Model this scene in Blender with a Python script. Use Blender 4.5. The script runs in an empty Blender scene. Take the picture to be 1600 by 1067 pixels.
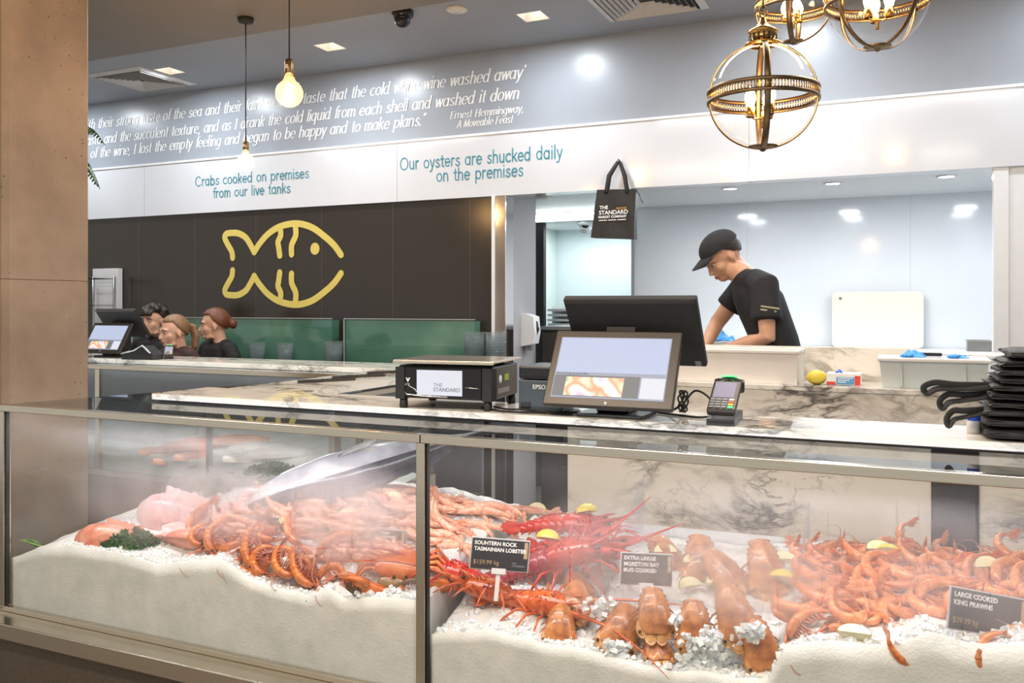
import bpy, bmesh, math, random
from mathutils import Vector, Matrix, Euler
random.seed(7)
R = math.radians
SC = bpy.context.scene
COL = SC.collection

# ------------------------------------------------------------------ camera, world, exposure
CAMH, F, HZ, TH = 1.62, 1361.0, 477.0, R(24.56)
CS, SN = math.cos(TH), math.sin(TH)
cam_data = bpy.data.cameras.new('camera')
cam = bpy.data.objects.new('camera', cam_data)
COL.objects.link(cam)
cam.location = (0, 0, CAMH)
cam.rotation_euler = (R(90), 0, TH)
cam_data.sensor_width = 36.0
cam_data.lens = F / 1600 * 36
cam_data.shift_y = (HZ - 533.5) / 1600
cam_data.clip_start = 0.02
SC.camera = cam
SC.view_settings.view_transform = 'Standard'
SC.view_settings.look = 'None'
SC.view_settings.gamma = 1
SC.view_settings.use_curve_mapping = False
SC.view_settings.exposure = 0.0
SC.cycles.use_denoising = True
SC.cycles.max_bounces = 10
SC.cycles.diffuse_bounces = 3
SC.cycles.glossy_bounces = 4
SC.cycles.transmission_bounces = 6
SC.cycles.transparent_max_bounces = 32
SC.cycles.sample_clamp_indirect = 6.0
SC.cycles.caustics_reflective = False
SC.cycles.caustics_refractive = False

world = bpy.data.worlds.new('world')
SC.world = world
world.use_nodes = True
bg = world.node_tree.nodes['Background']
bg.inputs[0].default_value = (1.0, 0.97, 0.90, 1)
bg.inputs[1].default_value = 0.62

def light(name, kind, loc, energy, color=(1, 1, 1), size=0.1, size_y=None, aim=None, spot=None, blend=0.6, parent=None):
    d = bpy.data.lights.new(name, kind)
    d.energy = energy
    d.color = color
    if kind == 'AREA':
        d.size = size
        if size_y:
            d.shape = 'RECTANGLE'; d.size_y = size_y
    else:
        d.shadow_soft_size = size
    if kind == 'SPOT':
        d.spot_size = R(spot or 90); d.spot_blend = blend
    o = bpy.data.objects.new(name, d)
    COL.objects.link(o)
    o.location = loc
    if aim is not None:
        v = Vector(aim) - Vector(loc)
        o.rotation_euler = v.to_track_quat('-Z', 'Y').to_euler()
    if parent:
        o.parent = parent
    return o

# recessed ceiling spots that wash the back wall
for i, x in enumerate((-6.4, -4.955, -3.519, -2.046, -0.57, 0.9)):
    light('ceiling_spot', 'AREA', (x, 4.78, 3.335), 13, (0.88, 0.94, 1.0), 0.13)
# kitchen downlights
for x in (-1.35, -0.48, 0.42):
    light('kitchen_spot', 'AREA', (x, 6.28, 2.43), 8.5, (0.93, 0.97, 1.0), 0.14)
    light('kitchen_spot', 'AREA', (x, 5.7, 2.43), 5.5, (0.93, 0.97, 1.0), 0.14)
light('passage_light', 'AREA', (-2.6, 7.6, 2.33), 10, (0.95, 1.0, 1.0), 0.8, 0.2)
# strip lights inside the display cases (under the front top rail)
light('case_strip', 'AREA', (-2.1, 2.14, 1.233), 4.2, (0.9, 0.88, 1.0), 1.7, 0.025, aim=(-2.1, 2.42, 0.8))
light('case_strip', 'AREA', (-0.35, 2.14, 1.233), 4.2, (0.92, 0.9, 1.0), 1.7, 0.025, aim=(-0.35, 2.42, 0.8))
light('case_strip', 'AREA', (-2.66, 3.3, 1.233), 3.0, (0.9, 0.9, 1.0), 0.7, 0.025, aim=(-2.35, 3.3, 0.8))
light('warm_fill', 'POINT', (-2.55, 1.9, 2.95), 16, (1.0, 0.60, 0.24), 0.05)  # unseen warm points added to warm the upper pillar, no bulbs modelled
light('warm_fill', 'POINT', (-1.6, 1.2, 2.95), 12, (1.0, 0.60, 0.24), 0.05)
# soft unseen fill over the customers' and staff sides, no fixtures modelled
light('customer_fill', 'AREA', (-1.0, 0.9, 3.14), 80, (1.0, 0.87, 0.72), 3.2, 0.25)
light('staff_fill', 'AREA', (-0.6, 3.45, 3.16), 42, (1.0, 0.95, 0.9), 2.6, 0.25)
light('staff_fill', 'AREA', (-4.4, 3.6, 3.16), 30, (1.0, 0.95, 0.9), 1.8, 0.25)

# ------------------------------------------------------------------ pixel helpers
CAM = Vector((0, 0, CAMH))
def ray(px, py):
    t = (px - 800) / F; v = (HZ - py) / F
    return Vector((t * CS - SN, t * SN + CS, v))
def atY(px, py, Y):
    d = ray(px, py); return CAM + d * (Y / d.y)
def atX(px, py, X):
    d = ray(px, py); return CAM + d * (X / d.x)
def atZ(px, py, Z):
    d = ray(px, py); return CAM + d * ((Z - CAMH) / d.z)
RIGHT = Vector((CS, SN, 0)); FWD = Vector((-SN, CS, 0)); UP = Vector((0, 0, 1))

# ------------------------------------------------------------------ materials
MATS = {}
def lin(c):
    return tuple((v / 12.92 if v <= 0.04045 else ((v + 0.055) / 1.055) ** 2.4) for v in c)
def hexc(h):
    return lin(tuple(int(h[i:i + 2], 16) / 255 for i in (0, 2, 4)))
def newmat(name):
    m = bpy.data.materials.new(name); m.use_nodes = True
    nt = m.node_tree; b = nt.nodes['Principled BSDF']
    MATS[name] = m
    return m, nt, b
def N(nt, t, **kw):
    n = nt.nodes.new(t)
    for k, v in kw.items():
        if k.startswith('i_'):
            key = k[2:]
            key = int(key) if key.isdigit() else key.replace('_', ' ')
            n.inputs[key].default_value = v
        else:
            setattr(n, k, v)
    return n
def ramp(nt, fac, stops):
    n = nt.nodes.new('ShaderNodeValToRGB')
    cr = n.color_ramp
    while len(cr.elements) < len(stops):
        cr.elements.new(0.5)
    for e, (p, c) in zip(cr.elements, stops):
        e.position = p
        e.color = (*c, 1) if len(c) == 3 else c
    nt.links.new(fac, n.inputs[0])
    return n.outputs[0]
def coord(nt, scale=(1, 1, 1), kind='Object'):
    tc = nt.nodes.new('ShaderNodeTexCoord'); mp = nt.nodes.new('ShaderNodeMapping')
    mp.inputs['Scale'].default_value = scale
    nt.links.new(tc.outputs[kind], mp.inputs[0])
    return mp.outputs[0]
def math_(nt, op, a, b=None, clamp=False):
    n = nt.nodes.new('ShaderNodeMath'); n.operation = op; n.use_clamp = clamp
    for i, v in enumerate((a, b)):
        if v is None: continue
        if isinstance(v, (int, float)): n.inputs[i].default_value = v
        else: nt.links.new(v, n.inputs[i])
    return n.outputs[0]
def plain(name, col, rough=0.5, metal=0.0, var=0.08, nscale=12.0, bump=0.0, bscale=60.0, coat=0.0, spec=0.5, stretch=(1, 1, 1), sss=0.0, emit=None, estr=0.0):
    """a principled material whose colour and relief vary a little with procedural noise"""
    if isinstance(col, str): col = hexc(col)
    m, nt, b = newmat(name)
    co = coord(nt, stretch)
    if var:
        nz = N(nt, 'ShaderNodeTexNoise', i_Scale=nscale, i_Detail=4.0); nt.links.new(co, nz.inputs['Vector'])
        lo = tuple(max(0, c * (1 - var)) for c in col); hi = tuple(min(1, c * (1 + var)) for c in col)
        nt.links.new(ramp(nt, nz.outputs[0], [(0.3, lo), (0.7, hi)]), b.inputs['Base Color'])
    else:
        b.inputs['Base Color'].default_value = (*col, 1)
    b.inputs['Roughness'].default_value = rough
    b.inputs['Metallic'].default_value = metal
    b.inputs['Specular IOR Level'].default_value = spec
    b.inputs['Coat Weight'].default_value = coat
    if coat: b.inputs['Coat Roughness'].default_value = 0.08
    if sss:
        b.inputs['Subsurface Weight'].default_value = sss
        b.inputs['Subsurface Radius'].default_value = (0.02, 0.008, 0.005)
        b.inputs['Subsurface Scale'].default_value = 0.3
    if bump:
        n2 = N(nt, 'ShaderNodeTexNoise', i_Scale=bscale, i_Detail=3.0); nt.links.new(co, n2.inputs['Vector'])
        bp = N(nt, 'ShaderNodeBump', i_Strength=bump, i_Distance=0.004); nt.links.new(n2.outputs[0], bp.inputs['Height'])
        nt.links.new(bp.outputs[0], b.inputs['Normal'])
    if emit:
        if isinstance(emit, str): emit = hexc(emit)
        b.inputs['Emission Color'].default_value = (*emit, 1)
        b.inputs['Emission Strength'].default_value = estr
    return m
def panelled(name, col, period, rough, spec=0.5, axis=0, dark=0.55, width=0.004, var=0.03, offset=0.0):
    """wall sheet with fine vertical joints every `period` metres"""
    if isinstance(col, str): col = hexc(col)
    m, nt, b = newmat(name)
    tc = nt.nodes.new('ShaderNodeTexCoord'); sp = nt.nodes.new('ShaderNodeSeparateXYZ')
    nt.links.new(tc.outputs['Object'], sp.inputs[0])
    x = math_(nt, 'ADD', sp.outputs[axis], offset + 100 * period)
    fr = math_(nt, 'MODULO', x, period)
    line = math_(nt, 'LESS_THAN', fr, width)
    nz = N(nt, 'ShaderNodeTexNoise', i_Scale=2.0, i_Detail=5.0); nt.links.new(tc.outputs['Object'], nz.inputs['Vector'])
    base = ramp(nt, nz.outputs[0], [(0.3, tuple(c * (1 - var) for c in col)), (0.7, tuple(min(1, c * (1 + var)) for c in col))])
    mx = nt.nodes.new('ShaderNodeMix'); mx.data_type = 'RGBA'
    nt.links.new(line, mx.inputs[0]); nt.links.new(base, mx.inputs[6])
    mx.inputs[7].default_value = (*(c * dark for c in col), 1)
    nt.links.new(mx.outputs[2], b.inputs['Base Color'])
    b.inputs['Roughness'].default_value = rough
    b.inputs['Specular IOR Level'].default_value = spec
    return m
def marble(name, base='F1ECE2', vein='57524E', scale=1.0, rough=0.06):
    m, nt, b = newmat(name)
    co = coord(nt, (scale, scale, scale * 1.0))
    warp = N(nt, 'ShaderNodeTexNoise', i_Scale=2.2, i_Detail=4.0); nt.links.new(co, warp.inputs['Vector'])
    vs = nt.nodes.new('ShaderNodeVectorMath'); vs.operation = 'MULTIPLY_ADD'
    nt.links.new(warp.outputs['Color'], vs.inputs[0]); vs.inputs[1].default_value = (0.30, 0.30, 0.30); nt.links.new(co, vs.inputs[2])
    rot = nt.nodes.new('ShaderNodeMapping'); rot.inputs['Rotation'].default_value = (0.15, 0.75, 0.2); rot.inputs['Scale'].default_value = (0.62, 1.0, 2.1)
    nt.links.new(vs.outputs[0], rot.inputs[0])
    n1 = N(nt, 'ShaderNodeTexNoise', i_Scale=2.6, i_Detail=5.0, i_Roughness=0.62); nt.links.new(rot.outputs[0], n1.inputs['Vector'])
    r1 = math_(nt, 'ABSOLUTE', math_(nt, 'SUBTRACT', n1.outputs[0], 0.5))
    n2 = N(nt, 'ShaderNodeTexNoise', i_Scale=6.5, i_Detail=5.0, i_Roughness=0.6); nt.links.new(rot.outputs[0], n2.inputs['Vector'])
    r2 = math_(nt, 'ABSOLUTE', math_(nt, 'SUBTRACT', n2.outputs[0], 0.5))
    v1 = ramp(nt, r1, [(0.0, (1, 1, 1)), (0.012, (0.75, 0.75, 0.75)), (0.05, (0.12, 0.12, 0.12)), (0.1, (0, 0, 0))])
    v2 = ramp(nt, r2, [(0.0, (0.7, 0.7, 0.7)), (0.012, (0.3, 0.3, 0.3)), (0.03, (0, 0, 0))])
    mk = N(nt, 'ShaderNodeTexNoise', i_Scale=1.7, i_Detail=2.0); nt.links.new(co, mk.inputs['Vector'])
    mask = ramp(nt, mk.outputs[0], [(0.44, (0.05, 0.05, 0.05)), (0.6, (1, 1, 1))])
    tot = math_(nt, 'MULTIPLY', math_(nt, 'MAXIMUM', v1, v2), mask, True)
    mx = nt.nodes.new('ShaderNodeMix'); mx.data_type = 'RGBA'
    nt.links.new(tot, mx.inputs[0])
    mx.inputs[6].default_value = (*hexc(base), 1); mx.inputs[7].default_value = (*hexc(vein), 1)
    nt.links.new(mx.outputs[2], b.inputs['Base Color'])
    b.inputs['Roughness'].default_value = rough
    return m
def glass(name, tint=(1.0, 0.995, 0.975), blobs=(), fogmax=0.75, drips=False, ior=1.5, base=0.0, rough=0.0, fogcol=(0.95, 0.93, 0.96)):
    """clear pane: transparent plus Fresnel reflection; condensation droplets scatter light where `blobs` ((x,y,z),(rx,ry,rz),strength) say"""
    m, nt, b = newmat(name)
    nt.nodes.remove(b)
    out = [n for n in nt.nodes if n.type == 'OUTPUT_MATERIAL'][0]
    tr = N(nt, 'ShaderNodeBsdfTransparent'); tr.inputs[0].default_value = (*tint, 1)
    gl = N(nt, 'ShaderNodeBsdfGlossy'); gl.inputs['Roughness'].default_value = rough
    fr = N(nt, 'ShaderNodeFresnel'); fr.inputs[0].default_value = ior
    geo = nt.nodes.new('ShaderNodeNewGeometry')
    fac = math_(nt, 'MULTIPLY', fr.outputs[0], math_(nt, 'SUBTRACT', 1.0, geo.outputs['Backfacing']))
    mx = N(nt, 'ShaderNodeMixShader'); nt.links.new(fac, mx.inputs[0]); nt.links.new(tr.outputs[0], mx.inputs[1]); nt.links.new(gl.outputs[0], mx.inputs[2])
    final = mx.outputs[0]
    if blobs or base:
        tc = nt.nodes.new('ShaderNodeTexCoord')
        tot = None
        for c, r, st in blobs:
            mp = nt.nodes.new('ShaderNodeMapping'); mp.vector_type = 'POINT'
            mp.inputs['Location'].default_value = tuple(-a / q for a, q in zip(c, r)); mp.inputs['Scale'].default_value = tuple(1 / q for q in r)
            nt.links.new(tc.outputs['Object'], mp.inputs[0])
            ln = nt.nodes.new('ShaderNodeVectorMath'); ln.operation = 'LENGTH'; nt.links.new(mp.outputs[0], ln.inputs[0])
            mr = nt.nodes.new('ShaderNodeMapRange'); mr.interpolation_type = 'SMOOTHSTEP'
            nt.links.new(ln.outputs['Value'], mr.inputs['Value'])
            mr.inputs['From Min'].default_value = 0.25; mr.inputs['From Max'].default_value = 1.0
            mr.inputs['To Min'].default_value = st; mr.inputs['To Max'].default_value = 0.0
            tot = mr.outputs[0] if tot is None else math_(nt, 'MAXIMUM', tot, mr.outputs[0])
        tot = math_(nt, 'ADD', tot, base) if tot is not None else math_(nt, 'ADD', base, 0.0)
        nz = N(nt, 'ShaderNodeTexNoise', i_Scale=7.0, i_Detail=3.0)
        mp = nt.nodes.new('ShaderNodeMapping'); mp.inputs['Scale'].default_value = (1, 1, 0.6); nt.links.new(tc.outputs['Object'], mp.inputs[0]); nt.links.new(mp.outputs[0], nz.inputs['Vector'])
        tot = math_(nt, 'MULTIPLY', tot, ramp(nt, nz.outputs[0], [(0.25, (0.6, 0.6, 0.6)), (0.65, (1.1, 1.1, 1.1))]))
        if drips:
            nd = N(nt, 'ShaderNodeTexNoise', i_Scale=1.0, i_Detail=2.0)
            mp = nt.nodes.new('ShaderNodeMapping'); mp.inputs['Scale'].default_value = (95, 1, 3.0); nt.links.new(tc.outputs['Object'], mp.inputs[0]); nt.links.new(mp.outputs[0], nd.inputs['Vector'])
            tot = math_(nt, 'MULTIPLY', tot, ramp(nt, nd.outputs[0], [(0.30, (0.45, 0.45, 0.45)), (0.36, (1, 1, 1))]))
        tot = math_(nt, 'MINIMUM', tot, fogmax, True)
        df = N(nt, 'ShaderNodeBsdfDiffuse'); df.inputs[0].default_value = (*fogcol, 1)
        tl = N(nt, 'ShaderNodeBsdfTranslucent'); tl.inputs[0].default_value = (*fogcol, 1)
        m2 = N(nt, 'ShaderNodeMixShader'); m2.inputs[0].default_value = 0.7; nt.links.new(df.outputs[0], m2.inputs[1]); nt.links.new(tl.outputs[0], m2.inputs[2])
        m3 = N(nt, 'ShaderNodeMixShader'); nt.links.new(tot, m3.inputs[0]); nt.links.new(final, m3.inputs[1]); nt.links.new(m2.outputs[0], m3.inputs[2])
        final = m3.outputs[0]
    nt.links.new(final, out.inputs['Surface'])
    return m
def emitter(name, col, strength):
    m, nt, b = newmat(name)
    if isinstance(col, str): col = hexc(col)
    b.inputs['Base Color'].default_value = (*(c * 0.1 for c in col), 1)
    b.inputs['Emission Color'].default_value = (*col, 1)
    b.inputs['Emission Strength'].default_value = strength
    return m

# ------------------------------------------------------------------ mesh builder
def frame_of(d):
    d = Vector(d).normalized()
    a = Vector((0, 0, 1)) if abs(d.z) < 0.9 else Vector((1, 0, 0))
    u = d.cross(a).normalized(); return u, d.cross(u).normalized()
class MB:
    def __init__(s): s.v = []; s.f = []; s.sm = []; s.mi = []; s.cur = 0
    def add(s, vs, fs, smooth=False):
        o = len(s.v); s.v.extend(Vector(p) for p in vs)
        for f in fs: s.f.append(tuple(i + o for i in f)); s.sm.append(smooth); s.mi.append(s.cur)
        return s
    def box(s, lo, hi, bev=0.0, M=None):
        (x0, y0, z0), (x1, y1, z1) = lo, hi
        if x0 > x1: x0, x1 = x1, x0
        if y0 > y1: y0, y1 = y1, y0
        if z0 > z1: z0, z1 = z1, z0
        if bev <= 0:
            vs = [(x, y, z) for z in (z0, z1) for y in (y0, y1) for x in (x0, x1)]
            fs = [(0, 2, 3, 1), (4, 5, 7, 6), (0, 1, 5, 4), (2, 6, 7, 3), (0, 4, 6, 2), (1, 3, 7, 5)]
            if M: vs = [M @ Vector(p) for p in vs]
            return s.add(vs, fs)
        bm = bmesh.new()
        bmesh.ops.create_cube(bm, size=1)
        for v in bm.verts: v.co = Vector(((x0 + x1) / 2 + v.co.x * (x1 - x0), (y0 + y1) / 2 + v.co.y * (y1 - y0), (z0 + z1) / 2 + v.co.z * (z1 - z0)))
        bmesh.ops.bevel(bm, geom=list(bm.edges), offset=min(bev, 0.49 * min(x1 - x0, y1 - y0, z1 - z0)), segments=2, profile=0.5, affect='EDGES')
        bm.verts.index_update()
        vs = [(M @ v.co) if M else v.co.copy() for v in bm.verts]
        s.add(vs, [tuple(v.index for v in f.verts) for f in bm.faces], False); bm.free()
        return s
    def tube(s, pts, rad, n=8, cap=True, flat=1.0, side=None, closed=False):
        """tube along pts; rad a number or list; flat squashes the second axis"""
        pts = [Vector(p) for p in pts]; k = len(pts)
        rs = rad if isinstance(rad, (list, tuple)) else [rad] * k
        u = None; vs = []
        for i, p in enumerate(pts):
            if closed: d = pts[(i + 1) % k] - pts[i - 1]
            else: d = pts[min(i + 1, k - 1)] - pts[max(i - 1, 0)]
            if d.length < 1e-9: d = Vector((0, 0, 1))
            d.normalize()
            if u is None:
                u = (Vector(side) - d * d.dot(Vector(side))).normalized() if side else frame_of(d)[0]
            else:
                u = u - d * d.dot(u)
                u = u.normalized() if u.length > 1e-6 else frame_of(d)[0]
            w = d.cross(u)
            for j in range(n):
                a = 2 * math.pi * j / n
                vs.append(p + (u * math.cos(a) + w * math.sin(a) * flat) * rs[i])
        fs = []
        for i in range(k if closed else k - 1):
            for j in range(n):
                a = i * n + j; b2 = i * n + (j + 1) % n; ni = (i + 1) % k
                fs.append((a, b2, ni * n + (j + 1) % n, ni * n + j))
        if cap and not closed:
            fs.append(tuple(reversed(range(n)))); fs.append(tuple(range((k - 1) * n, k * n)))
        return s.add(vs, fs, True)
    def cyl(s, a, b, r, n=16, r2=None):
        return s.tube([a, b], [r, r if r2 is None else r2], n)
    def ball(s, c, r, seg=16, rings=10, M=None):
        rx, ry, rz = r if isinstance(r, (tuple, list)) else (r, r, r)
        c = Vector(c); vs = [Vector((0, 0, -rz))]
        for i in range(1, rings):
            ph = -math.pi / 2 + math.pi * i / rings
            for j in range(seg):
                a = 2 * math.pi * j / seg
                vs.append(Vector((rx * math.cos(ph) * math.cos(a), ry * math.cos(ph) * math.sin(a), rz * math.sin(ph))))
        vs.append(Vector((0, 0, rz)))
        fs = [(0, 1 + (j + 1) % seg, 1 + j) for j in range(seg)]
        for i in range(rings - 2):
            for j in range(seg):
                a = 1 + i * seg + j; b2 = 1 + i * seg + (j + 1) % seg
                fs.append((a, b2, b2 + seg, a + seg))
        t = len(vs) - 1; o = 1 + (rings - 2) * seg
        fs += [(o + j, o + (j + 1) % seg, t) for j in range(seg)]
        vs = [c + ((M @ p) if M else p) for p in vs]
        return s.add(vs, fs, True)
    def lathe(s, prof, n=32, c=(0, 0, 0), smooth=True):
        """profile [(r,z)] about the z axis through c"""
        c = Vector(c); vs = []
        for r, z in prof:
            for j in range(n):
                a = 2 * math.pi * j / n
                vs.append(c + Vector((r * math.cos(a), r * math.sin(a), z)))
        fs = []
        for i in range(len(prof) - 1):
            for j in range(n):
                fs.append((i * n + j, i * n + (j + 1) % n, (i + 1) * n + (j + 1) % n, (i + 1) * n + j))
        return s.add(vs, fs, smooth)
    def prism(s, poly, z0, z1, M=None):
        """polygon [(x,y)] extruded from z0 to z1"""
        n = len(poly)
        vs = [Vector((x, y, z0)) for x, y in poly] + [Vector((x, y, z1)) for x, y in poly]
        if M: vs = [M @ p for p in vs]
        fs = [tuple(reversed(range(n))), tuple(range(n, 2 * n))] + [(i, (i + 1) % n, n + (i + 1) % n, n + i) for i in range(n)]
        return s.add(vs, fs)
    def grid(s, fn, nu, nv, smooth=True, closed_u=False):
        vs = [fn(i / nu, j / nv) for j in range(nv + 1) for i in range(nu + (0 if closed_u else 1))]
        w = nu + (0 if closed_u else 1); fs = []
        for j in range(nv):
            for i in range(nu):
                i2 = (i + 1) % w if closed_u else i + 1
                fs.append((j * w + i, j * w + i2, (j + 1) * w + i2, (j + 1) * w + i))
        return s.add(vs, fs, smooth)
    def xf(s, M):
        s.v = [M @ p for p in s.v]; return s
    def mat(s, i): s.cur = i; return s
    def build(s, name, mats, parent=None, loc=None, rot=None):
        me = bpy.data.meshes.new(name)
        me.from_pydata([tuple(p) for p in s.v], [], s.f)
        me.polygons.foreach_set('use_smooth', s.sm)
        me.polygons.foreach_set('material_index', s.mi)
        if not isinstance(mats, (list, tuple)): mats = [mats]
        for m in mats: me.materials.append(MATS[m] if isinstance(m, str) else m)
        me.update()
        bm = bmesh.new(); bm.from_mesh(me); bmesh.ops.recalc_face_normals(bm, faces=bm.faces); bm.to_mesh(me); bm.free()
        o = bpy.data.objects.new(name, me); COL.objects.link(o)
        if parent: o.parent = parent
        if loc is not None: o.location = loc
        if rot is not None: o.rotation_euler = rot
        return o
def tag(o, label=None, cat=None, group=None, kind=None):
    if label: o['label'] = label
    if cat: o['category'] = cat
    if group: o['group'] = group
    if kind: o['kind'] = kind
    return o
def thing(name, label, cat, loc=(0, 0, 0), rot=(0, 0, 0), group=None):
    o = bpy.data.objects.new(name, None); COL.objects.link(o)
    o.empty_display_size = 0.05
    o.location = loc
    if isinstance(rot, Matrix): o.rotation_mode = 'QUATERNION'; o.rotation_quaternion = rot.to_quaternion()
    else: o.rotation_euler = rot
    return tag(o, label, cat, group)
KIDS = {}
def copy_tree(o, parent=None):
    c = o.copy(); COL.objects.link(c)
    if parent: c.parent = parent
    for ch in [k for k in bpy.data.objects if k.parent == o]:
        copy_tree(ch, c)
    return c
def struct(o): o['kind'] = 'structure'; return o
def text(body, size, mat, parent=None, name='lettering', shear=0.0, align='LEFT', width=None, depth=0.0008, M=None, bold=0.0, spacing=1.0, line=1.0, height=None):
    """flat lettering; local x along the line, y up, facing +z, then placed by matrix M (in the parent's frame)"""
    cu = bpy.data.curves.new(name, 'FONT'); cu.body = body; cu.size = size; cu.shear = shear; cu.align_x = align
    cu.extrude = depth; cu.offset = bold; cu.space_character = spacing; cu.space_line = line; cu.resolution_u = 3
    ob = bpy.data.objects.new(name, cu); COL.objects.link(ob)
    dg = bpy.context.evaluated_depsgraph_get()
    me = bpy.data.meshes.new_from_object(ob.evaluated_get(dg))
    bpy.data.objects.remove(ob); bpy.data.curves.remove(cu)
    me.name = name
    xs = [v.co.x for v in me.vertices]; ys = [v.co.y for v in me.vertices]
    if width and xs:
        k = width / (max(xs) - min(xs))
        ky = (height / (max(ys) - min(ys))) if height else k
        for v in me.vertices: v.co.x *= k; v.co.y *= ky
    if M is not None: me.transform(M)
    me.materials.clear(); me.materials.append(MATS[mat] if isinstance(mat, str) else mat)
    o = bpy.data.objects.new(name, me); COL.objects.link(o)
    if parent: o.parent = parent
    return o
def basis(x, y, z, o=(0, 0, 0)):
    x, y, z, o = map(Vector, (x, y, z, o))
    return Matrix(((x.x, y.x, z.x, o.x), (x.y, y.y, z.y, o.y), (x.z, y.z, z.z, o.z), (0, 0, 0, 1)))
def wallM(p): return basis((1, 0, 0), (0, 0, 1), (0, -1, 0), p)     # lettering on a wall that faces -Y
# ------------------------------------------------------------------ shared materials
plain('wall_grey', (0.33, 0.36, 0.405), 0.30, var=0.05, nscale=3, bump=0.02, bscale=40)
plain('ceiling_grey', (0.33, 0.345, 0.375), 0.6, var=0.05, nscale=2)
plain('soffit_brown', (0.20, 0.178, 0.158), 0.55, var=0.06, nscale=2)
panelled('white_sheet', (0.70, 0.715, 0.745), 2.44, 0.12, offset=0.87)
panelled('fish_sheet', (0.030, 0.022, 0.017), 0.62, 0.22, spec=0.6, dark=2.6, width=0.004, offset=0.26)
panelled('kitchen_sheet', (0.72, 0.755, 0.80), 1.2, 0.1, dark=0.82)
plain('kitchen_ceiling', (0.70, 0.73, 0.74), 0.5, var=0.02)
plain('passage_wall', (0.70, 0.79, 0.82), 0.35, var=0.03, nscale=2)
plain('passage_side', (0.74, 0.83, 0.80), 0.35, var=0.03, nscale=2)
plain('jamb_grey', (0.42, 0.42, 0.44), 0.3, var=0.04, nscale=3)
plain('white_gloss', (0.82, 0.83, 0.84), 0.2, var=0.02)
plain('white_matt', (0.78, 0.78, 0.77), 0.55, var=0.03)
plain('floor_tile', (0.20, 0.17, 0.14), 0.45, var=0.12, nscale=30)
plain('plinth_stone', (0.105, 0.080, 0.056), 0.5, var=0.16, nscale=90, bump=0.05, bscale=200)
plain('steel', (0.68, 0.615, 0.51), 0.22, metal=1.0, var=0.04, nscale=6, stretch=(1, 1, 30), bump=0.02, bscale=120)
plain('steel_dark', (0.30, 0.29, 0.28), 0.3, metal=1.0, var=0.06)
plain('chrome', (0.75, 0.74, 0.73), 0.1, metal=1.0, var=0.02)
plain('black_plastic', (0.012, 0.012, 0.013), 0.32, var=0.1, nscale=20)
plain('black_gloss', (0.008, 0.008, 0.009), 0.08, var=0.0)
plain('black_matt', (0.016, 0.015, 0.015), 0.65, var=0.15, nscale=20)
plain('rubber_black', (0.01, 0.01, 0.01), 0.6, var=0.1)
plain('grey_plastic', (0.22, 0.23, 0.25), 0.4, var=0.05)
plain('brass', (0.62, 0.36, 0.11), 0.25, metal=1.0, var=0.1, nscale=20)
plain('brass_dark', (0.20, 0.135, 0.075), 0.38, metal=1.0, var=0.2, nscale=25)
plain('case_inner', (0.17, 0.17, 0.18), 0.35, metal=0.6, var=0.05)
marble('marble')
marble('marble_slab', base='F4F0E8', vein='77726C', scale=1.3, rough=0.045)
plain('gold_vinyl', (0.72, 0.58, 0.14), 0.4, var=0.02)
plain('white_vinyl', (0.92, 0.92, 0.90), 0.4, var=0.0)
plain('teal_vinyl', (0.012, 0.24, 0.33), 0.4, var=0.0)
emitter('led_white', (0.95, 0.98, 1.0), 14)
emitter('led_strip', (0.9, 1.0, 0.98), 9)
emitter('down_white', (0.95, 0.98, 1.0), 16)
def concrete():
    m, nt, b = newmat('concrete')
    co = coord(nt)
    n1 = N(nt, 'ShaderNodeTexNoise', i_Scale=3.2, i_Detail=6.0, i_Roughness=0.6); nt.links.new(co, n1.inputs['Vector'])
    c1 = ramp(nt, n1.outputs[0], [(0.25, (0.20, 0.145, 0.105)), (0.55, (0.30, 0.22, 0.16)), (0.8, (0.36, 0.275, 0.20))])
    vo = N(nt, 'ShaderNodeTexVoronoi', i_Scale=26.0); vo.inputs['Randomness'].default_value = 1.0; nt.links.new(co, vo.inputs['Vector'])
    n2 = N(nt, 'ShaderNodeTexNoise', i_Scale=5.0, i_Detail=2.0); nt.links.new(co, n2.inputs['Vector'])
    pit = math_(nt, 'MULTIPLY', ramp(nt, vo.outputs['Distance'], [(0.05, (1, 1, 1)), (0.14, (0, 0, 0))]), ramp(nt, n2.outputs[0], [(0.5, (0, 0, 0)), (0.62, (1, 1, 1))]))
    mx = nt.nodes.new('ShaderNodeMix'); mx.data_type = 'RGBA'
    nt.links.new(pit, mx.inputs[0]); nt.links.new(c1, mx.inputs[6]); mx.inputs[7].default_value = (0.09, 0.065, 0.045, 1)
    nt.links.new(mx.outputs[2], b.inputs['Base Color'])
    b.inputs['Roughness'].default_value = 0.7
    bp = N(nt, 'ShaderNodeBump', i_Strength=0.35, i_Distance=0.006); bp.invert = True
    nt.links.new(pit, bp.inputs['Height']); nt.links.new(bp.outputs[0], b.inputs['Normal'])
concrete()

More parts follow.
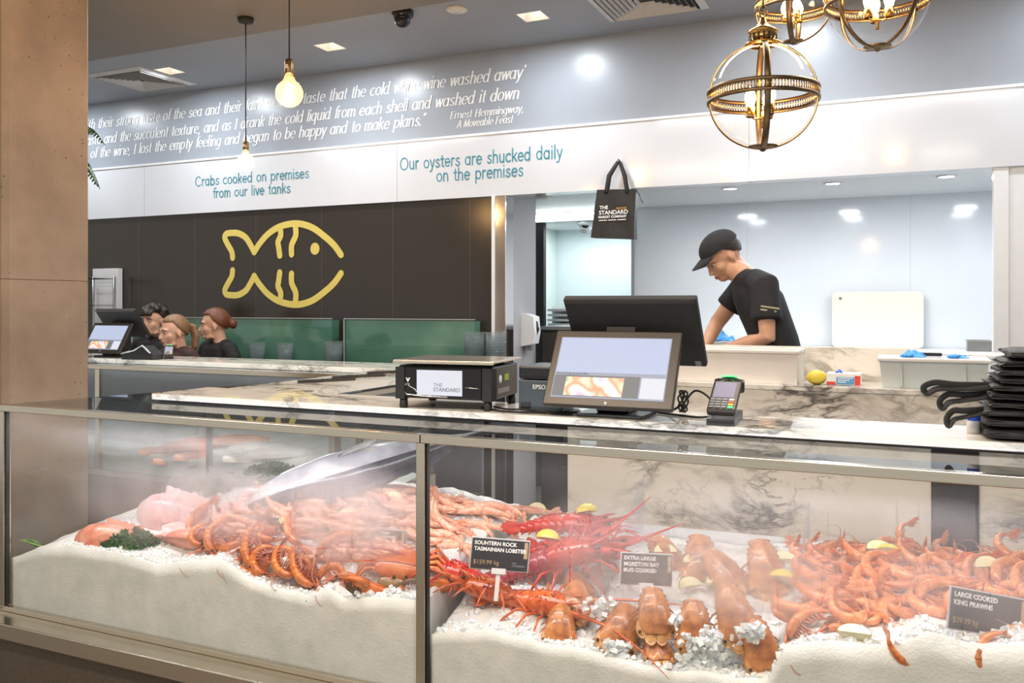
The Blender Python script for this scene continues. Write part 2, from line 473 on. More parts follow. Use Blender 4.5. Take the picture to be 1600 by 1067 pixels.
# ------------------------------------------------------------------ the setting
ZW, ZG, ZC, WY = 2.355, 2.774, 3.343, 5.3
struct(MB().box((-9.5, -1.5, -0.1), (3.2, 9.4, 0.0)).build('floor', 'floor_tile'))
struct(MB().box((-1.8, 4.12, 0.0), (1.6, 7.2, 0.40)).build('floor_raised', 'floor_tile'))
struct(MB().box((-9.5, WY, ZG), (2.6, WY + 0.12, ZC)).build('wall_back', 'wall_grey'))
struct(MB().box((-9.5, WY - 0.022, ZW), (2.6, WY + 0.10, ZG)).build('wall_back_band', 'white_sheet'))
struct(MB().box((-9.5, WY - 0.03, ZG - 0.004), (2.6, WY, ZG + 0.012)).build('trim_1', 'white_gloss'))
struct(MB().box((-6.62, WY, 0), (-2.56, WY + 0.1, ZW)).build('wall_back_fish', 'fish_sheet'))
struct(MB().box((-9.5, WY, 0), (-7.1, WY + 0.1, ZW)).build('wall_back_left', 'fish_sheet'))
struct(MB().box((-7.1, WY + 0.6, 0), (-6.62, WY + 0.7, ZW)).build('wall_alcove', 'white_gloss'))
struct(MB().box((0.47, WY, 0), (2.6, WY + 0.1, ZW)).build('wall_back_right', 'white_gloss'))
struct(MB().box((0.405, WY - 0.012, 0), (0.475, WY + 0.1, ZW)).build('trim_2', 'white_gloss'))
LX = (-6.4, -4.955, -3.519, -2.046, -0.57, 0.9)
cl = MB().box((-9.5, 3.99, ZC), (2.6, 4.70, ZC + 0.1)).box((-9.5, 4.86, ZC), (2.6, WY, ZC + 0.1))
xs_ = [-9.5] + [v for x in LX for v in (x - 0.08, x + 0.08)] + [2.6]
for i in range(0, len(xs_), 2): cl.box((xs_[i], 4.70, ZC), (xs_[i + 1], 4.86, ZC + 0.1))
struct(cl.build('ceiling', 'ceiling_grey'))
struct(MB().box((-9.5, 0.2, 3.2), (2.6, 3.99, 3.3)).box((-9.5, 3.9, 3.3), (2.6, 3.99, 3.45)).build('ceiling_soffit', 'soffit_brown'))
struct(MB().box((2.6, 0.2, 0), (2.72, 7.4, 3.4)).build('wall_right', 'wall_grey'))
# kitchen recess and the passage behind it
struct(MB().box((-3.3, WY + 0.1, 2.45), (1.2, 7.28, 2.55)).build('ceiling_kitchen', 'kitchen_ceiling'))
struct(MB().box((-2.15, 7.2, 0), (1.2, 7.3, 2.45)).build('wall_kitchen', 'kitchen_sheet'))
struct(MB().box((-2.165, 7.185, 0), (-2.14, 7.31, 2.45)).build('trim_3', 'chrome'))
struct(MB().box((0.9, WY + 0.1, 0), (1.0, 7.2, 2.45)).build('wall_kitchen_right', 'kitchen_sheet'))
struct(MB().box((-2.56, WY - 0.03, 0), (-2.535, WY + 0.1, ZW)).build('trim_4', 'white_gloss'))
struct(MB().box((-2.535, WY - 0.03, 0), (-2.455, WY + 0.1, ZW), 0.004).build('trim_5', 'chrome'))
struct(MB().box((-2.62, WY + 0.1, 0), (-2.50, 5.89, 2.45)).build('wall_kitchen_left', 'jamb_grey'))
struct(MB().box((-3.3, 5.89, 0), (-3.2, 9.1, 2.5)).build('wall_passage_left', 'passage_side'))
struct(MB().box((-3.3, 8.06, 0), (-1.9, 8.16, 2.5)).build('wall_passage', 'passage_wall'))
struct(MB().box((-2.1, 7.3, 0), (-2.0, 8.06, 2.5)).build('wall_passage_right', 'passage_wall'))
struct(MB().box((-3.3, 7.28, 2.36), (-1.9, 8.16, 2.42)).build('ceiling_passage', 'kitchen_ceiling'))
struct(MB().box((-3.2, 7.19, 0), (-3.07, 7.28, 2.36), 0.004).build('trim_6', 'white_gloss'))
struct(MB().box((-3.07, 7.2, 0), (-2.98, 7.26, 2.36)).build('trim_7', 'black_matt'))
# concrete pillar in the notch between the display counters
pil = MB()
px0, px1, py0, py1 = -3.80, -3.30, 2.33, 2.735
b_ = 0.02
pil.prism([(px0 + b_, py0), (px1 - b_, py0), (px1, py0 + b_), (px1, py1 - b_), (px1 - b_, py1), (px0 + b_, py1), (px0, py1 - b_), (px0, py0 + b_)], 0, 1.725)
pil.prism([(px0 + b_, py0), (px1 - b_, py0), (px1, py0 + b_), (px1, py1 - b_), (px1 - b_, py1), (px0 + b_, py1), (px0, py1 - b_), (px0, py0 + b_)], 1.727, 3.2)
struct(pil.build('pillar', 'concrete'))

# ------------------------------------------------------------------ lettering on the wall (real vinyl on the wall)
def wall_text(body, pa, pb, mat, name, label, size=0.1, hgt=None, bold=0.0, Y=WY - 0.022):
    a, b = atY(*pa, Y), atY(*pb, Y)
    z = (a.z + b.z) / 2
    o = text(body, size, mat, None, name, width=(b.x - a.x), M=wallM((a.x, Y - 0.0006, z)), bold=bold, height=hgt)
    return tag(o, label, 'wall lettering')
# ------------------------------------------------------------------ fish emblem
def ribbon(pts, w, z=0.0, closed=False, sub=8):
    """catmull-rom smoothed ribbon in xy with round ends; returns (verts, faces)"""
    P = [Vector((p[0], p[1], 0)) for p in pts]
    q = []
    n = len(P)
    for i in range(n - 1):
        p0, p1, p2, p3 = P[max(i - 1, 0)], P[i], P[i + 1], P[min(i + 2, n - 1)]
        for k in range(sub):
            t = k / sub
            q.append(0.5 * ((2 * p1) + (p2 - p0) * t + (2 * p0 - 5 * p1 + 4 * p2 - p3) * t * t + (3 * p1 - p0 - 3 * p2 + p3) * t ** 3))
    q.append(P[-1])
    return q
def flat_stroke(mb, q, w, M, z=0.002, caps=True):
    wf = w if callable(w) else (lambda d, t: w)
    L = []; Rr = []
    n = len(q)
    for i in range(n):
        d = (q[min(i + 1, n - 1)] - q[max(i - 1, 0)])
        d.normalize(); nn = Vector((-d.y, d.x, 0))
        h = wf(d, i / (n - 1)) / 2
        L.append(q[i] + nn * h); Rr.append(q[i] - nn * h)
    vs = [M @ Vector((p.x, p.y, z)) for p in L + Rr]
    fs = [(i, n + i, n + i + 1, i + 1) for i in range(n - 1)]
    mb.add(vs, fs)
    if caps:
        for p, dd in ((q[0], q[0] - q[1]), (q[-1], q[-1] - q[-2])):
            h = wf(dd.normalized(), 0) / 2
            mb.add([M @ Vector((p.x + h * math.cos(k * math.pi / 6), p.y + h * math.sin(k * math.pi / 6), z + 0.0003)) for k in range(12)], [tuple(range(12))])
fish = MB()
def fp(l): return [(x / 2.963, 340 + y / 2.963) for x, y in l]
up1 = fp([(1078, 186), (1074, 158), (1056, 125), (1042, 95), (1048, 76), (1070, 71), (1105, 73), (1138, 92), (1160, 125), (1178, 160)])
up2 = fp([(1178, 160), (1200, 125), (1238, 80), (1285, 47), (1340, 30), (1392, 29), (1450, 48), (1510, 92), (1550, 130), (1580, 172)])
s1 = fp([(1299, 50), (1301, 82), (1289, 112), (1292, 138), (1297, 176)])
s2 = fp([(1370, 40), (1371, 82), (1354, 122), (1351, 145), (1352, 170)])
def mir(l): return [(x, 340 + (430 - (y - 340) * 2.963) / 2.963) for x, y in l]
FO = atY(1330 / 2.963, 340 + 215 / 2.963, WY)
fw = (atY(1580 / 2.963, 412, WY) - atY(1042 / 2.963, 412, WY)).length
def tow(l):
    return [(atY(x, y, WY).x, atY(x, y, WY).z) for x, y in l]
IM = basis((1, 0, 0), (0, 0, 1), (0, -1, 0), (0, WY - 0.0005, 0))
for k, l in enumerate((up1, up2, s1, s2)):
    for ll in (l, mir(l)):
        flat_stroke(fish, ribbon(tow(ll), 0), 0.05, IM, 0.002 + 0.0008 * k)
e0 = atY(1459 / 2.963, 340 + 144 / 2.963, WY)
fish.add([IM @ Vector((e0.x + 0.042 * math.cos(k * math.pi / 12), e0.z + 0.045 * math.sin(k * math.pi / 12), 0.002)) for k in range(24)], [tuple(range(24))])
tag(fish.build('fish_emblem', 'gold_vinyl'), 'large yellow outlined fish emblem on the dark brown wall panel', 'emblem')

# ------------------------------------------------------------------ display counters
Y0, ZT, ZB = 2.10, 1.262, 0.536
fogL = [((-1.95, Y0, 1.00), (0.50, 1, 0.16), 0.42), ((-1.5, Y0, 1.0), (0.40, 1, 0.19), 0.50), ((-2.30, Y0, 0.98), (0.40, 1, 0.18), 0.22), ((-1.34, Y0, 1.02), (0.22, 1, 0.13), 0.40), ((-2.1, Y0, 1.16), (0.8, 1, 0.10), 0.10)]
fogR = [((-0.68, Y0, 0.98), (0.26, 1, 0.20), 0.28), ((-0.35, Y0, 0.98), (0.44, 1, 0.16), 0.34), ((0.1, Y0, 1.0), (0.46, 1, 0.14), 0.22), ((-0.1, Y0, 1.12), (0.8, 1, 0.1), 0.10)]
LOC = lambda bl: [((c[0] + 1.2, c[1] - 2.1, c[2]), r, k) for c, r, k in bl]
glass('pane_left', blobs=LOC(fogL), drips=True, base=0.02)
glass('pane_right', blobs=LOC(fogR), drips=True, base=0.02)
glass('top_pane', tint=(0.80, 0.83, 0.84))
glass('side_pane', tint=(0.92, 0.95, 0.95), base=0.04)
glass('acrylic', tint=(0.93, 0.94, 0.97), base=0.10)

dc = thing('display_counter', 'long glass fronted seafood display counter with steel frame in the foreground', 'display counter', (-1.2, Y0, 0))
def dpart(name, mb, mat): o = mb.xf(Matrix.Translation((1.2, -Y0, 0))).build(name, mat, dc); return o
XL, XR, XM = -2.985, 0.56, -1.235
dpart('plinth', MB().box((XL + 0.03, Y0 - 0.08, 0.0005), (XR, 2.85, 0.468)), 'plinth_stone')
dpart('ledge', MB().box((XL - 0.01, Y0 - 0.10, 0.468), (XR, 2.875, 0.522), 0.003), 'steel')
dpart('bottom_rail', MB().box((XL, Y0 - 0.014, 0.522), (XR, Y0 + 0.005, 0.540), 0.002), 'steel')
dpart('top_rail', MB().box((XL - 0.02, Y0 - 0.012, ZT - 0.024), (XM - 0.0015, Y0 + 0.022, ZT), 0.002).box((XM + 0.0015, Y0 - 0.012, ZT - 0.024), (XR, Y0 + 0.022, ZT), 0.002), 'steel')
for x, w in ((XL, 0.036), (XM, 0.028), (0.53, 0.028)):
    dpart('post', MB().box((x - w / 2, Y0 - 0.010, 0.540), (x + w / 2, Y0 + 0.02, ZT - 0.024), 0.002), 'steel')
dpart('front_pane', MB().box((XL + 0.022, Y0 - 0.003, 0.541), (XM - 0.015, Y0 + 0.003, ZT - 0.025)), 'pane_left')['label'] = 'misted left glass pane'
dpart('front_pane', MB().box((XM + 0.019, Y0 - 0.003, 0.541), (0.515, Y0 + 0.003, ZT - 0.025)), 'pane_right')['label'] = 'misted right glass pane'
dpart('seal_strip', MB().box((XM + 0.015, Y0 - 0.004, 0.541), (XM + 0.0185, Y0 + 0.012, ZT - 0.025)), 'rubber_black')
dpart('seal_strip', MB().box((XL + 0.0185, Y0 - 0.004, 0.541), (XL + 0.0215, Y0 + 0.012, ZT - 0.025)), 'rubber_black')
dpart('top_pane', MB().prism([(XL, Y0 + 0.022), (XM - 0.002, Y0 + 0.022), (XM - 0.002, 2.85), (-2.78, 2.85)], ZT - 0.009, ZT - 0.001), 'top_pane')
dpart('top_pane', MB().box((XM + 0.002, Y0 + 0.022, ZT - 0.009), (XR, 2.85, ZT - 0.001)), 'top_pane')
dpart('back_rail', MB().box((-2.08, 2.845, 0.522), (XR, 2.87, 0.885)).box((-2.08, 2.842, 1.215), (XR, 2.872, ZT - 0.0095)), 'steel')
dpart('back_post', MB().box((-2.1, 2.842, 0.885), (-2.07, 2.872, 1.215)), 'steel_dark')
dpart('end_post', MB().box((0.53, 2.842, 0.885), (0.558, 2.872, 1.215)), 'steel_dark')
dpart('end_pane', MB().prism([(XL + 0.004, Y0 + 0.03), (XL + 0.010, Y0 + 0.03), (-2.775, 2.84), (-2.781, 2.84)], 0.522, ZT - 0.012), 'side_pane')
dpart('end_pane', MB().box((0.545, Y0 + 0.03, 0.522), (0.551, 2.84, ZT - 0.012)), 'side_pane')
dpart('strip_light', MB().box((XL + 0.05, Y0 + 0.024, ZT - 0.022), (XM - 0.03, Y0 + 0.036, ZT - 0.012)).box((XM + 0.03, Y0 + 0.024, ZT - 0.022), (0.5, Y0 + 0.036, ZT - 0.012)), 'led_white')
dpart('tank_floor', MB().box((XL + 0.03, Y0 + 0.02, 0.522), (XR - 0.02, 2.84, 0.53)), 'case_inner')
dpart('spacer', MB().box((-2.55, 2.415, ZT - 0.001), (0.95, 2.60, ZT + 0.006)), 'black_matt')
# stone slab that lies along the counter top
sl = MB().box((-2.577, 2.40, ZT + 0.0065), (1.0, 2.69, 1.29), 0.002)
tag(sl.build('stone_slab', 'marble_slab'), 'long white marble service slab lying along the foreground counter top', 'stone slab')

# the arm that runs back from the left end, and the far counter
ac = thing('display_counter', 'short glass display counter running back from the left end of the front counter', 'display counter', (-2.4, 2.9, 0))
def apart(name, mb, mat): return mb.xf(Matrix.Translation((2.4, -2.9, 0))).build(name, mat, ac)
apart('plinth', MB().prism([(-2.74, 2.905), (-2.12, 2.905), (-2.12, 3.72), (-2.51, 3.72)], 0.0005, 0.522), 'plinth_stone')
apart('top_pane', MB().prism([(-2.775, 2.88), (-2.09, 2.88), (-2.09, 3.70), (-2.545, 3.70)], ZT - 0.009, ZT - 0.001), 'top_pane')
apart('side_pane', MB().prism([(-2.772, 2.88), (-2.766, 2.88), (-2.54, 3.70), (-2.546, 3.70)], 0.522, ZT - 0.009), 'side_pane')
apart('side_rail', MB().prism([(-2.778, 2.882), (-2.758, 2.882), (-2.535, 3.70), (-2.555, 3.70)], ZT - 0.03, ZT - 0.009), 'steel_dark')
apart('corner_post', MB().box((-2.772, 2.878, 0.522), (-2.752, 2.898, ZT - 0.03)), 'steel_dark')
apart('corner_post', MB().box((-2.12, 2.905, 0.522), (-2.10, 2.925, ZT - 0.03)), 'steel_dark')
apart('inner_pane', MB().box((-2.113, 2.93, 0.80), (-2.107, 3.70, ZT - 0.03)), 'side_pane')
apart('lower_panel', MB().box((-2.125, 2.93, 0.522), (-2.10, 3.70, 0.80)), 'steel')
apart('inner_rail', MB().box((-2.125, 2.93, ZT - 0.03), (-2.10, 3.70, ZT - 0.009)), 'steel')
asl = MB().prism([(-2.47, 2.695), (-2.10, 2.695), (-2.10, 3.835), (-2.47, 3.835)], ZT + 0.002, 1.29)
tag(asl.build('stone_slab', 'marble_slab'), 'short white marble slab bridging from front counter to far counter', 'stone slab')
fc = thing('display_counter', 'far glass display counter with marble top where the staff in black stand', 'display counter', (-4.0, 3.8, 0))
def fpart(name, mb, mat): return mb.xf(Matrix.Translation((4.0, -3.8, 0))).build(name, mat, fc)
fpart('plinth', MB().box((-7.4, 3.80, 0.0005), (-2.12, 4.28, 0.60)), 'plinth_stone')
fpart('top_rail', MB().box((-7.4, 3.735, ZT - 0.026), (-2.56, 3.765, ZT), 0.002), 'steel')
fpart('top_pane', MB().box((-7.4, 3.766, ZT - 0.009), (-2.10, 4.28, ZT - 0.001)), 'top_pane')
fpart('bottom_rail', MB().box((-7.4, 3.735, 0.60), (-2.56, 3.756, 0.63)), 'steel')
fpart('front_pane', MB().box((-7.4, 3.747, 0.63), (-2.56, 3.753, ZT - 0.026)), 'side_pane')
for x in (-4.46, -6.2, -2.575):
    fpart('post', MB().box((x - 0.018, 3.738, 0.63), (x + 0.018, 3.758, ZT - 0.026)), 'steel')
fpart('back_panel', MB().box((-7.4, 4.24, 0.60), (-2.12, 4.27, ZT - 0.0095)), 'case_inner')
fpart('strip_light', MB().box((-7.3, 3.77, ZT - 0.022), (-2.6, 3.782, ZT - 0.012)), 'led_white')
tag(MB().box((-7.4, 3.86, ZT + 0.0), (-2.475, 4.24, 1.29), 0.002).box((-2.475, 3.838, ZT), (-2.10, 4.24, 1.29)).build('stone_slab', 'marble_slab'), 'long marble slab on the far counter in front of the staff', 'stone slab')

# marble bench behind the service counter
bn = thing('marble_bench', 'veined marble service bench behind the till carrying the white foam box and tub', 'bench', (0, 3.7, 0))
bnp = lambda n, mb, m: mb.xf(Matrix.Translation((0, -3.7, 0))).build(n, m, bn)
bnp('front_slab', MB().box((-1.413, 3.70, 0), (1.9, 3.73, 1.273)), 'marble')
bnp('bench_top', MB().box((-1.413, 3.695, 1.273), (1.9, 4.05, 1.293), 0.002), 'marble')
bnp('end_slab', MB().box((-1.413, 3.73, 0), (-1.383, 4.05, 1.273)), 'marble')
bnp('upstand', MB().box((-0.95, 4.055, 0.9), (0.02, 4.085, 1.437), 0.002), 'marble')
bnp('cabinet', MB().box((-1.38, 3.735, 0.0), (1.9, 4.05, 1.0)), 'black_matt')
bnp('service_panel', MB().box((0.073, 3.692, 0.2), (0.235, 3.70, 1.12)), 'black_matt')
# ------------------------------------------------------------------ drawn lettering: stroke alphabet (slanted serif and round sans)
def A_(cx, cy, rx, ry, a0, a1, n=16):
    return [(cx + rx * math.cos(R(a0 + (a1 - a0) * i / n)), cy + ry * math.sin(R(a0 + (a1 - a0) * i / n))) for i in range(n + 1)]
ring = lambda cx, cy, rx, ry: A_(cx, cy, rx, ry, 0, 360, 28)
def sm(p): return [(q.x, q.y) for q in ribbon(p, 0, sub=5)]
GLY = {
 'a': (.95, [ring(.42, .5, .35, .47), [(.78, 1), (.78, 0)]]), 'b': (.95, [[(.13, 1.55), (.13, 0)], ring(.49, .5, .35, .47)]),
 'c': (.82, [A_(.46, .5, .38, .47, 48, 312)]), 'd': (.97, [ring(.42, .5, .35, .47), [(.78, 1.55), (.78, 0)]]),
 'e': (.9, [[(.1, .53), (.82, .53)], A_(.46, .5, .37, .47, 4, 316)]), 'f': (.5, [A_(.52, 1.25, .24, .28, 50, 180) + [(.28, 0)], [(.04, .97), (.52, .97)]]),
 'g': (.95, [ring(.42, .5, .35, .47), [(.78, 1), (.78, -.15)] + A_(.44, -.15, .34, .33, 0, -150)]),
 'h': (.9, [[(.13, 1.55), (.13, 0)], A_(.44, .62, .3, .35, 180, 0) + [(.74, 0)]]), 'i': (.32, [[(.15, 1), (.15, 0)], 'dot', (.15, 1.4)]),
 'k': (.78, [[(.13, 1.55), (.13, 0)], [(.7, 1), (.16, .42)], [(.32, .57), (.72, 0)]]), 'l': (.32, [[(.15, 1.55), (.15, 0)]]),
 'm': (1.3, [[(.13, 1), (.13, 0)], A_(.39, .64, .26, .33, 180, 0) + [(.65, 0)], A_(.9, .64, .25, .33, 180, 0) + [(1.15, 0)]]),
 'n': (.9, [[(.13, 1), (.13, 0)], A_(.44, .62, .3, .35, 180, 0) + [(.74, 0)]]), 'o': (.94, [ring(.46, .5, .38, .47)]),
 'p': (.95, [[(.13, 1), (.13, -.5)], ring(.49, .5, .35, .47)]), 'q': (.97, [ring(.42, .5, .35, .47), [(.78, 1), (.78, -.5)]]),
 'r': (.62, [[(.13, 1), (.13, 0)], A_(.43, .6, .3, .37, 180, 62)]), 's': (.74, [sm([(.62, .82), (.4, .97), (.15, .8), (.22, .6), (.5, .44), (.64, .24), (.5, .05), (.25, .03), (.07, .2)])]),
 't': (.55, [[(.27, 1.38), (.27, .2)] + A_(.45, .2, .18, .17, 180, 300), [(.04, .97), (.52, .97)]]),
 'u': (.9, [[(.13, 1), (.13, .4)] + A_(.43, .38, .3, .35, 180, 360) + [(.73, 1)], [(.73, 1), (.73, 0)]]),
 'v': (.76, [[(.05, 1), (.38, 0)], [(.38, 0), (.71, 1)]]), 'w': (1.12, [[(.05, 1), (.3, 0)], [(.3, 0), (.55, 1)], [(.55, 1), (.8, 0)], [(.8, 0), (1.06, 1)]]),
 'x': (.78, [[(.06, 1), (.7, 0)], [(.7, 1), (.06, 0)]]), 'y': (.8, [[(.06, 1), (.4, 0)], sm([(.74, 1), (.4, 0), (.25, -.4), (.02, -.46)])]),
 'I': (.5, [[(.22, 1.45), (.22, 0)]]), 'E': (.95, [[(.15, 1.45), (.15, 0)], [(.15, 1.42), (.82, 1.42)], [(.15, .75), (.66, .75)], [(.15, .03), (.85, .03)]]),
 'F': (.9, [[(.15, 1.45), (.15, 0)], [(.15, 1.42), (.82, 1.42)], [(.15, .75), (.66, .75)]]), 'H': (1.15, [[(.15, 1.45), (.15, 0)], [(.95, 1.45), (.95, 0)], [(.15, .75), (.95, .75)]]),
 'A': (1.08, [[(.03, 0), (.52, 1.45)], [(.52, 1.45), (1.0, 0)], [(.22, .5), (.8, .5)]]), 'M': (1.32, [[(.14, 1.45), (.14, 0)], [(.14, 1.45), (.64, .15)], [(.64, .15), (1.14, 1.45)], [(1.14, 1.45), (1.14, 0)]]),
 'C': (1.28, [A_(.7, .72, .58, .73, 45, 315, 24)]), 'O': (1.46, [ring(.72, .72, .62, .73)]),
 ',': (.32, [[(.17, .1), (.06, -.24)]]), '.': (.32, ['dot', (.14, .08)]), "'": (.3, [[(.14, 1.5), (.12, 1.16)]]), '"': (.45, [[(.12, 1.5), (.1, 1.16)], [(.32, 1.5), (.3, 1.16)]]), ' ': (.56, []),
}
def pen(body, serif):
    """returns (mesh builder, width, x of each character) in units of the x-height"""
    mb = MB(); x = 0.0; xs = []
    I4 = Matrix.Identity(4)
    if serif: wf = lambda d, t: 0.075 + 0.145 * abs(d.y) ** 1.5
    else: wf = lambda d, t: 0.155
    k = 0
    for ch in body:
        adv, st = GLY[ch]; xs.append(x)
        i = 0
        while i < len(st):
            p = st[i]
            zz = 0.0005 * (k % 7); k += 1
            if p == 'dot':
                c = st[i + 1]; r = 0.12 if serif else 0.095
                mb.add([(x + c[0] + r * math.cos(R(a)), c[1] + r * math.sin(R(a)), zz) for a in range(0, 360, 30)], [tuple(range(12))]); i += 2; continue
            q = [Vector((x + u, v, 0)) for u, v in p]
            flat_stroke(mb, q, wf, I4, zz, caps=not serif)
            if serif and len(p) == 2 and abs(p[0][0] - p[1][0]) < 0.05 and ch not in ",'\"":
                (ux, uy), (bx, by) = p
                full = ch in 'IEFHM'
                def bar(x0, x1, y):
                    mb.add([(x + x0, y, zz + 0.0003), (x + x1, y, zz + 0.0003), (x + x1, y + 0.065, zz + 0.0003), (x + x0, y + 0.065, zz + 0.0003)], [(0, 1, 2, 3)])
                bar(ux - 0.2, ux + (0.2 if full else 0.1), uy - 0.065)
                bar(bx - (0.2 if full or by < -0.1 else 0.08), bx + 0.2, by)
            elif serif and ch in 'hmn' and len(p) > 4:
                bx = p[-1][0]; mb.add([(x + bx - 0.1, 0, zz + 0.0003), (x + bx + 0.2, 0, zz + 0.0003), (x + bx + 0.2, 0.065, zz + 0.0003), (x + bx - 0.1, 0.065, zz + 0.0003)], [(0, 1, 2, 3)])
            elif serif and ch in 'vwxyA' and len(p) >= 2:
                for (ux, uy) in ((p[0], p[-1]) if len(p) == 2 else (p[0],)):
                    if (uy >= 1 and ch != 'A') or (ch in 'xA' and uy == 0):
                        mb.add([(x + ux - 0.15, uy - (0.065 if uy else 0), zz + 0.0003), (x + ux + 0.15, uy - (0.065 if uy else 0), zz + 0.0003), (x + ux + 0.15, uy + (0 if uy else 0.065), zz + 0.0003), (x + ux - 0.15, uy + (0 if uy else 0.065), zz + 0.0003)], [(0, 1, 2, 3)])
            i += 1
        x += adv + (0.06 if serif else 0.10)
    return mb, x, xs
def wall_line(body, anchor, pa, pb, xh, mat, name, label, serif, Y):
    """body lettered on the wall so that the characters from index `anchor` to the end span pixels pa..pb; xh = x-height in metres"""
    a, b = atY(*pa, Y), atY(*pb, Y)
    mb, w, xs = pen(body, serif)
    k = (b.x - a.x) / (w - xs[anchor])
    sh = 0.24 if serif else 0.0
    z = (a.z + b.z) / 2
    root = thing(name, label, 'wall lettering', (a.x, Y - 0.0012, z))
    st = 0
    for wd in body.split(' '):
        m2, _, _ = pen(wd, serif)
        for p in m2.v: p.x, p.y = (p.x + xs[st] - xs[anchor]) * k + sh * p.y * xh, p.y * xh
        m2.xf(wallM((0, 0, 0))).build('word', mat, root)
        st += len(wd) + 1
    return root
wall_line('with their strong taste of the sea and their faint metallic taste that the cold white wine washed away\'', 3, (142, 201.5), (820, 121.5), 0.057, 'white_vinyl', 'quote_line', 'top line of the white slanted quotation on the grey wall, ending in washed away', True, WY)
wall_line('taste and the succulent texture, and as I drank the cold liquid from each shell and washed it down', 6, (162, 225), (811, 153), 0.057, 'white_vinyl', 'quote_line', 'middle line of the white slanted quotation on the grey wall, ending in washed it down', True, WY)
wall_line('of the wine, I lost the empty feeling and began to be happy and to make plans."', 0, (141, 247), (664, 196), 0.057, 'white_vinyl', 'quote_line', 'bottom line of the white slanted quotation on the grey wall, ending in make plans', True, WY)
wall_line('Ernest Hemmingway,', 0, (703, 186), (818, 175.5), 0.036, 'white_vinyl', 'quote_credit', 'small white slanted name line of the quotation credit', True, WY)
wall_line('A Moveable Feast', 0, (714, 200), (801, 191.5), 0.036, 'white_vinyl', 'quote_credit', 'small white slanted book title under the name in the quotation credit', True, WY)
wall_line('Crabs cooked on premises', 0, (305, 291.5), (484, 277), 0.050, 'teal_vinyl', 'teal_notice', 'teal upper line about crabs on the white band', False, WY - 0.022)
wall_line('from our live tanks', 0, (333, 309.5), (455, 300.5), 0.050, 'teal_vinyl', 'teal_notice', 'teal lower line about live tanks on the white band', False, WY - 0.022)
wall_line('Our oysters are shucked daily', 0, (625, 266), (880, 246), 0.056, 'teal_vinyl', 'teal_notice', 'teal upper line about oysters on the white band', False, WY - 0.022)
wall_line('on the premises', 0, (682, 284), (819, 274.5), 0.056, 'teal_vinyl', 'teal_notice', 'teal lower line reading on the premises on the white band', False, WY - 0.022)

# ------------------------------------------------------------------ ceiling fixtures
plain('fixture_cream', (0.75, 0.68, 0.58), 0.5, var=0.03)
plain('vent_grey', (0.62, 0.61, 0.60), 0.45, var=0.05)
plain('vent_dark', (0.03, 0.028, 0.026), 0.7, var=0.05)
pos = ['at the far left beyond the pillar', 'above the left grille', 'above the bare bulb', 'between the disc and the right grille', 'behind the globe lanterns', 'at the far right']
for i, x in enumerate(LX):
    if i in (0, 5): continue
    t = thing('square_downlight', 'square recessed ceiling downlight ' + pos[i], 'downlight', (x, 4.78, ZC), group='square downlights washing the back wall')
    h = 0.08
    MB().box((-h, -h, 0), (-h + .004, h, .1)).box((h - .004, -h, 0), (h, h, .1)).box((-h + .004, -h, 0), (h - .004, -h + .004, .1)).box((-h + .004, h - .004, 0), (h - .004, h, .1)).box((-h, -h, .1), (h, h, .104)).build('housing', 'fixture_cream', t)
    MB().cyl((0, 0, 0.085), (0, 0, 0.098), 0.03, 20).build('lamp', 'down_white', t)
def vent(name, label, c, s):
    t = thing(name, label, 'air vent', (c.x, c.y, ZC), group='square ceiling air grilles')
    m = MB()
    for k in range(4):
        M = Matrix.Rotation(k * math.pi / 2, 4, 'Z')
        m.add([M @ Vector(p) for p in ((-s, -s, -0.004), (s, -s, -0.004), (s - .04, -s + .04, -0.018), (-s + .04, -s + .04, -0.018), (-s, -s, 0), (s, -s, 0), (s - .04, -s + .04, -0.008), (-s + .04, -s + .04, -0.008))], [(0, 1, 2, 3), (4, 7, 6, 5), (0, 4, 5, 1), (3, 2, 6, 7)])
    m.build('rim', 'vent_grey', t)
    MB().box((-s + .03, -s + .03, -0.003), (s - .03, s - .03, -0.0005)).build('backing', 'vent_dark', t)
    for j in range(7):
        r0 = s - 0.055 - j * (s - 0.075) / 7
        w = 0.012
        m = MB()
        for k in range(4):
            M = Matrix.Rotation(k * math.pi / 2, 4, 'Z')
            m.add([M @ Vector(p) for p in ((-r0, -r0, -0.022), (r0, -r0, -0.022), (r0 - w, -r0 + w, -0.006), (-r0 + w, -r0 + w, -0.006), (-r0, -r0, -0.020), (r0, -r0, -0.020), (r0 - w, -r0 + w, -0.004), (-r0 + w, -r0 + w, -0.004))], [(0, 1, 2, 3), (4, 7, 6, 5), (0, 4, 5, 1), (3, 2, 6, 7)])
        m.build('blade', 'vent_grey', t)
v1 = atZ(222, 124, ZC); vent('ceiling_vent', 'square grey ceiling air grille near the concrete pillar', v1, 0.28)
v2 = atZ(1008, -2, ZC); vent('ceiling_vent', 'square grey ceiling air grille at the top of the picture above the black bag', v2, 0.30)
sp = atZ(714, 14, ZC)
t = thing('ceiling_speaker', 'small round white disc on the grey ceiling', 'ceiling disc', (sp.x, sp.y, ZC))
MB().lathe([(0.0, -0.012), (0.05, -0.012), (0.062, -0.008), (0.064, 0.0), (0, 0)], 28).build('disc', 'fixture_cream', t)
MB().lathe([(0.0, -0.016), (0.02, -0.015), (0.024, -0.011), (0, -0.011)], 20).build('centre_cap', 'white_gloss', t)
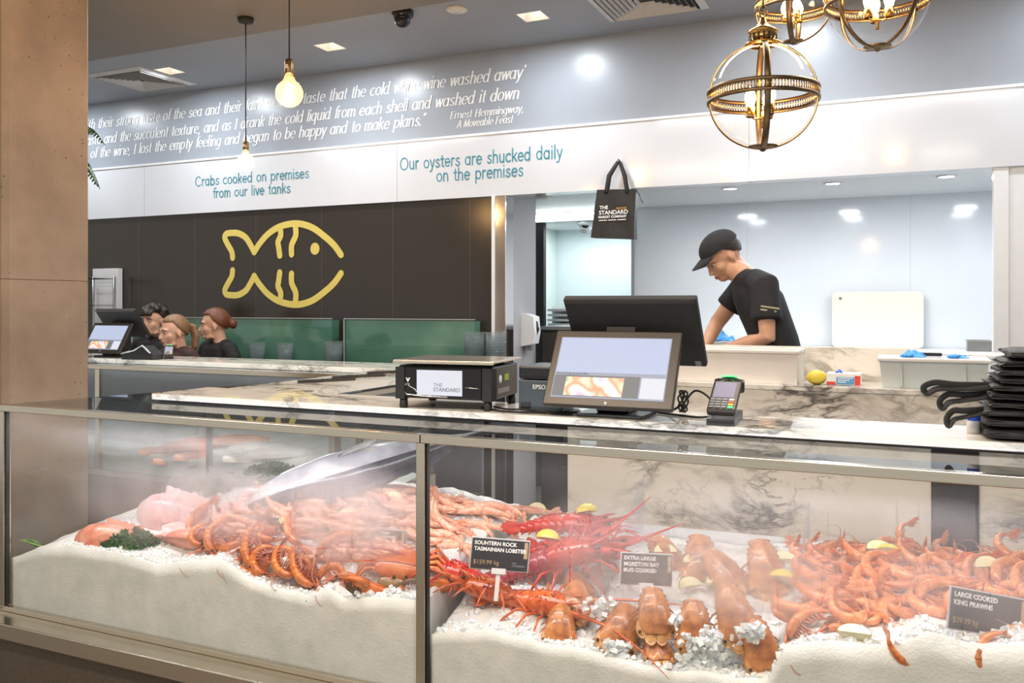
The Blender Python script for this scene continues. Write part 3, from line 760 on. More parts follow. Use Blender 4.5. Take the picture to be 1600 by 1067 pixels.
def dome_cam(name, label, p, aim, body, k=1.0, zc=None):
    t = thing(name, label, 'security camera', p, (0, 0, aim))
    MB().lathe([(0.0, 0), (0.062 * k, 0), (0.064 * k, -0.03 * k), (0.05 * k, -0.045 * k), (0, -0.045 * k)], 28).build('mount', body, t)
    b = MB().ball((0, -0.01 * k, -0.058 * k), (0.047 * k, 0.047 * k, 0.045 * k), 24, 14).build('eyeball', body, t)
    M = Matrix.Rotation(R(-35), 4, 'X')
    MB().cyl(M @ Vector((0, -0.02 * k, 0)) + Vector((0, 0, -0.058 * k)), M @ Vector((0, -0.05 * k, 0)) + Vector((0, -0.01 * k, -0.058 * k)), 0.028 * k, 20).build('lens_ring', 'black_gloss', t)
    MB().ball(M @ Vector((0, -0.048 * k, 0)) + Vector((0, -0.01 * k, -0.058 * k)), 0.014 * k, 12, 8).build('lens', 'grey_plastic', t)
dc_p = atZ(629, 17, ZC)
dome_cam('dome_camera', 'black dome security camera on the grey ceiling', dc_p, TH, 'black_plastic')
dk = atZ(914, 346, 2.36)
dome_cam('dome_camera', 'white dome security camera on the passage ceiling beside the black bag', (dk.x, dk.y, 2.36), TH, 'white_gloss', 1.1)
# kitchen downlights and the strip over the passage
kl = [(1141, 294), (1301, 286), (1479, 275)]
for i, (x, y) in enumerate(kl):
    p = atZ(x, y, 2.45)
    t = thing('round_downlight', ['left', 'middle', 'right'][i] + ' round downlight in the kitchen ceiling over the ' + ['man', 'cutting board', 'white tub'][i], 'downlight', (p.x, p.y, 2.45), group='round downlights in the kitchen ceiling')
    MB().lathe([(0.058, 0.0), (0.062, -0.006), (0.05, -0.008), (0.046, 0.0)], 28).build('trim_ring', 'white_gloss', t)
    MB().cyl((0, 0, -0.004), (0, 0, 0.0), 0.046, 24).build('lamp', 'down_white', t)
p = atZ(846, 305, 2.45)
t = thing('exit_lamp', 'small square lamp on the kitchen ceiling left of the black bag', 'lamp', (p.x, p.y, 2.45))
MB().box((-.07, -.05, -.025), (.07, .05, 0), .004).build('casing', 'white_gloss', t); MB().box((-.055, -.04, -.028), (.055, .04, -.0255)).build('lamp_lens', 'fixture_cream', t)
t = thing('strip_lamp', 'long glowing strip lamp across the passage opening', 'strip lamp', (-2.55, 7.2, 2.405))
MB().box((-.62, -.02, -.045), (.395, .06, .044), .004).build('casing', 'white_gloss', t); MB().box((-.60, -.03, -.038), (.38, -.0205, .020)).build('diffuser', 'led_strip', t)

# ------------------------------------------------------------------ lanterns and bare bulbs
emitter('filament_warm', (1.0, 0.50, 0.12), 110)
emitter('bulb_warm', (1.0, 0.58, 0.20), 34)
glass('lantern_glass', tint=(1.0, 0.985, 0.96), ior=1.45)
glass('bulb_glass', tint=(1.0, 0.93, 0.80), ior=1.45, base=0.10, fogcol=(1.0, 0.85, 0.6))
def lantern(label, c, r, spin, top, tilt=0.0):
    t = thing('globe_lantern', label, 'lantern', c, (0, tilt, spin), group='brass and glass globe lanterns')
    MB().ball((0, 0, 0), r, 48, 28).build('globe', 'lantern_glass', t)
    bd = MB()
    for z in (-0.017, 0.017):
        bd.lathe([(r * 1.005, z - 0.006), (r * 1.05, z - 0.006), (r * 1.06, z), (r * 1.05, z + 0.006), (r * 1.005, z + 0.006)], 64)
    bd = bd.build('equator_band', 'brass_dark', t)
    fr = MB()
    for k in range(110):
        a = 2 * math.pi * k / 110
        fr.tube([(r * 1.03 * math.cos(a), r * 1.03 * math.sin(a), -0.012), (r * 1.03 * math.cos(a), r * 1.03 * math.sin(a), 0.012)], 0.0022, 5)
    fr.build('fretwork', 'brass', bd)
    for k in range(4):
        a = k * math.pi / 2
        pts = [(r * 1.015 * math.cos(ph) * math.cos(a), r * 1.015 * math.cos(ph) * math.sin(a), r * 1.015 * math.sin(ph)) for ph in [R(-86 + 170 * i / 30) for i in range(31)]]
        MB().tube(pts, 0.0105, 6, flat=0.28, side=(-math.sin(a), math.cos(a), 0)).build('meridian_strap', 'brass_dark', t)
    k = r / 0.18
    cp = MB().lathe([(0.048 * k, r * 0.965), (0.062 * k, r * 0.975), (0.062 * k, r * 1.0), (0.046 * k, r * 1.03), (0.046 * k, r * 1.20), (0.052 * k, r * 1.21), (0.05 * k, r * 1.25), (0.028 * k, r * 1.32), (0.012 * k, r * 1.42), (0.010 * k, r * 1.5), (0, r * 1.5)], 32).build('cap', 'brass', t)
    sl = MB()
    for j in range(16):
        a = 2 * math.pi * j / 16
        M = Matrix.Rotation(a, 4, 'Z')
        sl.box((0.0445 * k, -0.0035 * k, r * 1.06), (0.0475 * k, 0.0035 * k, r * 1.17), M=M)
    sl.build('cap_slots', 'vent_dark', cp)
    MB().lathe([(0, -r * 1.075), (0.008 * k, -r * 1.06), (0.012 * k, -r * 1.03), (0.036 * k, -r * 1.0), (0.05 * k, -r * 0.962), (0, -r * 0.96)], 28).build('bottom_finial', 'brass_dark', t)
    st = MB().cyl((0, 0, -r * 0.62), (0, 0, -r * 0.30), 0.006 * k, 10).build('candle_stem', 'brass', t)
    for j in range(3):
        a = 2 * math.pi * j / 3 + 0.5
        x, y = 0.042 * k * math.cos(a), 0.042 * k * math.sin(a)
        h = MB().tube([(0, 0, -r * 0.42), (x * 0.6, y * 0.6, -r * 0.44), (x, y, -r * 0.38)], 0.004 * k, 8).lathe([(0.014 * k, -r * 0.40), (0.016 * k, -r * 0.36), (0.016 * k, -r * 0.20), (0, -r * 0.20)], 16, (x, y, 0)).build('candle_holder', 'brass', t)
        MB().lathe([(0, -r * 0.20), (0.012 * k, -r * 0.19), (0.019 * k, -r * 0.06), (0.018 * k, r * 0.03), (0.008 * k, r * 0.15), (0, r * 0.2)], 16, (x, y, 0)).build('bulb', 'bulb_warm', h)
    light('lantern_light', 'POINT', (0, 0, r * 0.1), 10, (1.0, 0.62, 0.28), 0.05, parent=t)
    # chain
    ch = MB(); z = r * 1.5; n = 0
    while z < top - c[2] - 0.03:
        ax = Vector((1, 0, 0)) if n % 2 else Vector((0, 1, 0))
        ch.tube([Vector((0, 0, z + 0.02)) + ax * 0.011 * math.cos(R(q)) + Vector((0, 0, 0.021 * math.sin(R(q)))) for q in range(0, 360, 30)], 0.003, 6, closed=True)
        z += 0.034; n += 1
    ch.build('chain', 'brass_dark', t)
    MB().lathe([(0, top - c[2] - 0.04), (0.03, top - c[2] - 0.03), (0.055, top - c[2] - 0.001), (0, top - c[2] - 0.001)], 24).build('ceiling_rose', 'brass_dark', t)
L1 = atY(1192, 150, 3.0); lantern('front globe lantern hanging lowest of the three brass lanterns', L1, 0.174, math.atan2(-L1.y, -L1.x) + R(5), 3.2, 0.0)
L2 = atY(1240, 10, 3.67); lantern('globe lantern half hidden behind the lowest brass lantern', L2, 0.146, math.atan2(-L2.y, -L2.x) - R(8), 3.2)
L3 = atY(1371, 0, 3.44); lantern('globe lantern at the right, cut off by the top of the picture', L3, 0.176, math.atan2(-L3.y, -L3.x) + R(45), 3.2)
def bare_bulb(label, px, py, Y, rb, top, group=None):
    c = atY(px, py, Y)
    t = thing('pendant_bulb', label, 'pendant lamp', c, group='bare filament bulbs on cords')
    k = rb / 0.0625
    g = MB().lathe([(0, -rb)] + [(rb * math.cos(R(a)), rb * math.sin(R(a))) for a in range(-80, 61, 10)] + [(0.024 * k, rb * 1.12), (0.017 * k, rb * 1.35), (0.016 * k, rb * 1.5)], 32).build('glass_bulb', 'bulb_glass', t)
    fl = MB()
    for j in range(8):
        a = 2 * math.pi * j / 8
        fl.tube([(0.02 * k * math.cos(a), 0.02 * k * math.sin(a), -0.030 * k), (0.012 * k * math.cos(a), 0.012 * k * math.sin(a), 0.04 * k)], 0.0032 * k, 6)
    fl.build('filament', 'filament_warm', t)
    MB().cyl((0, 0, 0.02 * k), (0, 0, rb * 1.4), 0.004 * k, 8).build('bulb_stem', 'bulb_glass', t)
    so = MB().lathe([(0, rb * 1.42), (0.019 * k, rb * 1.42), (0.021 * k, rb * 1.5), (0.021 * k, rb * 2.35), (0.014 * k, rb * 2.5), (0.005 * k, rb * 2.55), (0, rb * 2.55)], 24).build('socket', 'brass_dark', t)
    MB().box((-0.008, -0.0235 * k, rb * 1.8), (0.008, -0.0205 * k, rb * 2.05)).build('socket_label', 'fixture_cream', so)
    MB().cyl((0, 0, rb * 2.5), (0, 0, top - c.z), 0.0035, 8).build('cord', 'black_matt', t)
    MB().lathe([(0, top - c.z - 0.03), (0.04, top - c.z - 0.025), (0.045, top - c.z - 0.001), (0, top - c.z - 0.001)], 24).build('ceiling_rose', 'black_matt', t)
    light('bulb_light', 'POINT', (0, 0, 0), 11, (1.0, 0.62, 0.28), 0.03, parent=t)
bare_bulb('large bare glowing filament bulb on a black cord', 452, 146, 3.2, 0.0625, 3.2)
bare_bulb('smaller bare glowing filament bulb hanging lower on a thin cord', 384, 254, 3.75, 0.0475, 3.2)
# fern fronds that show past the pillar edge
plain('fern_green', (0.05, 0.13, 0.03), 0.5, var=0.35, nscale=60)
plain('basket_brown', (0.10, 0.06, 0.03), 0.7, var=0.2)
fb = Vector((-3.98, 3.10, 2.30))
t = thing('hanging_fern', 'green fern fronds poking out past the pillar edge', 'fern', fb)
def frond(a, b, sag, n=22, w=0.06):
    m = MB(); a = Vector(a); b = Vector(b); pts = []
    for i in range(n + 1):
        u = i / n; pts.append(a.lerp(b, u) + Vector((0, 0, sag * 4 * u * (1 - u))))
    m.tube(pts, 0.002, 5)
    for i in range(2, n):
        d = (pts[i + 1] - pts[i - 1]).normalized(); s_ = d.cross(Vector((0, 0, 1))).normalized()
        L = w * math.sin(math.pi * min(1, (i / n) ** 0.7 * 0.93 + 0.07)) + 0.008
        for sg in (-1, 1):
            q = pts[i]; e = q + s_ * sg * L * 0.75 + d * L * 0.35 - Vector((0, 0, L * 0.5)); h = d * 0.0075
            m.add([q - h, q + h, e.lerp(q, 0.3) + h * 0.9, e, e.lerp(q, 0.3) - h * 0.9], [(0, 1, 2, 3, 4)])
    return m
def tof(px, py, Y): return atY(px, py, Y) - fb
e1, e2 = tof(163, 226, 3.02), tof(152, 291, 3.0)
frond((0.05, 0, 0.12), e1, 0.10).build('frond', 'fern_green', t)
frond((0.05, 0, 0.05), e2, 0.07).build('frond', 'fern_green', t)
for a in (60, 140, 200, 260, 320):
    frond((0, 0, 0.10), (0.25 * math.cos(R(a)) - 0.08, 0.25 * math.sin(R(a)), -0.06), 0.1).build('frond', 'fern_green', t)
MB().lathe([(0, -0.10), (0.07, -0.10), (0.12, 0.02), (0.125, 0.06), (0.11, 0.06), (0.10, 0.03), (0, 0.02)], 24).build('basket', 'basket_brown', t)
for a in (0, 120, 240):
    MB().tube([(0.118 * math.cos(R(a)), 0.118 * math.sin(R(a)), 0.055), (0, 0, 0.55)], 0.002, 5).build('hanger', 'black_matt', t)
MB().cyl((0, 0, 0.55), (0, 0, 0.899), 0.003, 6).build('cord', 'black_matt', t)
# ------------------------------------------------------------------ ice bed and seafood
from mathutils import noise as mno
def ice_mat():
    m, nt, b = newmat('ice')
    co = coord(nt)
    n1 = N(nt, 'ShaderNodeTexVoronoi', i_Scale=150.0); nt.links.new(co, n1.inputs['Vector'])
    n2 = N(nt, 'ShaderNodeTexNoise', i_Scale=14.0, i_Detail=4.0); nt.links.new(co, n2.inputs['Vector'])
    nt.links.new(ramp(nt, n2.outputs[0], [(0.3, (0.74, 0.77, 0.76)), (0.7, (0.90, 0.91, 0.91))]), b.inputs['Base Color'])
    b.inputs['Roughness'].default_value = 0.3
    b.inputs['Subsurface Weight'].default_value = 0.35
    b.inputs['Subsurface Radius'].default_value = (0.03, 0.035, 0.04)
    b.inputs['Subsurface Scale'].default_value = 0.5
    bp = N(nt, 'ShaderNodeBump', i_Strength=0.22, i_Distance=0.004)
    nt.links.new(math_(nt, 'ADD', n1.outputs['Distance'], n2.outputs[0]), bp.inputs['Height']); nt.links.new(bp.outputs[0], b.inputs['Normal'])
ice_mat()
plain('ice_chunk', (0.88, 0.91, 0.94), 0.12, var=0.04, bump=0.2, bscale=60, sss=0.3)
def shell(name, cols, rough=0.22, nscale=40, coat=0.4, bump=0.15, bscale=220, sss=0.0):
    m, nt, b = newmat(name)
    co = coord(nt)
    nz = N(nt, 'ShaderNodeTexNoise', i_Scale=nscale, i_Detail=4.0, i_Roughness=0.6); nt.links.new(co, nz.inputs['Vector'])
    st = [(0.28 + 0.44 * i / (len(cols) - 1), c) for i, c in enumerate(cols)]
    nt.links.new(ramp(nt, nz.outputs[0], st), b.inputs['Base Color'])
    b.inputs['Roughness'].default_value = rough; b.inputs['Coat Weight'].default_value = coat; b.inputs['Coat Roughness'].default_value = 0.08
    n2 = N(nt, 'ShaderNodeTexNoise', i_Scale=bscale, i_Detail=2.0); nt.links.new(co, n2.inputs['Vector'])
    bp = N(nt, 'ShaderNodeBump', i_Strength=bump, i_Distance=0.002); nt.links.new(n2.outputs[0], bp.inputs['Height']); nt.links.new(bp.outputs[0], b.inputs['Normal'])
    if sss:
        b.inputs['Subsurface Weight'].default_value = sss; b.inputs['Subsurface Radius'].default_value = (0.02, 0.007, 0.004); b.inputs['Subsurface Scale'].default_value = 0.3
shell('prawn_cooked', [(0.62, 0.10, 0.015), (0.80, 0.22, 0.03), (0.86, 0.36, 0.10)], nscale=55)
shell('prawn_head', [(0.42, 0.09, 0.03), (0.66, 0.17, 0.04), (0.74, 0.30, 0.12)], nscale=70)
shell('prawn_red', [(0.55, 0.10, 0.025), (0.76, 0.22, 0.055), (0.86, 0.44, 0.20)], nscale=55)
shell('prawn_raw', [(0.72, 0.26, 0.15), (0.86, 0.42, 0.28), (0.92, 0.66, 0.52)], nscale=55)
shell('prawn_leg', [(0.50, 0.12, 0.07), (0.70, 0.26, 0.16)], nscale=50)
shell('lobster_orange', [(0.38, 0.035, 0.008), (0.60, 0.10, 0.015), (0.70, 0.20, 0.05)], nscale=35, bump=0.4, bscale=160)
shell('lobster_red', [(0.36, 0.015, 0.012), (0.58, 0.035, 0.02), (0.66, 0.08, 0.05)], nscale=30, bump=0.4, bscale=160)
shell('lobster_purple', [(0.26, 0.03, 0.04), (0.42, 0.07, 0.09), (0.52, 0.16, 0.17)], nscale=26, bump=0.3, bscale=140)
shell('bug_shell', [(0.20, 0.055, 0.015), (0.50, 0.165, 0.035), (0.64, 0.30, 0.10)], rough=0.34, nscale=42, bump=0.8, bscale=110)
shell('bug_plate', [(0.30, 0.10, 0.025), (0.56, 0.24, 0.06), (0.72, 0.42, 0.17)], rough=0.3, nscale=40, bump=0.4, bscale=150)
shell('crab_orange', [(0.44, 0.07, 0.012), (0.70, 0.15, 0.02), (0.78, 0.28, 0.06)], nscale=22)
shell('crab_dark', [(0.10, 0.055, 0.03), (0.22, 0.12, 0.06)], nscale=50)
shell('crab_body', [(0.20, 0.12, 0.05), (0.42, 0.26, 0.11)], nscale=60, bump=0.6)
shell('fish_red', [(0.58, 0.14, 0.08), (0.72, 0.28, 0.18), (0.80, 0.45, 0.34)], nscale=18, bump=0.5, bscale=260)
shell('fish_pink', [(0.80, 0.42, 0.42), (0.88, 0.58, 0.58), (0.92, 0.80, 0.82)], nscale=9, bump=0.3, bscale=220)
shell('fish_silver', [(0.28, 0.31, 0.38), (0.52, 0.54, 0.62), (0.76, 0.77, 0.82)], nscale=7, rough=0.18, bump=0.2, bscale=240)
shell('fish_dark', [(0.035, 0.04, 0.05), (0.07, 0.08, 0.10), (0.14, 0.15, 0.18)], nscale=10, rough=0.18)
shell('salmon', [(0.74, 0.24, 0.13), (0.84, 0.36, 0.22), (0.88, 0.50, 0.36)], nscale=16, rough=0.3)
shell('white_fillet', [(0.60, 0.55, 0.52), (0.74, 0.70, 0.67), (0.82, 0.80, 0.80)], nscale=14, rough=0.3)
shell('lemon_skin', [(0.80, 0.60, 0.05), (0.88, 0.72, 0.10)], nscale=20, bump=0.5, bscale=200)
shell('lemon_flesh', [(0.86, 0.80, 0.42), (0.92, 0.88, 0.62)], nscale=50)
shell('lime_skin', [(0.36, 0.52, 0.08), (0.52, 0.66, 0.18)], nscale=30)
shell('parsley', [(0.015, 0.06, 0.012), (0.04, 0.15, 0.03), (0.11, 0.26, 0.06)], rough=0.5, nscale=60, coat=0.0)
plain('eye_black', (0.01, 0.008, 0.008), 0.1, var=0.0)

def lerpl(tab, x):
    if x <= tab[0][0]: return tab[0][1]
    for (a, va), (b, vb) in zip(tab, tab[1:]):
        if x <= b: return va + (vb - va) * (x - a) / (b - a)
    return tab[-1][1]
YI = 2.1065
front_px = [(18, 872), (60, 856), (110, 852), (180, 862), (245, 884), (290, 876), (340, 872), (390, 906), (440, 920), (480, 932), (510, 916), (540, 940), (580, 934), (650, 938)]
front_px2 = [(672, 992), (760, 985), (810, 996), (860, 1008), (905, 1014), (950, 1028), (1000, 1040), (1060, 1052), (1090, 1050), (1150, 1060), (1200, 1062), (1225, 1010), (1260, 1004), (1330, 1006), (1400, 1010), (1450, 990), (1510, 1006), (1600, 1004)]
ftab = [(atY(x, y, YI).x, atY(x, y, YI).z) for x, y in front_px + front_px2] + [(0.56, 0.86)]
btab = [(-2.95, 0.80), (-2.6, 0.85), (-2.3, 0.90), (-1.9, 0.945), (-1.5, 0.94), (-1.26, 0.90), (-1.15, 0.85), (-0.8, 0.85), (-0.55, 0.86), (-0.25, 0.88), (0.55, 0.905)]
YB = 2.84
def ice_z(x, y):
    s_ = min(1, max(0, (y - YI - 0.075) / (YB - YI - 0.075)))
    f_, b_ = lerpl(ftab, x), lerpl(btab, x)
    z = f_ + (b_ - f_) * (1 - (1 - s_) ** 1.7)
    n1 = mno.noise(Vector((x * 9, y * 9, 1.3))) * 0.012 + mno.noise(Vector((x * 28, y * 28, 4.1))) * 0.005
    return z + n1 * min(1, 0.45 + s_ * 4) 
def ice_bed(x0, x1, y0, y1, zf, nx, ny, zb, name, label, slant=0.0):
    m = MB(); 
    vs = []; fs = []
    rows = [(y0 + (y1 - y0) * (j / ny) ** 1.3) for j in range(ny + 1)]
    for k in range(6):      # front face against the glass
        for i in range(nx + 1):
            x = x0 + (x1 - x0) * i / nx
            zt = zf(x, y0)
            vs.append(Vector((x, y0 + 0.0012 * mno.noise(Vector((x * 40, k * 3.0, 0))) + 0.0012, zb + (zt - zb) * k / 6)))
    for y in rows:
        xa = x0 + slant * (y - y0) / (y1 - y0)
        for i in range(nx + 1):
            x = xa + (x1 - xa) * i / nx
            vs.append(Vector((x, y + 0.0012, zf(x, y))))
    w = nx + 1
    for j in range(6 + ny):
        for i in range(nx):
            fs.append((j * w + i, j * w + i + 1, (j + 1) * w + i + 1, (j + 1) * w + i))
    m.add(vs, fs, True)
    # back, ends and underside close the bed
    o = len(m.v); top = (6 + ny) * w
    m.add([(x0 + slant, y1, zb), (x1, y1, zb), (x1, y0, zb), (x0, y0, zb)], [(0, 1, 2, 3)])
    m.f.append((top + nx, top, o, o + 1)); m.sm.append(False); m.mi.append(0)
    m.f.append(tuple([j * w for j in range(7 + ny)][::-1]) + (o,)[:0] + (o,)); m.sm.append(False); m.mi.append(0)
    m.f.append(tuple([j * w + nx for j in range(7 + ny)]) + (o + 1,)); m.sm.append(False); m.mi.append(0)
    return tag(m.build(name, 'ice'), label, 'ice', kind='stuff')
ICE_L = ice_bed(-2.945, -1.252, YI, YB, ice_z, 210, 44, 0.531, 'crushed_ice', 'bed of crushed ice behind the left front pane of the display counter', 0.20)
ICE_R = ice_bed(-1.210, 0.505, YI, YB, ice_z, 210, 44, 0.531, 'crushed_ice', 'bed of crushed ice behind the right front pane of the display counter')
rnd = random.Random(11)
def chips(n, xr, yf, size, name, par, zf=ice_z):
    m = MB()
    for _ in range(n):
        x = rnd.uniform(*xr); y = yf(); r = rnd.uniform(*size)
        M = Matrix.Translation((x, y, zf(x, y) + r * 0.25)) @ Euler((rnd.uniform(0, 6), rnd.uniform(0, 6), rnd.uniform(0, 6))).to_matrix().to_4x4() @ Matrix.Diagonal((r * rnd.uniform(.6, 1.3), r * rnd.uniform(.5, 1.0), r * rnd.uniform(.4, 0.9), 1))
        a = [(-1, -.6, -1), (1, -1, -.7), (.8, 1, -1), (-1, .9, -.8), (-.7, -.8, 1), (.9, -.7, .8), (1, .7, 1), (-.8, 1, .7)]
        m.add([M @ Vector(p) for p in a], [(0, 3, 2, 1), (4, 5, 6, 7), (0, 1, 5, 4), (1, 2, 6, 5), (2, 3, 7, 6), (3, 0, 4, 7)])
    return tag(m.build(name, 'ice_chunk', par), kind='stuff')
chips(1500, (-2.72, -1.27), lambda: YI + 0.012 + 0.70 * rnd.random() ** 2.0, (0.003, 0.008), 'ice_chips', ICE_L)
chips(1900, (-1.20, 0.49), lambda: YI + 0.012 + 0.70 * rnd.random() ** 2.0, (0.003, 0.009), 'ice_chips', ICE_R)
# beds in the other counters
arm_z = lambda x, y: 0.80 + 0.02 * mno.noise(Vector((x * 8, y * 8, 0)))
ice_bed(-2.52, -2.13, 2.93, 3.69, arm_z, 24, 30, 0.523, 'crushed_ice', 'bed of crushed ice in the short counter behind the left end')
far_z = lambda x, y: 0.74 + 0.10 * (y - 3.76) / 0.46 + 0.015 * mno.noise(Vector((x * 8, y * 8, 0)))
ice_bed(-6.6, -2.62, 3.76, 4.235, far_z, 120, 16, 0.601, 'crushed_ice', 'bed of crushed ice in the far counter by the staff')

# ---- prawns: lying on their side, local x along the body, curl in the local xy plane
def prawn_parts(curl, L, fl, rr):
    body, head = MB(), MB()
    Rr = L / curl
    def pt(u): th = curl * u; return Vector((Rr * math.sin(th), Rr * math.cos(th) - Rr, 0))
    prof = [(0, .25), (.06, .55), (.16, .92), (.32, 1.0), (.40, .93), (.6, .86), (.8, .62), (.93, .42), (1, .3)]
    def rad(u, seg=True):
        r = lerpl(prof, u) * rr
        if u > .36: r *= 1.0 + 0.10 * (1 - (((u - .36) / .64 * 6) % 1.0))
        return r
    us = [i / 12 * .36 for i in range(13)]
    head.tube([pt(u) for u in us], [rad(u) for u in us], 10, flat=0.82, side=(0, 0, 1))
    d0 = Vector((-1, 0.10, 0))
    head.tube([pt(.06) + Vector((0, rr * .5, 0)), pt(0) + d0 * rr * 1.2 + Vector((0, rr * .3, 0)), pt(0) + d0 * rr * 3.2 + Vector((0, rr * .7, 0))], [rr * .30, rr * .2, rr * .03], 6)
    us = [.35 + .65 * i / 30 for i in range(31)]
    body.tube([pt(u) for u in us], [rad(u) for u in us], 10, flat=0.82, side=(0, 0, 1))
    tail = MB(); e = pt(1); dt = (pt(1) - pt(.97)).normalized(); sd = Vector((0, 0, 1)); nn = dt.cross(sd)
    for a in (-38, -14, 14, 38):
        dd = dt * math.cos(R(a)) + sd * math.sin(R(a)); ss = dd.cross(nn).normalized()
        l_ = rr * 2.3
        tail.add([e - dt * rr * .3 - ss * rr * .22, e + dd * l_ * .6 - ss * rr * .55, e + dd * l_ - ss * rr * .2, e + dd * l_ + ss * rr * .2, e + dd * l_ * .6 + ss * rr * .55, e - dt * rr * .3 + ss * rr * .22, e + dd * l_ * .5 + nn * rr * .22], [(0, 1, 6), (1, 2, 6), (2, 3, 6), (3, 4, 6), (4, 5, 6), (5, 0, 6), (0, 5, 4, 3, 2, 1)])
    legs = []
    for i in range(5):
        for sg in (-1, 1):
            u = .14 + .055 * i; p = pt(u); inn = (Vector((0, -Rr, 0)) - p).normalized(); tg = (pt(u) - pt(u + .02)).normalized()
            a = p + inn * rad(u) * .8 + Vector((0, 0, sg * rr * .35)); b = a + inn * rr * 1.5 + tg * rr * (.9 - .3 * i) + Vector((0, 0, sg * rr * .5)); c = b + inn * rr * 1.0 + tg * rr * (1.8 - .5 * i)
            legs.append(MB().tube([a, b, c], [rr * .15, rr * .12, rr * .04], 5))
    swim = MB()
    for i in range(5):
        u = .45 + .095 * i; p = pt(u); inn = (Vector((0, -Rr, 0)) - p).normalized(); tg = (pt(u + .02) - pt(u)).normalized()
        for sg in (-1, 1):
            a = p + inn * rad(u) * .7 + Vector((0, 0, sg * rr * .4)); swim.tube([a, a + inn * rr * .7 + tg * rr * .5, a + inn * rr * 1.0 + tg * rr * 1.2], [rr * .2, rr * .22, rr * .06], 5)
    ant = []
    for sg in (-1, 1):
        p = pt(.03) + Vector((0, 0, sg * rr * .3)); q = [p]
        for i in range(1, 14):
            v = i / 13
            q.append(p + Vector((-rr * 5 * fl * math.sin(v * 2.2), rr * (2.0 * v - 6.5 * v * v) * fl, sg * rr * (1.5 * v + 1.0 * math.sin(3 * v)) * .5)))
        ant.append(MB().tube(q, [rr * .10 * (1 - .75 * i / 13) for i in range(14)], 4))
    eye = MB().ball(pt(.05) + Vector((-rr * .2, rr * .2, rr * .62)), rr * .24, 8, 6)
    return body, head, tail, legs, swim, ant, eye
def prawn_proto(curl, L, rr, shellm, headm, detail=True):
    body, head, tail, legs, swim, ant, eye = prawn_parts(curl, L, 1 if detail else .6, rr)
    o = body.build('prawn', shellm)
    head.build('head', headm, o); tail.build('tail_fan', headm, o)
    if detail:
        for l_ in legs: l_.build('leg', 'prawn_leg', o)
        for a in ant: a.build('antenna', 'prawn_leg', o)
        eye.build('eye', 'eye_black', o)
        swim.build('swimmerets', 'prawn_leg', o)
    else:
        for a in ant: a.build('antenna', 'prawn_leg', o)
    return o
PROTO = {}
USED = set()
def settle(o, lift=None):
    # keep a thing behind the pane and, when asked, on top of the ice
    bpy.context.view_layer.update()
    M = Matrix.LocRotScale(o.location, o.rotation_quaternion, o.scale)
    vs = []
    def walk(q, T):
        if q.type == 'MESH': vs.extend(T @ Vector(c) for c in q.bound_box)
        for k in q.children: walk(k, T @ k.matrix_local)
    if o.type == 'MESH': vs.extend(M @ Vector(c) for c in o.bound_box)
    for k in o.children: 
        if not k.name.startswith('antenn'): walk(k, M @ k.matrix_local)
    lo = min(v.y for v in vs)
    if lo < 2.1095: o.location.y += 2.1095 - lo
    if lift is not None: o.location.z = max(o.location.z, ice_z(o.location.x, o.location.y) + lift)
    return o
def spawn(key, M, label=None, cat=None, group=None):
    o = PROTO[key]
    if key in USED: o = copy_tree(o)
    USED.add(key)
    o.rotation_mode = 'QUATERNION'
    loc, rot, sc_ = M.decompose()
    o.location = loc; o.rotation_quaternion = rot; o.scale = sc_
    return tag(o, label, cat, group)
for i, (c_, L_) in enumerate(((3.6, .125), (2.7, .13), (1.7, .135))):
    PROTO['pc%d' % i] = prawn_proto(c_, L_, 0.0150, 'prawn_cooked', 'prawn_head')
    PROTO['pr%d' % i] = prawn_proto(c_, L_, 0.0145, 'prawn_red', 'prawn_red', False)
for i, c_ in enumerate((0.5, 0.9, 1.4)):
    PROTO['pw%d' % i] = prawn_proto(c_, .155, 0.0130, 'prawn_raw', 'prawn_raw', False)
def orient(p, yaw, tilt=0.0, roll=0.0, s=1.0):
    """yaw: heading in the view's ground plane (0 = to the right of the photo); tilt leans the top towards the viewer"""
    B = basis(RIGHT, FWD, UP).to_3x3().to_4x4()
    return Matrix.Translation(p) @ B @ Matrix.Rotation(R(tilt), 4, 'X') @ Matrix.Rotation(R(yaw), 4, 'Z') @ Matrix.Rotation(R(roll), 4, 'X') @ Matrix.Scale(s, 4)
# front heap of cooked prawns behind the left pane: (px, py, Y, yaw, tilt, kind)
spots = [(335, 862, 2.165, 155, 60, 1), (318, 850, 2.20, 200, 50, 0), (372, 838, 2.23, 20, 40, 2), (405, 862, 2.16, -40, 62, 0), (378, 884, 2.145, 10, 66, 1), (412, 900, 2.14, 185, 70, 0), (440, 884, 2.155, 60, 60, 1), (468, 912, 2.14, -20, 66, 2), (500, 906, 2.15, 100, 60, 0), (496, 872, 2.17, 80, 62, 2), (520, 886, 2.175, 20, 55, 1), (470, 850, 2.25, 160, 45, 2), (430, 842, 2.26, 200, 40, 1), (352, 832, 2.30, 30, 40, 0), (300, 838, 2.27, 130, 40, 2), (520, 858, 2.25, 10, 45, 0), (485, 928, 2.135, 170, 72, 2), (540, 916, 2.15, 190, 66, 2)]
spots += [(360, 872, 2.135, 30, 62, 1), (392, 888, 2.13, 140, 66, 2), (425, 868, 2.20, 70, 50, 0), (455, 900, 2.13, 200, 70, 1), (310, 866, 2.16, 30, 55, 2), (345, 848, 2.22, 160, 45, 1), (515, 915, 2.13, 30, 70, 1), (482, 890, 2.20, 300, 50, 1), (380, 855, 2.24, 250, 40, 1), (530, 932, 2.125, 160, 70, 2)]
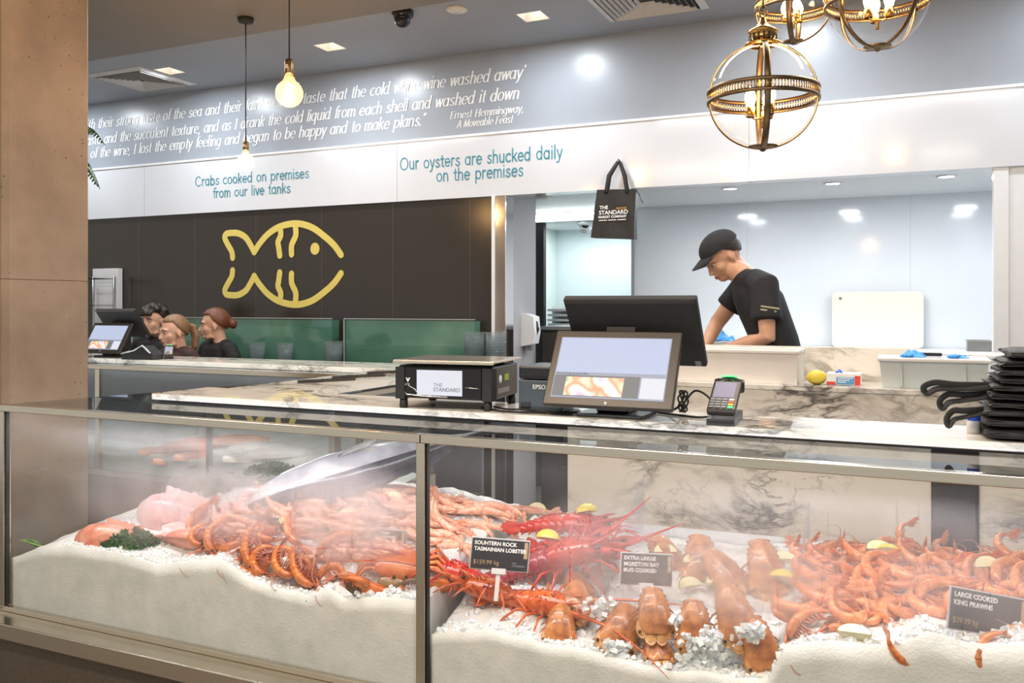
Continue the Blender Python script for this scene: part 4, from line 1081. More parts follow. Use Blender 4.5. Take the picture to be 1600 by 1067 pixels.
where = ['curled at the left end of the heap', 'lying behind the leftmost one', 'beside the lemon wedge under the sign', 'under the grey price sign', 'low on the ice in front of the sign', 'curled lowest left of the upright ice lump', 'beside the upright ice lump', 'under the upright ice lump', 'right of the upright ice lump, low', 'standing right of the upright ice lump', 'next to the crab claw', 'behind the ice lump', 'behind the price sign post', 'at the back left of the sign', 'at the far left edge with long feelers', 'at the back near the crab', 'sunk in the ice below the lump', 'under the crab claw', 'second from the left on the front edge', 'in the middle of the front edge, feelers up', 'behind the middle of the front edge', 'just left of the lump on the front edge', 'at the left end above the ice edge', 'behind the left end, near the lemon wedge', 'between the lump and the crab', 'deep behind the lump', 'straight below the left edge of the price sign', 'lowest of all, under the crab']
for (x, y, Y, yw, tl, k), wh in zip(spots, where):
    if (x, y) in ((540, 916), (530, 932), (520, 886), (520, 858)): continue
    spawn('pc%d' % k, orient(atY(x, y, Y), yw, tl, rnd.choice((0, 180)) if False else 0, rnd.uniform(1.0, 1.2)), 'orange cooked prawn ' + wh, 'prawn', 'cooked prawns heaped at the left pane')
for o in [q for q in bpy.data.objects if q.get('group') == 'cooked prawns heaped at the left pane']: settle(o, .012)
# misty field of long raw prawns
def heap(keys, n, xr, yr, lift, label, group, yaw, tilt, sc=(0.9, 1.1), seed=1):
    rr = random.Random(seed); got = []
    for i in range(n):
        for _ in range(30):
            x, y = rr.uniform(*xr), rr.uniform(*yr)
            if all((x - a) ** 2 + (y - b) ** 2 > 0.0007 for a, b in got): break
        got.append((x, y))
        z = ice_z(x, y) + rr.uniform(*lift)
        spawn(rr.choice(keys), orient(Vector((x, y, z)), yaw() , tilt(), 0, rr.uniform(*sc)), label, 'prawn', group)
ry = random.Random(5)
heap(['pw0', 'pw1', 'pw2'], 120, (-2.02, -1.30), (2.27, 2.72), (0.006, 0.030), 'long pale pink prawn in the misted pile behind the left pane', 'long pink prawns piled behind the misted left pane', lambda: ry.choice((0, 180)) + ry.uniform(-22, 22), lambda: ry.uniform(5, 35), sc=(1.0, 1.3), seed=3)
heap(['pr0', 'pr1', 'pr2', 'pr1'], 150, (-0.24, 0.41), (2.23, 2.78), (0.008, 0.040), 'red orange cooked prawn in the big pile behind the right pane', 'cooked prawns piled behind the right pane', lambda: ry.uniform(0, 360), lambda: ry.uniform(0, 38), sc=(0.95, 1.2), seed=4)
for x, y, Y, yw, k, wh in [(1462, 1046, 2.1165, 200, 2, 'sunk in the ice low in the bottom right corner'), (1514, 1026, 2.1165, -58, 2, 'standing head up in the ice under the large cooked sign'), (1545, 1058, 2.1165, 150, 1, 'curled in the ice at the bottom right beside the upright one'), (1592, 1060, 2.1165, 10, 0, 'in the ice at the extreme bottom right corner'), (1232, 1000, 2.14, 80, 2, 'against the clear divider at the left end of the pile'), (1290, 985, 2.17, 30, 1, 'at the front left of the pile behind the right pane')]:
    spawn(('pr%d' if Y < 2.12 else 'pc%d') % k, orient(atY(x, y, Y), yw, 90 if Y < 2.12 else 70), 'orange cooked prawn ' + wh, 'prawn', 'cooked prawns stuck in the ice at the right pane')

# ---- rock lobsters: local +x towards the head, z up
def lobster_proto(mc, ma, seed, al=1.0):
    rr = random.Random(seed)
    t = bpy.data.objects.new('rock_lobster', None); COL.objects.link(t)
    prof = [(-.005, .030, .028), (.01, .038, .038), (.05, .042, .042), (.09, .038, .040), (.12, .030, .032), (.14, .020, .022)]
    c = MB()
    c.grid(lambda u, v: (lambda x, w, h: Vector((x, w * math.cos(2 * math.pi * u), 0.036 + h * math.sin(2 * math.pi * u) * (1 if u < .5 else .55))))(-.005 + .145 * v, lerpl([(a, b) for a, b, _ in prof], -.005 + .145 * v), lerpl([(a, b) for a, _, b in prof], -.005 + .145 * v)), 20, 14, True, True)
    c.add([Vector((-.005, .030 * math.cos(2 * math.pi * j / 20), .036 + .028 * math.sin(2 * math.pi * j / 20) * (1 if j < 10 else .55))) for j in range(20)], [tuple(range(20))])
    c.add([Vector((.14, .020 * math.cos(2 * math.pi * j / 20), .036 + .022 * math.sin(2 * math.pi * j / 20) * (1 if j < 10 else .55))) for j in range(20)], [tuple(range(20))])
    for _ in range(70):                                   # spines
        x = rr.uniform(.02, .135); a = R(rr.uniform(15, 165))
        w = lerpl([(p, q) for p, q, _ in prof], x); h = lerpl([(p, q) for p, _, q in prof], x)
        p = Vector((x, w * math.cos(a), .036 + h * math.sin(a))); n = Vector((.8, math.cos(a), math.sin(a))).normalized()
        c.tube([p, p + n * rr.uniform(.005, .010)], [.0028, .0004], 5)
    c.build('carapace', mc, t)
    hn = MB()
    for sg in (-1, 1): hn.tube([(.115, sg * .016, .062), (.14, sg * .018, .076), (.165, sg * .017, .082)], [.007, .005, .001], 7)
    hn.build('horns', mc, t)
    for sg in (-1, 1): MB().ball((.137, sg * .024, .060), .0065, 10, 8).build('eye', 'eye_black', t)
    ab = MB()
    for i in range(6):
        a0 = -0.005 - .023 * i; z = .034 - .0016 * i * i * .5; w = .034 - .0028 * i; h = .030 - .0028 * i
        ab.tube([(a0 + .004, 0, z), (a0 - .008, 0, z), (a0 - .020, 0, z - .001), (a0 - .025, 0, z - .002)], [w * .9, w * 1.02, w, w * .86], 18, flat=h / w, side=(0, 1, 0))
        for sg in (-1, 1): ab.tube([(a0 - .012, sg * w * .9, z - h * .4), (a0 - .018, sg * w * 1.08, z - h * 1.1)], [.006, .001], 6)
    ab.build('abdomen', ma, t)
    for a in (-50, -25, 0, 25, 50):
        M = Matrix.Translation((-.143, 0, .020)) @ Matrix.Rotation(R(a), 4, 'Z')
        MB().grid(lambda u, v: M @ Vector((-.062 * v, (u - .5) * .036 * math.sin(math.pi * (.15 + .75 * v)), -.010 * v + .004 * math.cos((u - .5) * 3))), 6, 8).grid(lambda u, v: M @ Vector((-.062 * v, (u - .5) * .036 * math.sin(math.pi * (.15 + .75 * v)), -.010 * v - .002)), 6, 8).build('tail_plate', ma, t)
    for sg in (-1, 1):
        an = MB().tube([(.130, sg * .018, .048), (.152, sg * .030, .050), (.172, sg * .036, .054)], [.010, .0105, .008], 9)
        for _ in range(14):
            x = rr.uniform(.135, .17); p = Vector((x, sg * .028, .050)); n = Vector((.3, rr.uniform(-1, 1), rr.uniform(-.3, 1))).normalized()
            an.tube([p + n * .008, p + n * .016], [.0022, .0004], 5)
        q = [Vector((.170, sg * .036, .054))]
        for i in range(1, 13):
            v = i / 12; q.append(Vector((.170 + .30 * al * v, sg * (.036 + .06 * v + .05 * v * v), .054 + (.05 * v - .085 * v * v) * al)))
        an.tube(q, [.0058 * (1 - .86 * i / 12) for i in range(13)], 7)
        an.build('antenna', mc, t)
        for i in range(5):
            x = .10 - .022 * i; yaw = R(55 - 27 * i)
            d = Vector((math.sin(yaw), sg * math.cos(yaw), 0))
            a = Vector((x, sg * .030, .026)); b = a + d * .045 + Vector((0, 0, .020)); c2 = b + d * .045 + Vector((0, 0, -.022)); e = c2 + d * .028 + Vector((0, 0, -.024))
            MB().tube([a, b, c2, e], [.0046, .0042, .0032, .0009], 6).build('leg', mc, t)
        MB().tube([(.142, sg * .010, .050), (.165, sg * .014, .058), (.20, sg * .03, .062), (.24, sg * .035, .058)], [.0028, .0022, .0014, .0005], 5).build('antennule', mc, t)
    return t
PROTO['lo'] = lobster_proto('lobster_orange', 'lobster_orange', 2)
PROTO['lr'] = lobster_proto('lobster_red', 'lobster_red', 3)
PROTO['ls'] = lobster_proto('lobster_red', 'lobster_red', 5, .35)
PROTO['lp'] = lobster_proto('lobster_red', 'lobster_purple', 4, .4)
def up_orient(p, yaw, pitch=0.0, roll=0.0, s=1.0):
    B = basis(RIGHT, FWD, UP).to_3x3().to_4x4()
    return Matrix.Translation(p) @ B @ Matrix.Rotation(R(yaw), 4, 'Z') @ Matrix.Rotation(R(-pitch), 4, 'Y') @ Matrix.Rotation(R(roll), 4, 'X') @ Matrix.Scale(s, 4)
G = 'rock lobsters stacked on the ice'
spawn('lo', up_orient(atY(775, 945, 2.20) - UP * .035, 168, 10, 20, 1.0), 'orange lobster lying head left on the ice under the lobster sign', 'lobster', G)
spawn('lr', up_orient(atY(742, 912, 2.34) - UP * .03, 172, 14, 10, 1.0), 'dark red lobster behind, its thick feeler pointing up left', 'lobster', G)
spawn('lo', up_orient(atY(815, 955, 2.17) - UP * .03, -30, -2, 20, .95), 'orange lobster lying head right beside the first brown bug', 'lobster', G)
spawn('lp', up_orient(atY(868, 888, 2.42), -12, 16, 30, 1.12), 'purple tailed lobster on top of the stack with a lemon slice on it', 'lobster', G)
spawn('ls', up_orient(atY(905, 872, 2.53), -30, 2, 25, 1.1), 'deep red lobster at the right of the stack near the clear divider', 'lobster', G)
spawn('ls', up_orient(atY(880, 836, 2.64), 4, -6, 10, 1.0), 'bright red lobster topmost at the back of the stack', 'lobster', G)

# ---- flat shovel nosed bugs
def bug_proto(seed):
    rr = random.Random(seed)
    t = bpy.data.objects.new('shovel_bug', None); COL.objects.link(t)
    wt = [(-.060, .020), (-.05, .030), (-.02, .037), (.02, .043), (.045, .046), (.050, .040)]
    def cap(u, v):
        x = -.060 + .110 * v; w = lerpl(wt, x); a = math.pi * u
        h = .030 * (1 - ((x + .015) / .085) ** 2)
        rid = .0022 * math.exp(-((u - .5) / .05) ** 2) + .0014 * math.exp(-((u - .28) / .04) ** 2) + .0014 * math.exp(-((u - .72) / .04) ** 2)
        return Vector((x, -w * math.cos(a), .004 + (h + rid) * max(0, math.sin(a)) ** .8))
    m = MB().grid(cap, 22, 18)
    m.add([(x, sg * w, .003) for sg in (1,) for x, w in wt] + [(x, -w, .003) for x, w in reversed(wt)], [tuple(range(12))])
    for sg in (-1, 1):
        for i in range(9):
            x = -.05 + .011 * i; w = lerpl(wt, x); m.tube([(x, sg * w * .97, .005), (x + .003, sg * (w + .004), .005)], [.0032, .001], 5)
    m.build('carapace', 'bug_shell', t)
    ab = MB()
    for i in range(5):
        th = R(150 + 34 * i); w = .027 - .0028 * i; q = []
        for k in range(3):
            t2 = th + R(14 * (k - 1)); q.append((-.048 + .017 * math.cos(t2), 0, -.006 + .017 * math.sin(t2)))
        ab.tube(q, [w * .9, w, w * .88], 14, flat=.34, side=(0, 1, 0))
    ab.grid(lambda u, v: Vector((-.036 + .035 * v, (u - .5) * (.03 + .012 * v), -.022 - .004 * v)), 6, 4)
    ab.build('abdomen', 'bug_shell', t)
    for sg in (-1, 1):
        for x0, y0, r0, z in ((.048, .013, .0165, .007), (.036, .033, .0145, .010)):
            ang = R(0 if y0 < .02 else 32)
            n = 26; top = []; 
            for j in range(n):
                a = -math.pi / 2 * 1.15 + math.pi * 1.15 * j / (n - 1)
                rr_ = r0 * (1.55 if abs(a) < 2 else 1) * (1 + .06 * math.cos(j * math.pi))
                top.append((x0 + rr_ * math.cos(a + ang) * 1.05, sg * (y0 + r0 * (1 + .05 * math.cos(j * math.pi)) * math.sin(a + ang))))
            MB().prism(top if sg > 0 else top[::-1], z - .003, z + .002).add([(x0 - .006, sg * y0, z + .0075)] + [(px_ * .8 + x0 * .2, py_ * .8 + sg * y0 * .2, z + .0035) for px_, py_ in top], [(0, j, j + 1) for j in range(1, n)]).build('feeler_plate', 'bug_plate', t)
        MB().ball((.046, sg * .040, .018), .0042, 8, 6).build('eye', 'eye_black', t)
        for i in range(3):
            x = .02 - .02 * i
            MB().tube([(x, sg * .02, .002), (x + .006, sg * .045, -.004), (x + .016, sg * .054, -.012)], [.0032, .0026, .001], 5).build('leg', 'bug_shell', t)
    return t
PROTO['bug'] = bug_proto(1)
bugs = [(872, 985, 2.165, -100, 44, 1.0, 'leftmost, under the long red feeler'), (900, 945, 2.26, -95, 30, 1.05, 'lying flat under ice behind the leftmost one'), (962, 995, 2.155, -112, 42, 1.15, 'with a cap of ice cubes, second from the left'), (1022, 962, 2.20, -92, 50, 1.05, 'high in the second row right of the capped one'), (1022, 1022, 2.15, -85, 25, .85, 'lowest, half under the second row'), (1085, 985, 2.18, -92, 62, 1.05, 'standing left of the ice ridge'), (1148, 965, 2.20, -80, 58, 1.15, 'pale brown, standing behind the ice ridge'), (1182, 1020, 2.145, -80, 60, 1.05, 'dark, against the clear divider'), (1095, 880, 2.55, -95, 50, 1.25, 'misted, at the back behind the second row'), (1040, 870, 2.62, -70, 40, 1.1, 'misted, at the back left above the bug sign'), (1130, 895, 2.48, -60, 45, 1.1, 'misted, leaning right in the back row'), (1195, 890, 2.50, -85, 62, 1.2, 'misted, rightmost of the back row'), (905, 925, 2.36, -70, 35, .95, 'pale, below the bug sign at the left')]
for x, y, Y, yw, tl, s_, wh in bugs:
    B = basis(RIGHT, FWD, UP).to_3x3().to_4x4()
    M = Matrix.Translation(atY(x, y, Y)) @ B @ Matrix.Rotation(R(tl), 4, 'X') @ Matrix.Rotation(R(yw), 4, 'Z') @ Matrix.Scale(s_, 4)
    spawn('bug', M, 'brown shovel nosed bug ' + wh, 'bug', 'brown shovel nosed bugs on the ice')
for o in [q for q in bpy.data.objects if q.get('group') in ('brown shovel nosed bugs on the ice', G)]: settle(o)
# ---- lumps of ice on the bugs
def lump(px, py, Y, r, label, n=14, el=(1, 1, 1)):
    n = int(n * 1.8); m = MB(); rr = random.Random(px)
    for _ in range(n):
        a = Vector((rr.gauss(0, .45) * el[0], rr.gauss(0, .3) * el[1], rr.gauss(0, .45) * el[2])) * r
        M = Euler((rr.uniform(0, 6), rr.uniform(0, 6), rr.uniform(0, 6))).to_matrix().to_4x4() @ Matrix.Diagonal((.0085 * rr.uniform(.6, 1.2), .007 * rr.uniform(.6, 1.2), .006, 1))
        q = [(-1, -.8, -1), (1, -1, -.8), (.8, 1, -1), (-1, .9, -.9), (-.8, -.9, 1), (.9, -.8, .9), (1, .8, 1), (-.9, 1, .8)]
        m.add([a + (M @ Vector(p)) for p in q], [(0, 3, 2, 1), (4, 5, 6, 7), (0, 1, 5, 4), (1, 2, 6, 5), (2, 3, 7, 6), (3, 0, 4, 7)])
    m.xf(basis(RIGHT, FWD, UP).to_3x3().to_4x4())
    return tag(m.build('ice_cubes', 'ice_chunk', None, atY(px, py, Y)), label, 'ice', kind='stuff')
lump(965, 1012, 2.128, .032, 'ice cubes clinging to the capped brown bug', 22, (1.1, .4, .7))
lump(885, 1010, 2.135, .02, 'ice cubes on the leftmost brown bug', 10, (1, .4, .6))
lump(940, 948, 2.20, .035, 'ice cubes on the flat bug behind the leftmost one', 22, (1.3, .4, .6))
lump(1060, 968, 2.17, .02, 'ice cubes between the second row bugs', 8)
lump(1125, 1010, 2.125, .06, 'ridge of ice cubes across the front of the bugs', 130, (1.35, .35, .5))
lump(1175, 985, 2.135, .028, 'upper end of the ice ridge by the pale bug', 40, (.9, .4, .7))
lump(1100, 1040, 2.122, .055, 'ice cubes spilling below the ridge', 90, (1.2, .3, .5))
lump(447, 884, 2.15, .02, 'upright lump of ice among the cooked prawns', 26, (.45, .4, 1.0))
lump(500, 938, 2.13, .03, 'ice lumps below the crab claw', 30, (1.0, .3, .6))
lump(590, 935, 2.13, .04, 'ice lumps along the front of the crab', 50, (1.6, .3, .5))
# ------------------------------------------------------------------ crab, fish, garnish, price signs, dividers
def onice(px, py, lift=0.0, zf=ice_z, y0=2.115, y1=2.83):
    d = ray(px, py); n = 160
    for i in range(n + 1):
        Y = y0 + (y1 - y0) * i / n
        p = CAM + d * (Y / d.y)
        if p.z <= zf(p.x, Y) + lift: return p
    return p
VB = basis(RIGHT, FWD, UP).to_3x3().to_4x4()
def at_(p, *rots):
    M = Matrix.Translation(p) @ VB
    for ang, ax in rots: M = M @ Matrix.Rotation(R(ang), 4, ax)
    return M
def place(o, M):
    o.rotation_mode = 'QUATERNION'; l_, q_, s_ = M.decompose(); o.location = l_; o.rotation_quaternion = q_; o.scale = s_; return o
# crab: local x to the right, facing the viewer (-y)
t = thing('mud_crab', 'orange crab with one big dark tipped claw beside the steel post', 'crab')
m = MB(); m.ball((0.03, 0.02, 0.028), (0.075, 0.05, 0.026), 28, 16)
for i in range(9):
    for sg in (-1, 1): m.tube([(0.03 + sg * (.02 + .007 * i), -.024 + .004 * i, .03), (0.03 + sg * (.024 + .0075 * i), -.034 + .0042 * i, .032)], [.004, .001], 5)
m.build('carapace', 'crab_orange', t)
MB().ball((0.01, -.022, .014), (0.042, .03, .018), 20, 12).build('mouth_plates', 'crab_body', t)
def claw(o, s, M):
    c = MB()
    c.tube([(.105, .0, 0), (.085, 0, .004), (.055, 0, .004), (.025, 0, .002), (0, 0, -.004), (-.012, 0, -.010)], [.010, .024, .031, .030, .024, .013], 16, flat=.66, side=(0, 0, 1))
    c.tube([(-.004, 0, -.018), (-.03, 0, -.022), (-.055, 0, -.016), (-.070, 0, -.004)], [.014, .011, .008, .002], 10, flat=.8)
    c.xf(Matrix.Scale(s, 4)).xf(M)
    c = c.build('claw', 'crab_orange', o)
    f = MB().tube([(0, 0, .016), (-.022, 0, .026), (-.048, 0, .020), (-.066, 0, .003)], [.013, .012, .008, .0015], 10, flat=.8)
    for i in range(5): f.tube([(-.012 - .010 * i, 0, .012 - .001 * i), (-.012 - .010 * i, 0, .004 - .001 * i)], [.0035, .001], 6)
    f.xf(Matrix.Scale(s, 4)).xf(M).build('claw_finger', 'crab_dark', c)
    MB().tube([(.105, 0, 0), (.125, .008, -.004), (.135, .03, -.006)], [.012, .013, .010], 10).xf(Matrix.Scale(s, 4)).xf(M).build('arm', 'crab_orange', c)
claw(t, .95, Matrix.Translation((-.055, -.055, .022)) @ Matrix.Rotation(R(-150), 4, 'Y') @ Matrix.Rotation(R(180), 4, 'Z'))
claw(t, .80, Matrix.Translation((.085, -.045, .020)) @ Matrix.Rotation(R(10), 4, 'Z') @ Matrix.Rotation(R(15), 4, 'Y'))
for sg in (-1, 1):
    for i in range(4):
        a = Vector((.03 + sg * .05, .02 + .012 * i, .02)); b = a + Vector((sg * .045, .01 * i - .02, .018)); c = b + Vector((sg * .025, -.01, -.03))
        MB().tube([a, b, c, c + Vector((sg * .006, -.006, -.022))], [.007, .0065, .005, .0012], 7, flat=.7).build('leg', 'crab_orange', t)
    MB().ball((.03 + sg * .016, -.028, .036), .0045, 8, 6).build('eye', 'eye_black', t)
place(t, at_(atY(602, 908, 2.19), (30, 'X')) @ Matrix.Scale(1.12, 4))
# fish: local +x head
def fish_build(name, L, H, W, mats, label, M, cat='fish', group=None, back=None, belly=1.0, eye=True, fins=True):
    t = thing(name, label, cat, group=group)
    prof = [(-.42, .10), (-.36, .12), (-.2, .50), (0, .88), (.18, 1.0), (.34, .86), (.44, .55), (.5, .12)]
    def f(u, v):
        x = -.42 + .92 * v; r = lerpl(prof, x); a = 2 * math.pi * u
        return Vector((x * L, W * .5 * r ** .9 * math.cos(a), H * .5 * r * math.sin(a) * (1 if math.sin(a) > 0 else belly)))
    m = MB()
    if back:
        m.grid(f, 28, 30, True, True)
        for k in range(len(m.f)):
            i = k % 28
            m.mi[k] = 1 if 3 <= i <= 10 else 0
        o = m.build('body', [mats[0], back], t)
    else: o = m.grid(f, 28, 30, True, True).build('body', mats[0], t)
    tl = [(-.40, .05), (-.48, .16), (-.60, .34), (-.56, .1), (-.54, 0), (-.56, -.1), (-.60, -.34), (-.48, -.16), (-.40, -.05)]
    MB().prism([(x * L, z * H * 1.15) for x, z in tl], -W * .02, W * .02, Matrix.Rotation(R(90), 4, 'X')).build('tail_fin', mats[1], t)
    if fins:
        dz = [(.22, .40)] + [(.22 - .045 * i, .62 - .02 * i + (.04 if i % 2 else 0)) for i in range(11)] + [(-.30, .2)]
        MB().prism([(x * L, z * H) for x, z in dz], -W * .015, W * .015, Matrix.Rotation(R(90), 4, 'X')).build('dorsal_fin', mats[1], t)
        for sg in (-1, 1):
            MB().add([(.16 * L, sg * W * .46, -.05 * H), (.02 * L, sg * W * .58, .04 * H), (-.04 * L, sg * W * .60, -.10 * H), (.06 * L, sg * W * .52, -.18 * H)], [(0, 1, 2, 3)]).build('side_fin', mats[1], t)
    if eye:
        for sg in (-1, 1): 
            e = MB().ball((.37 * L, sg * W * .34, .12 * H), (.028 * L, .012 * L, .028 * L), 12, 8).build('eye', 'eye_black', t)
    return place(t, M)
fish_build('whole_fish', .34, .13, .11, ('fish_red', 'fish_red'), 'red scaly fish half sunk in the ice at the left beside dark parsley', at_(onice(185, 846, .0), (168, 'Z'), (35, 'X')), eye=False)
fish_build('whole_fish', .40, .16, .12, ('fish_pink', 'fish_pink'), 'big pale pink fish with arched back behind the red fish', at_(onice(285, 806, .035), (160, 'Z'), (12, 'X')), eye=False)
fish_build('whole_fish', .34, .12, .085, ('fish_red', 'fish_red'), 'thin reddish fish lying on the ice in front of the pink fish', at_(onice(295, 842, .010), (-16, 'Z'), (70, 'X')))
fish_build('whole_fish', .95, .20, .17, ('fish_silver', 'fish_dark'), 'large silver fish with dark back leaning up behind the pink prawns', at_(atY(590, 726, 2.70), (190, 'Z'), (16, 'Y'), (-118, 'X')), back='fish_dark', eye=False)
for i, (x, y, a) in enumerate(((345, 728, 20), (410, 738, 14), (455, 742, 28), (385, 752, 24))):
    fish_build('whole_fish', .34, .085, .055, ('fish_silver', 'fish_dark'), 'slim dark silver fish on far ice, ' + ['leftmost of the slim row', 'second in the slim row', 'nearest the big silver fish', 'lowest of the slim row'][i], at_(onice(x, y, .032, far_z, 3.84, 4.18), (a, 'Z'), (70, 'X')), back='fish_dark', group='slim fish on the far counter')
def fillet(label, M, mat, L=.34, W=.10, H=.028, group=None):
    m = MB().grid(lambda u, v: Vector(((v - .5) * L, (u - .5) * W * (math.sin(math.pi * (.12 + .8 * v)) ** .6), H * (1 - (2 * u - 1) ** 2) ** .6 * (.55 + .45 * math.sin(math.pi * v)) + .004 * math.sin(18 * v) * (1 - (2 * u - 1) ** 2))), 12, 26)
    m.add([Vector(((v - .5) * L, s_ * W * .5 * (math.sin(math.pi * (.12 + .8 * v)) ** .6), -.001)) for s_ in (-1, 1) for v in [j / 26 if s_ < 0 else 1 - j / 26 for j in range(27)]], [tuple(range(54))])
    o = m.build('fish_fillet', mat); tag(o, label, 'fillet', group)
    return place(o, M)
for i, (x, y, a) in enumerate(((262, 706, 8), (300, 697, 12), (335, 690, 10), (372, 688, 6), (318, 714, 14), (285, 720, 16))):
    fillet('orange salmon fillet in the far counter, ' + ['leftmost', 'second from the left', 'third from the left', 'rightmost', 'in front of the third', 'front left'][i], at_(onice(x, y, .024 + .008 * (i % 2), far_z, 3.83, 4.18), (a, 'Z'), (18, 'X')), 'salmon', .36, .12, .03, 'salmon fillets in the far counter')
for i, (x, y, a) in enumerate(((408, 700, 20), (440, 708, 16), (395, 716, 18))):
    fillet('pale white fillet beside the salmon, ' + ['upper', 'right hand end', 'lower'][i], at_(onice(x, y, .024, far_z, 3.83, 4.18), (a, 'Z'), (18, 'X')), 'white_fillet', .36, .12, .03, 'white fillets in the far counter')
for i, (x, y, a) in enumerate(((352, 812, 10), (398, 795, -5), (310, 826, 20), (425, 775, 6))):
    fillet('pink fillet at the left side of the long prawns, ' + ['beside the grey sign', 'above the grey sign', 'nearest the red fish', 'by the upper parsley'][i], at_(onice(x, y, .012), (a, 'Z'), (20, 'X')), 'fish_pink', .24, .11, .028, 'pink fillets behind the left pane')
def parsley(label, p, r, n, el, seed):
    rr = random.Random(seed)
    t = thing('curly_parsley', label, 'garnish', p)
    m = MB()
    for _ in range(n):
        a = rr.uniform(0, 2 * math.pi); q = rr.random() ** .5
        c = RIGHT * (math.cos(a) * q * r * el[0]) + FWD * (math.sin(a) * q * r * el[1]) + UP * (r * el[2] * (1 - q * q) * rr.uniform(.3, 1.0))
        M = Matrix.Translation(c) @ Euler((rr.uniform(-1.2, 1.2), rr.uniform(-1.2, 1.2), rr.uniform(0, 6))).to_matrix().to_4x4()
        k = rr.uniform(.008, .015); ring_ = []
        for j in range(9):
            th = 2 * math.pi * j / 9; rr_ = k * (1.15 if j % 2 else .8)
            ring_.append(M @ Vector((rr_ * math.cos(th), rr_ * math.sin(th), k * .55 * (1 if j % 2 else -1))))
        m.add([M @ Vector((0, 0, k * .1))] + ring_, [(0, 1 + j, 1 + (j + 1) % 9) for j in range(9)])
    m.build('foliage', 'parsley', t)
    s_ = MB()
    for _ in range(8):
        a = rr.uniform(0, 6.28); s_.tube([(0, 0, -.01), tuple(RIGHT * math.cos(a) * r * .5 * el[0] + FWD * math.sin(a) * r * .4 + UP * r * .3)], .002, 5)
    s_.build('stems', 'parsley', t)
parsley('dark curly parsley bunch in front of the red fish', onice(206, 852, .0), .078, 260, (1.25, .6, .75), 1)
parsley('green parsley bunch behind the pink fish', onice(330, 772, 0) + UP * .02, .066, 180, (1.2, .6, .7), 2)
parsley('bright green parsley bunch at the tail of the big silver fish', onice(425, 746, 0) + UP * .02, .08, 220, (1.35, .6, .6), 3)
t = thing('leaf_sprig', 'single dark green leaf at the left edge of the ice', 'leaf', atY(50, 850, 2.15))
MB().grid(lambda u, v: RIGHT * (.085 * (v - .5)) + UP * (-.03 * (v - .5) + .012 * (u - .5) * math.sin(math.pi * v) * 2) + FWD * (.012 * math.sin(math.pi * v) + .004 * math.cos(5 * u)), 6, 14).build('blade', 'parsley', t)
MB().tube([RIGHT * -.045 + UP * .016, RIGHT * .045 + UP * -.013 + FWD * .004], .0015, 5).build('rib', 'lime_skin', t)
# lemon pieces
def wedge(label, M, lime=False, half=False, group='lemon pieces on the seafood'):
    sk = 'lime_skin' if lime else 'lemon_skin'
    t = thing('lime_wedge' if lime else 'lemon_wedge', label, 'lime' if lime else 'lemon', group=group)
    a1 = 180 if half else 78
    r = .027
    MB().grid(lambda u, v: Vector((r * 1.25 * -math.cos(math.pi * v), r * math.sin(math.pi * v) * math.cos(R(a1 * u)), r * math.sin(math.pi * v) * math.sin(R(a1 * u)))), 10, 14).build('peel', sk, t)
    f = MB()
    for u in (0, 1):
        f.add([Vector((0, 0, 0))] + [Vector((r * 1.2 * -math.cos(math.pi * j / 14), r * .96 * math.sin(math.pi * j / 14) * math.cos(R(a1 * u)), r * .96 * math.sin(math.pi * j / 14) * math.sin(R(a1 * u)) + (.0004 if u else -.0004) * 0)) for j in range(15)], [(0, j, j + 1) for j in range(1, 15)])
    f.build('flesh', 'lemon_flesh', t)
    return place(t, M @ Matrix.Scale(1.1, 4))
lem = [(340, 838, .03, 0, 0, 'lemon wedge beside the left grey price sign'), (432, 818, .03, 0, 0, 'lemon piece right of the left grey price sign'), (612, 778, .03, 0, 0, 'lemon piece at the misted upper right of the left pane'), (515, 775, .035, 0, 0, 'lemon piece at the top of the long prawns'), (430, 785, .035, 0, 0, 'lemon piece among the prawns by the upper parsley'), (545, 805, .045, 0, 0, 'lemon piece in the middle of the misted prawns'),
 (856, 842, .13, 0, 1, 'lemon slice on the purple lobster tail'), (917, 800, .11, 0, 1, 'lemon slice on the topmost red lobster'), (838, 797, .06, 0, 0, 'lemon piece behind the lobster stack'), (940, 893, .03, 0, 0, 'lemon piece left of the bug sign'), (1086, 878, .06, 0, 0, 'lemon piece on the back bugs above a second one'), (1080, 915, .04, 0, 0, 'lemon piece low between the misted bugs'), (1122, 908, .04, 1, 0, 'lime wedge among the misted bugs'), (1040, 862, .05, 1, 0, 'lime piece at the back left of the bugs'), (1225, 873, .05, 0, 0, 'lemon piece beside the clear divider, upper'), (1222, 906, .05, 0, 1, 'lemon piece beside the clear divider, lower'),
 (1388, 866, .05, 0, 1, 'lemon half at the back of the cooked prawn pile'), (1335, 988, .04, 0, 0, 'lemon wedge on the front edge of the cooked prawns'), (1545, 885, .05, 1, 0, 'lime wedge at the back right of the prawns'), (1578, 940, .012, 1, 0, 'lime piece just above the large cooked sign'), (1375, 857, .07, 0, 0, 'lemon piece behind the lemon half')]
for i, (x, y, lf, lime, half, lb) in enumerate(lem):
    wedge(lb, at_(onice(x, y, lf), (rnd.uniform(-30, 30), 'Z'), (rnd.uniform(-60, -20), 'X')), lime, half)
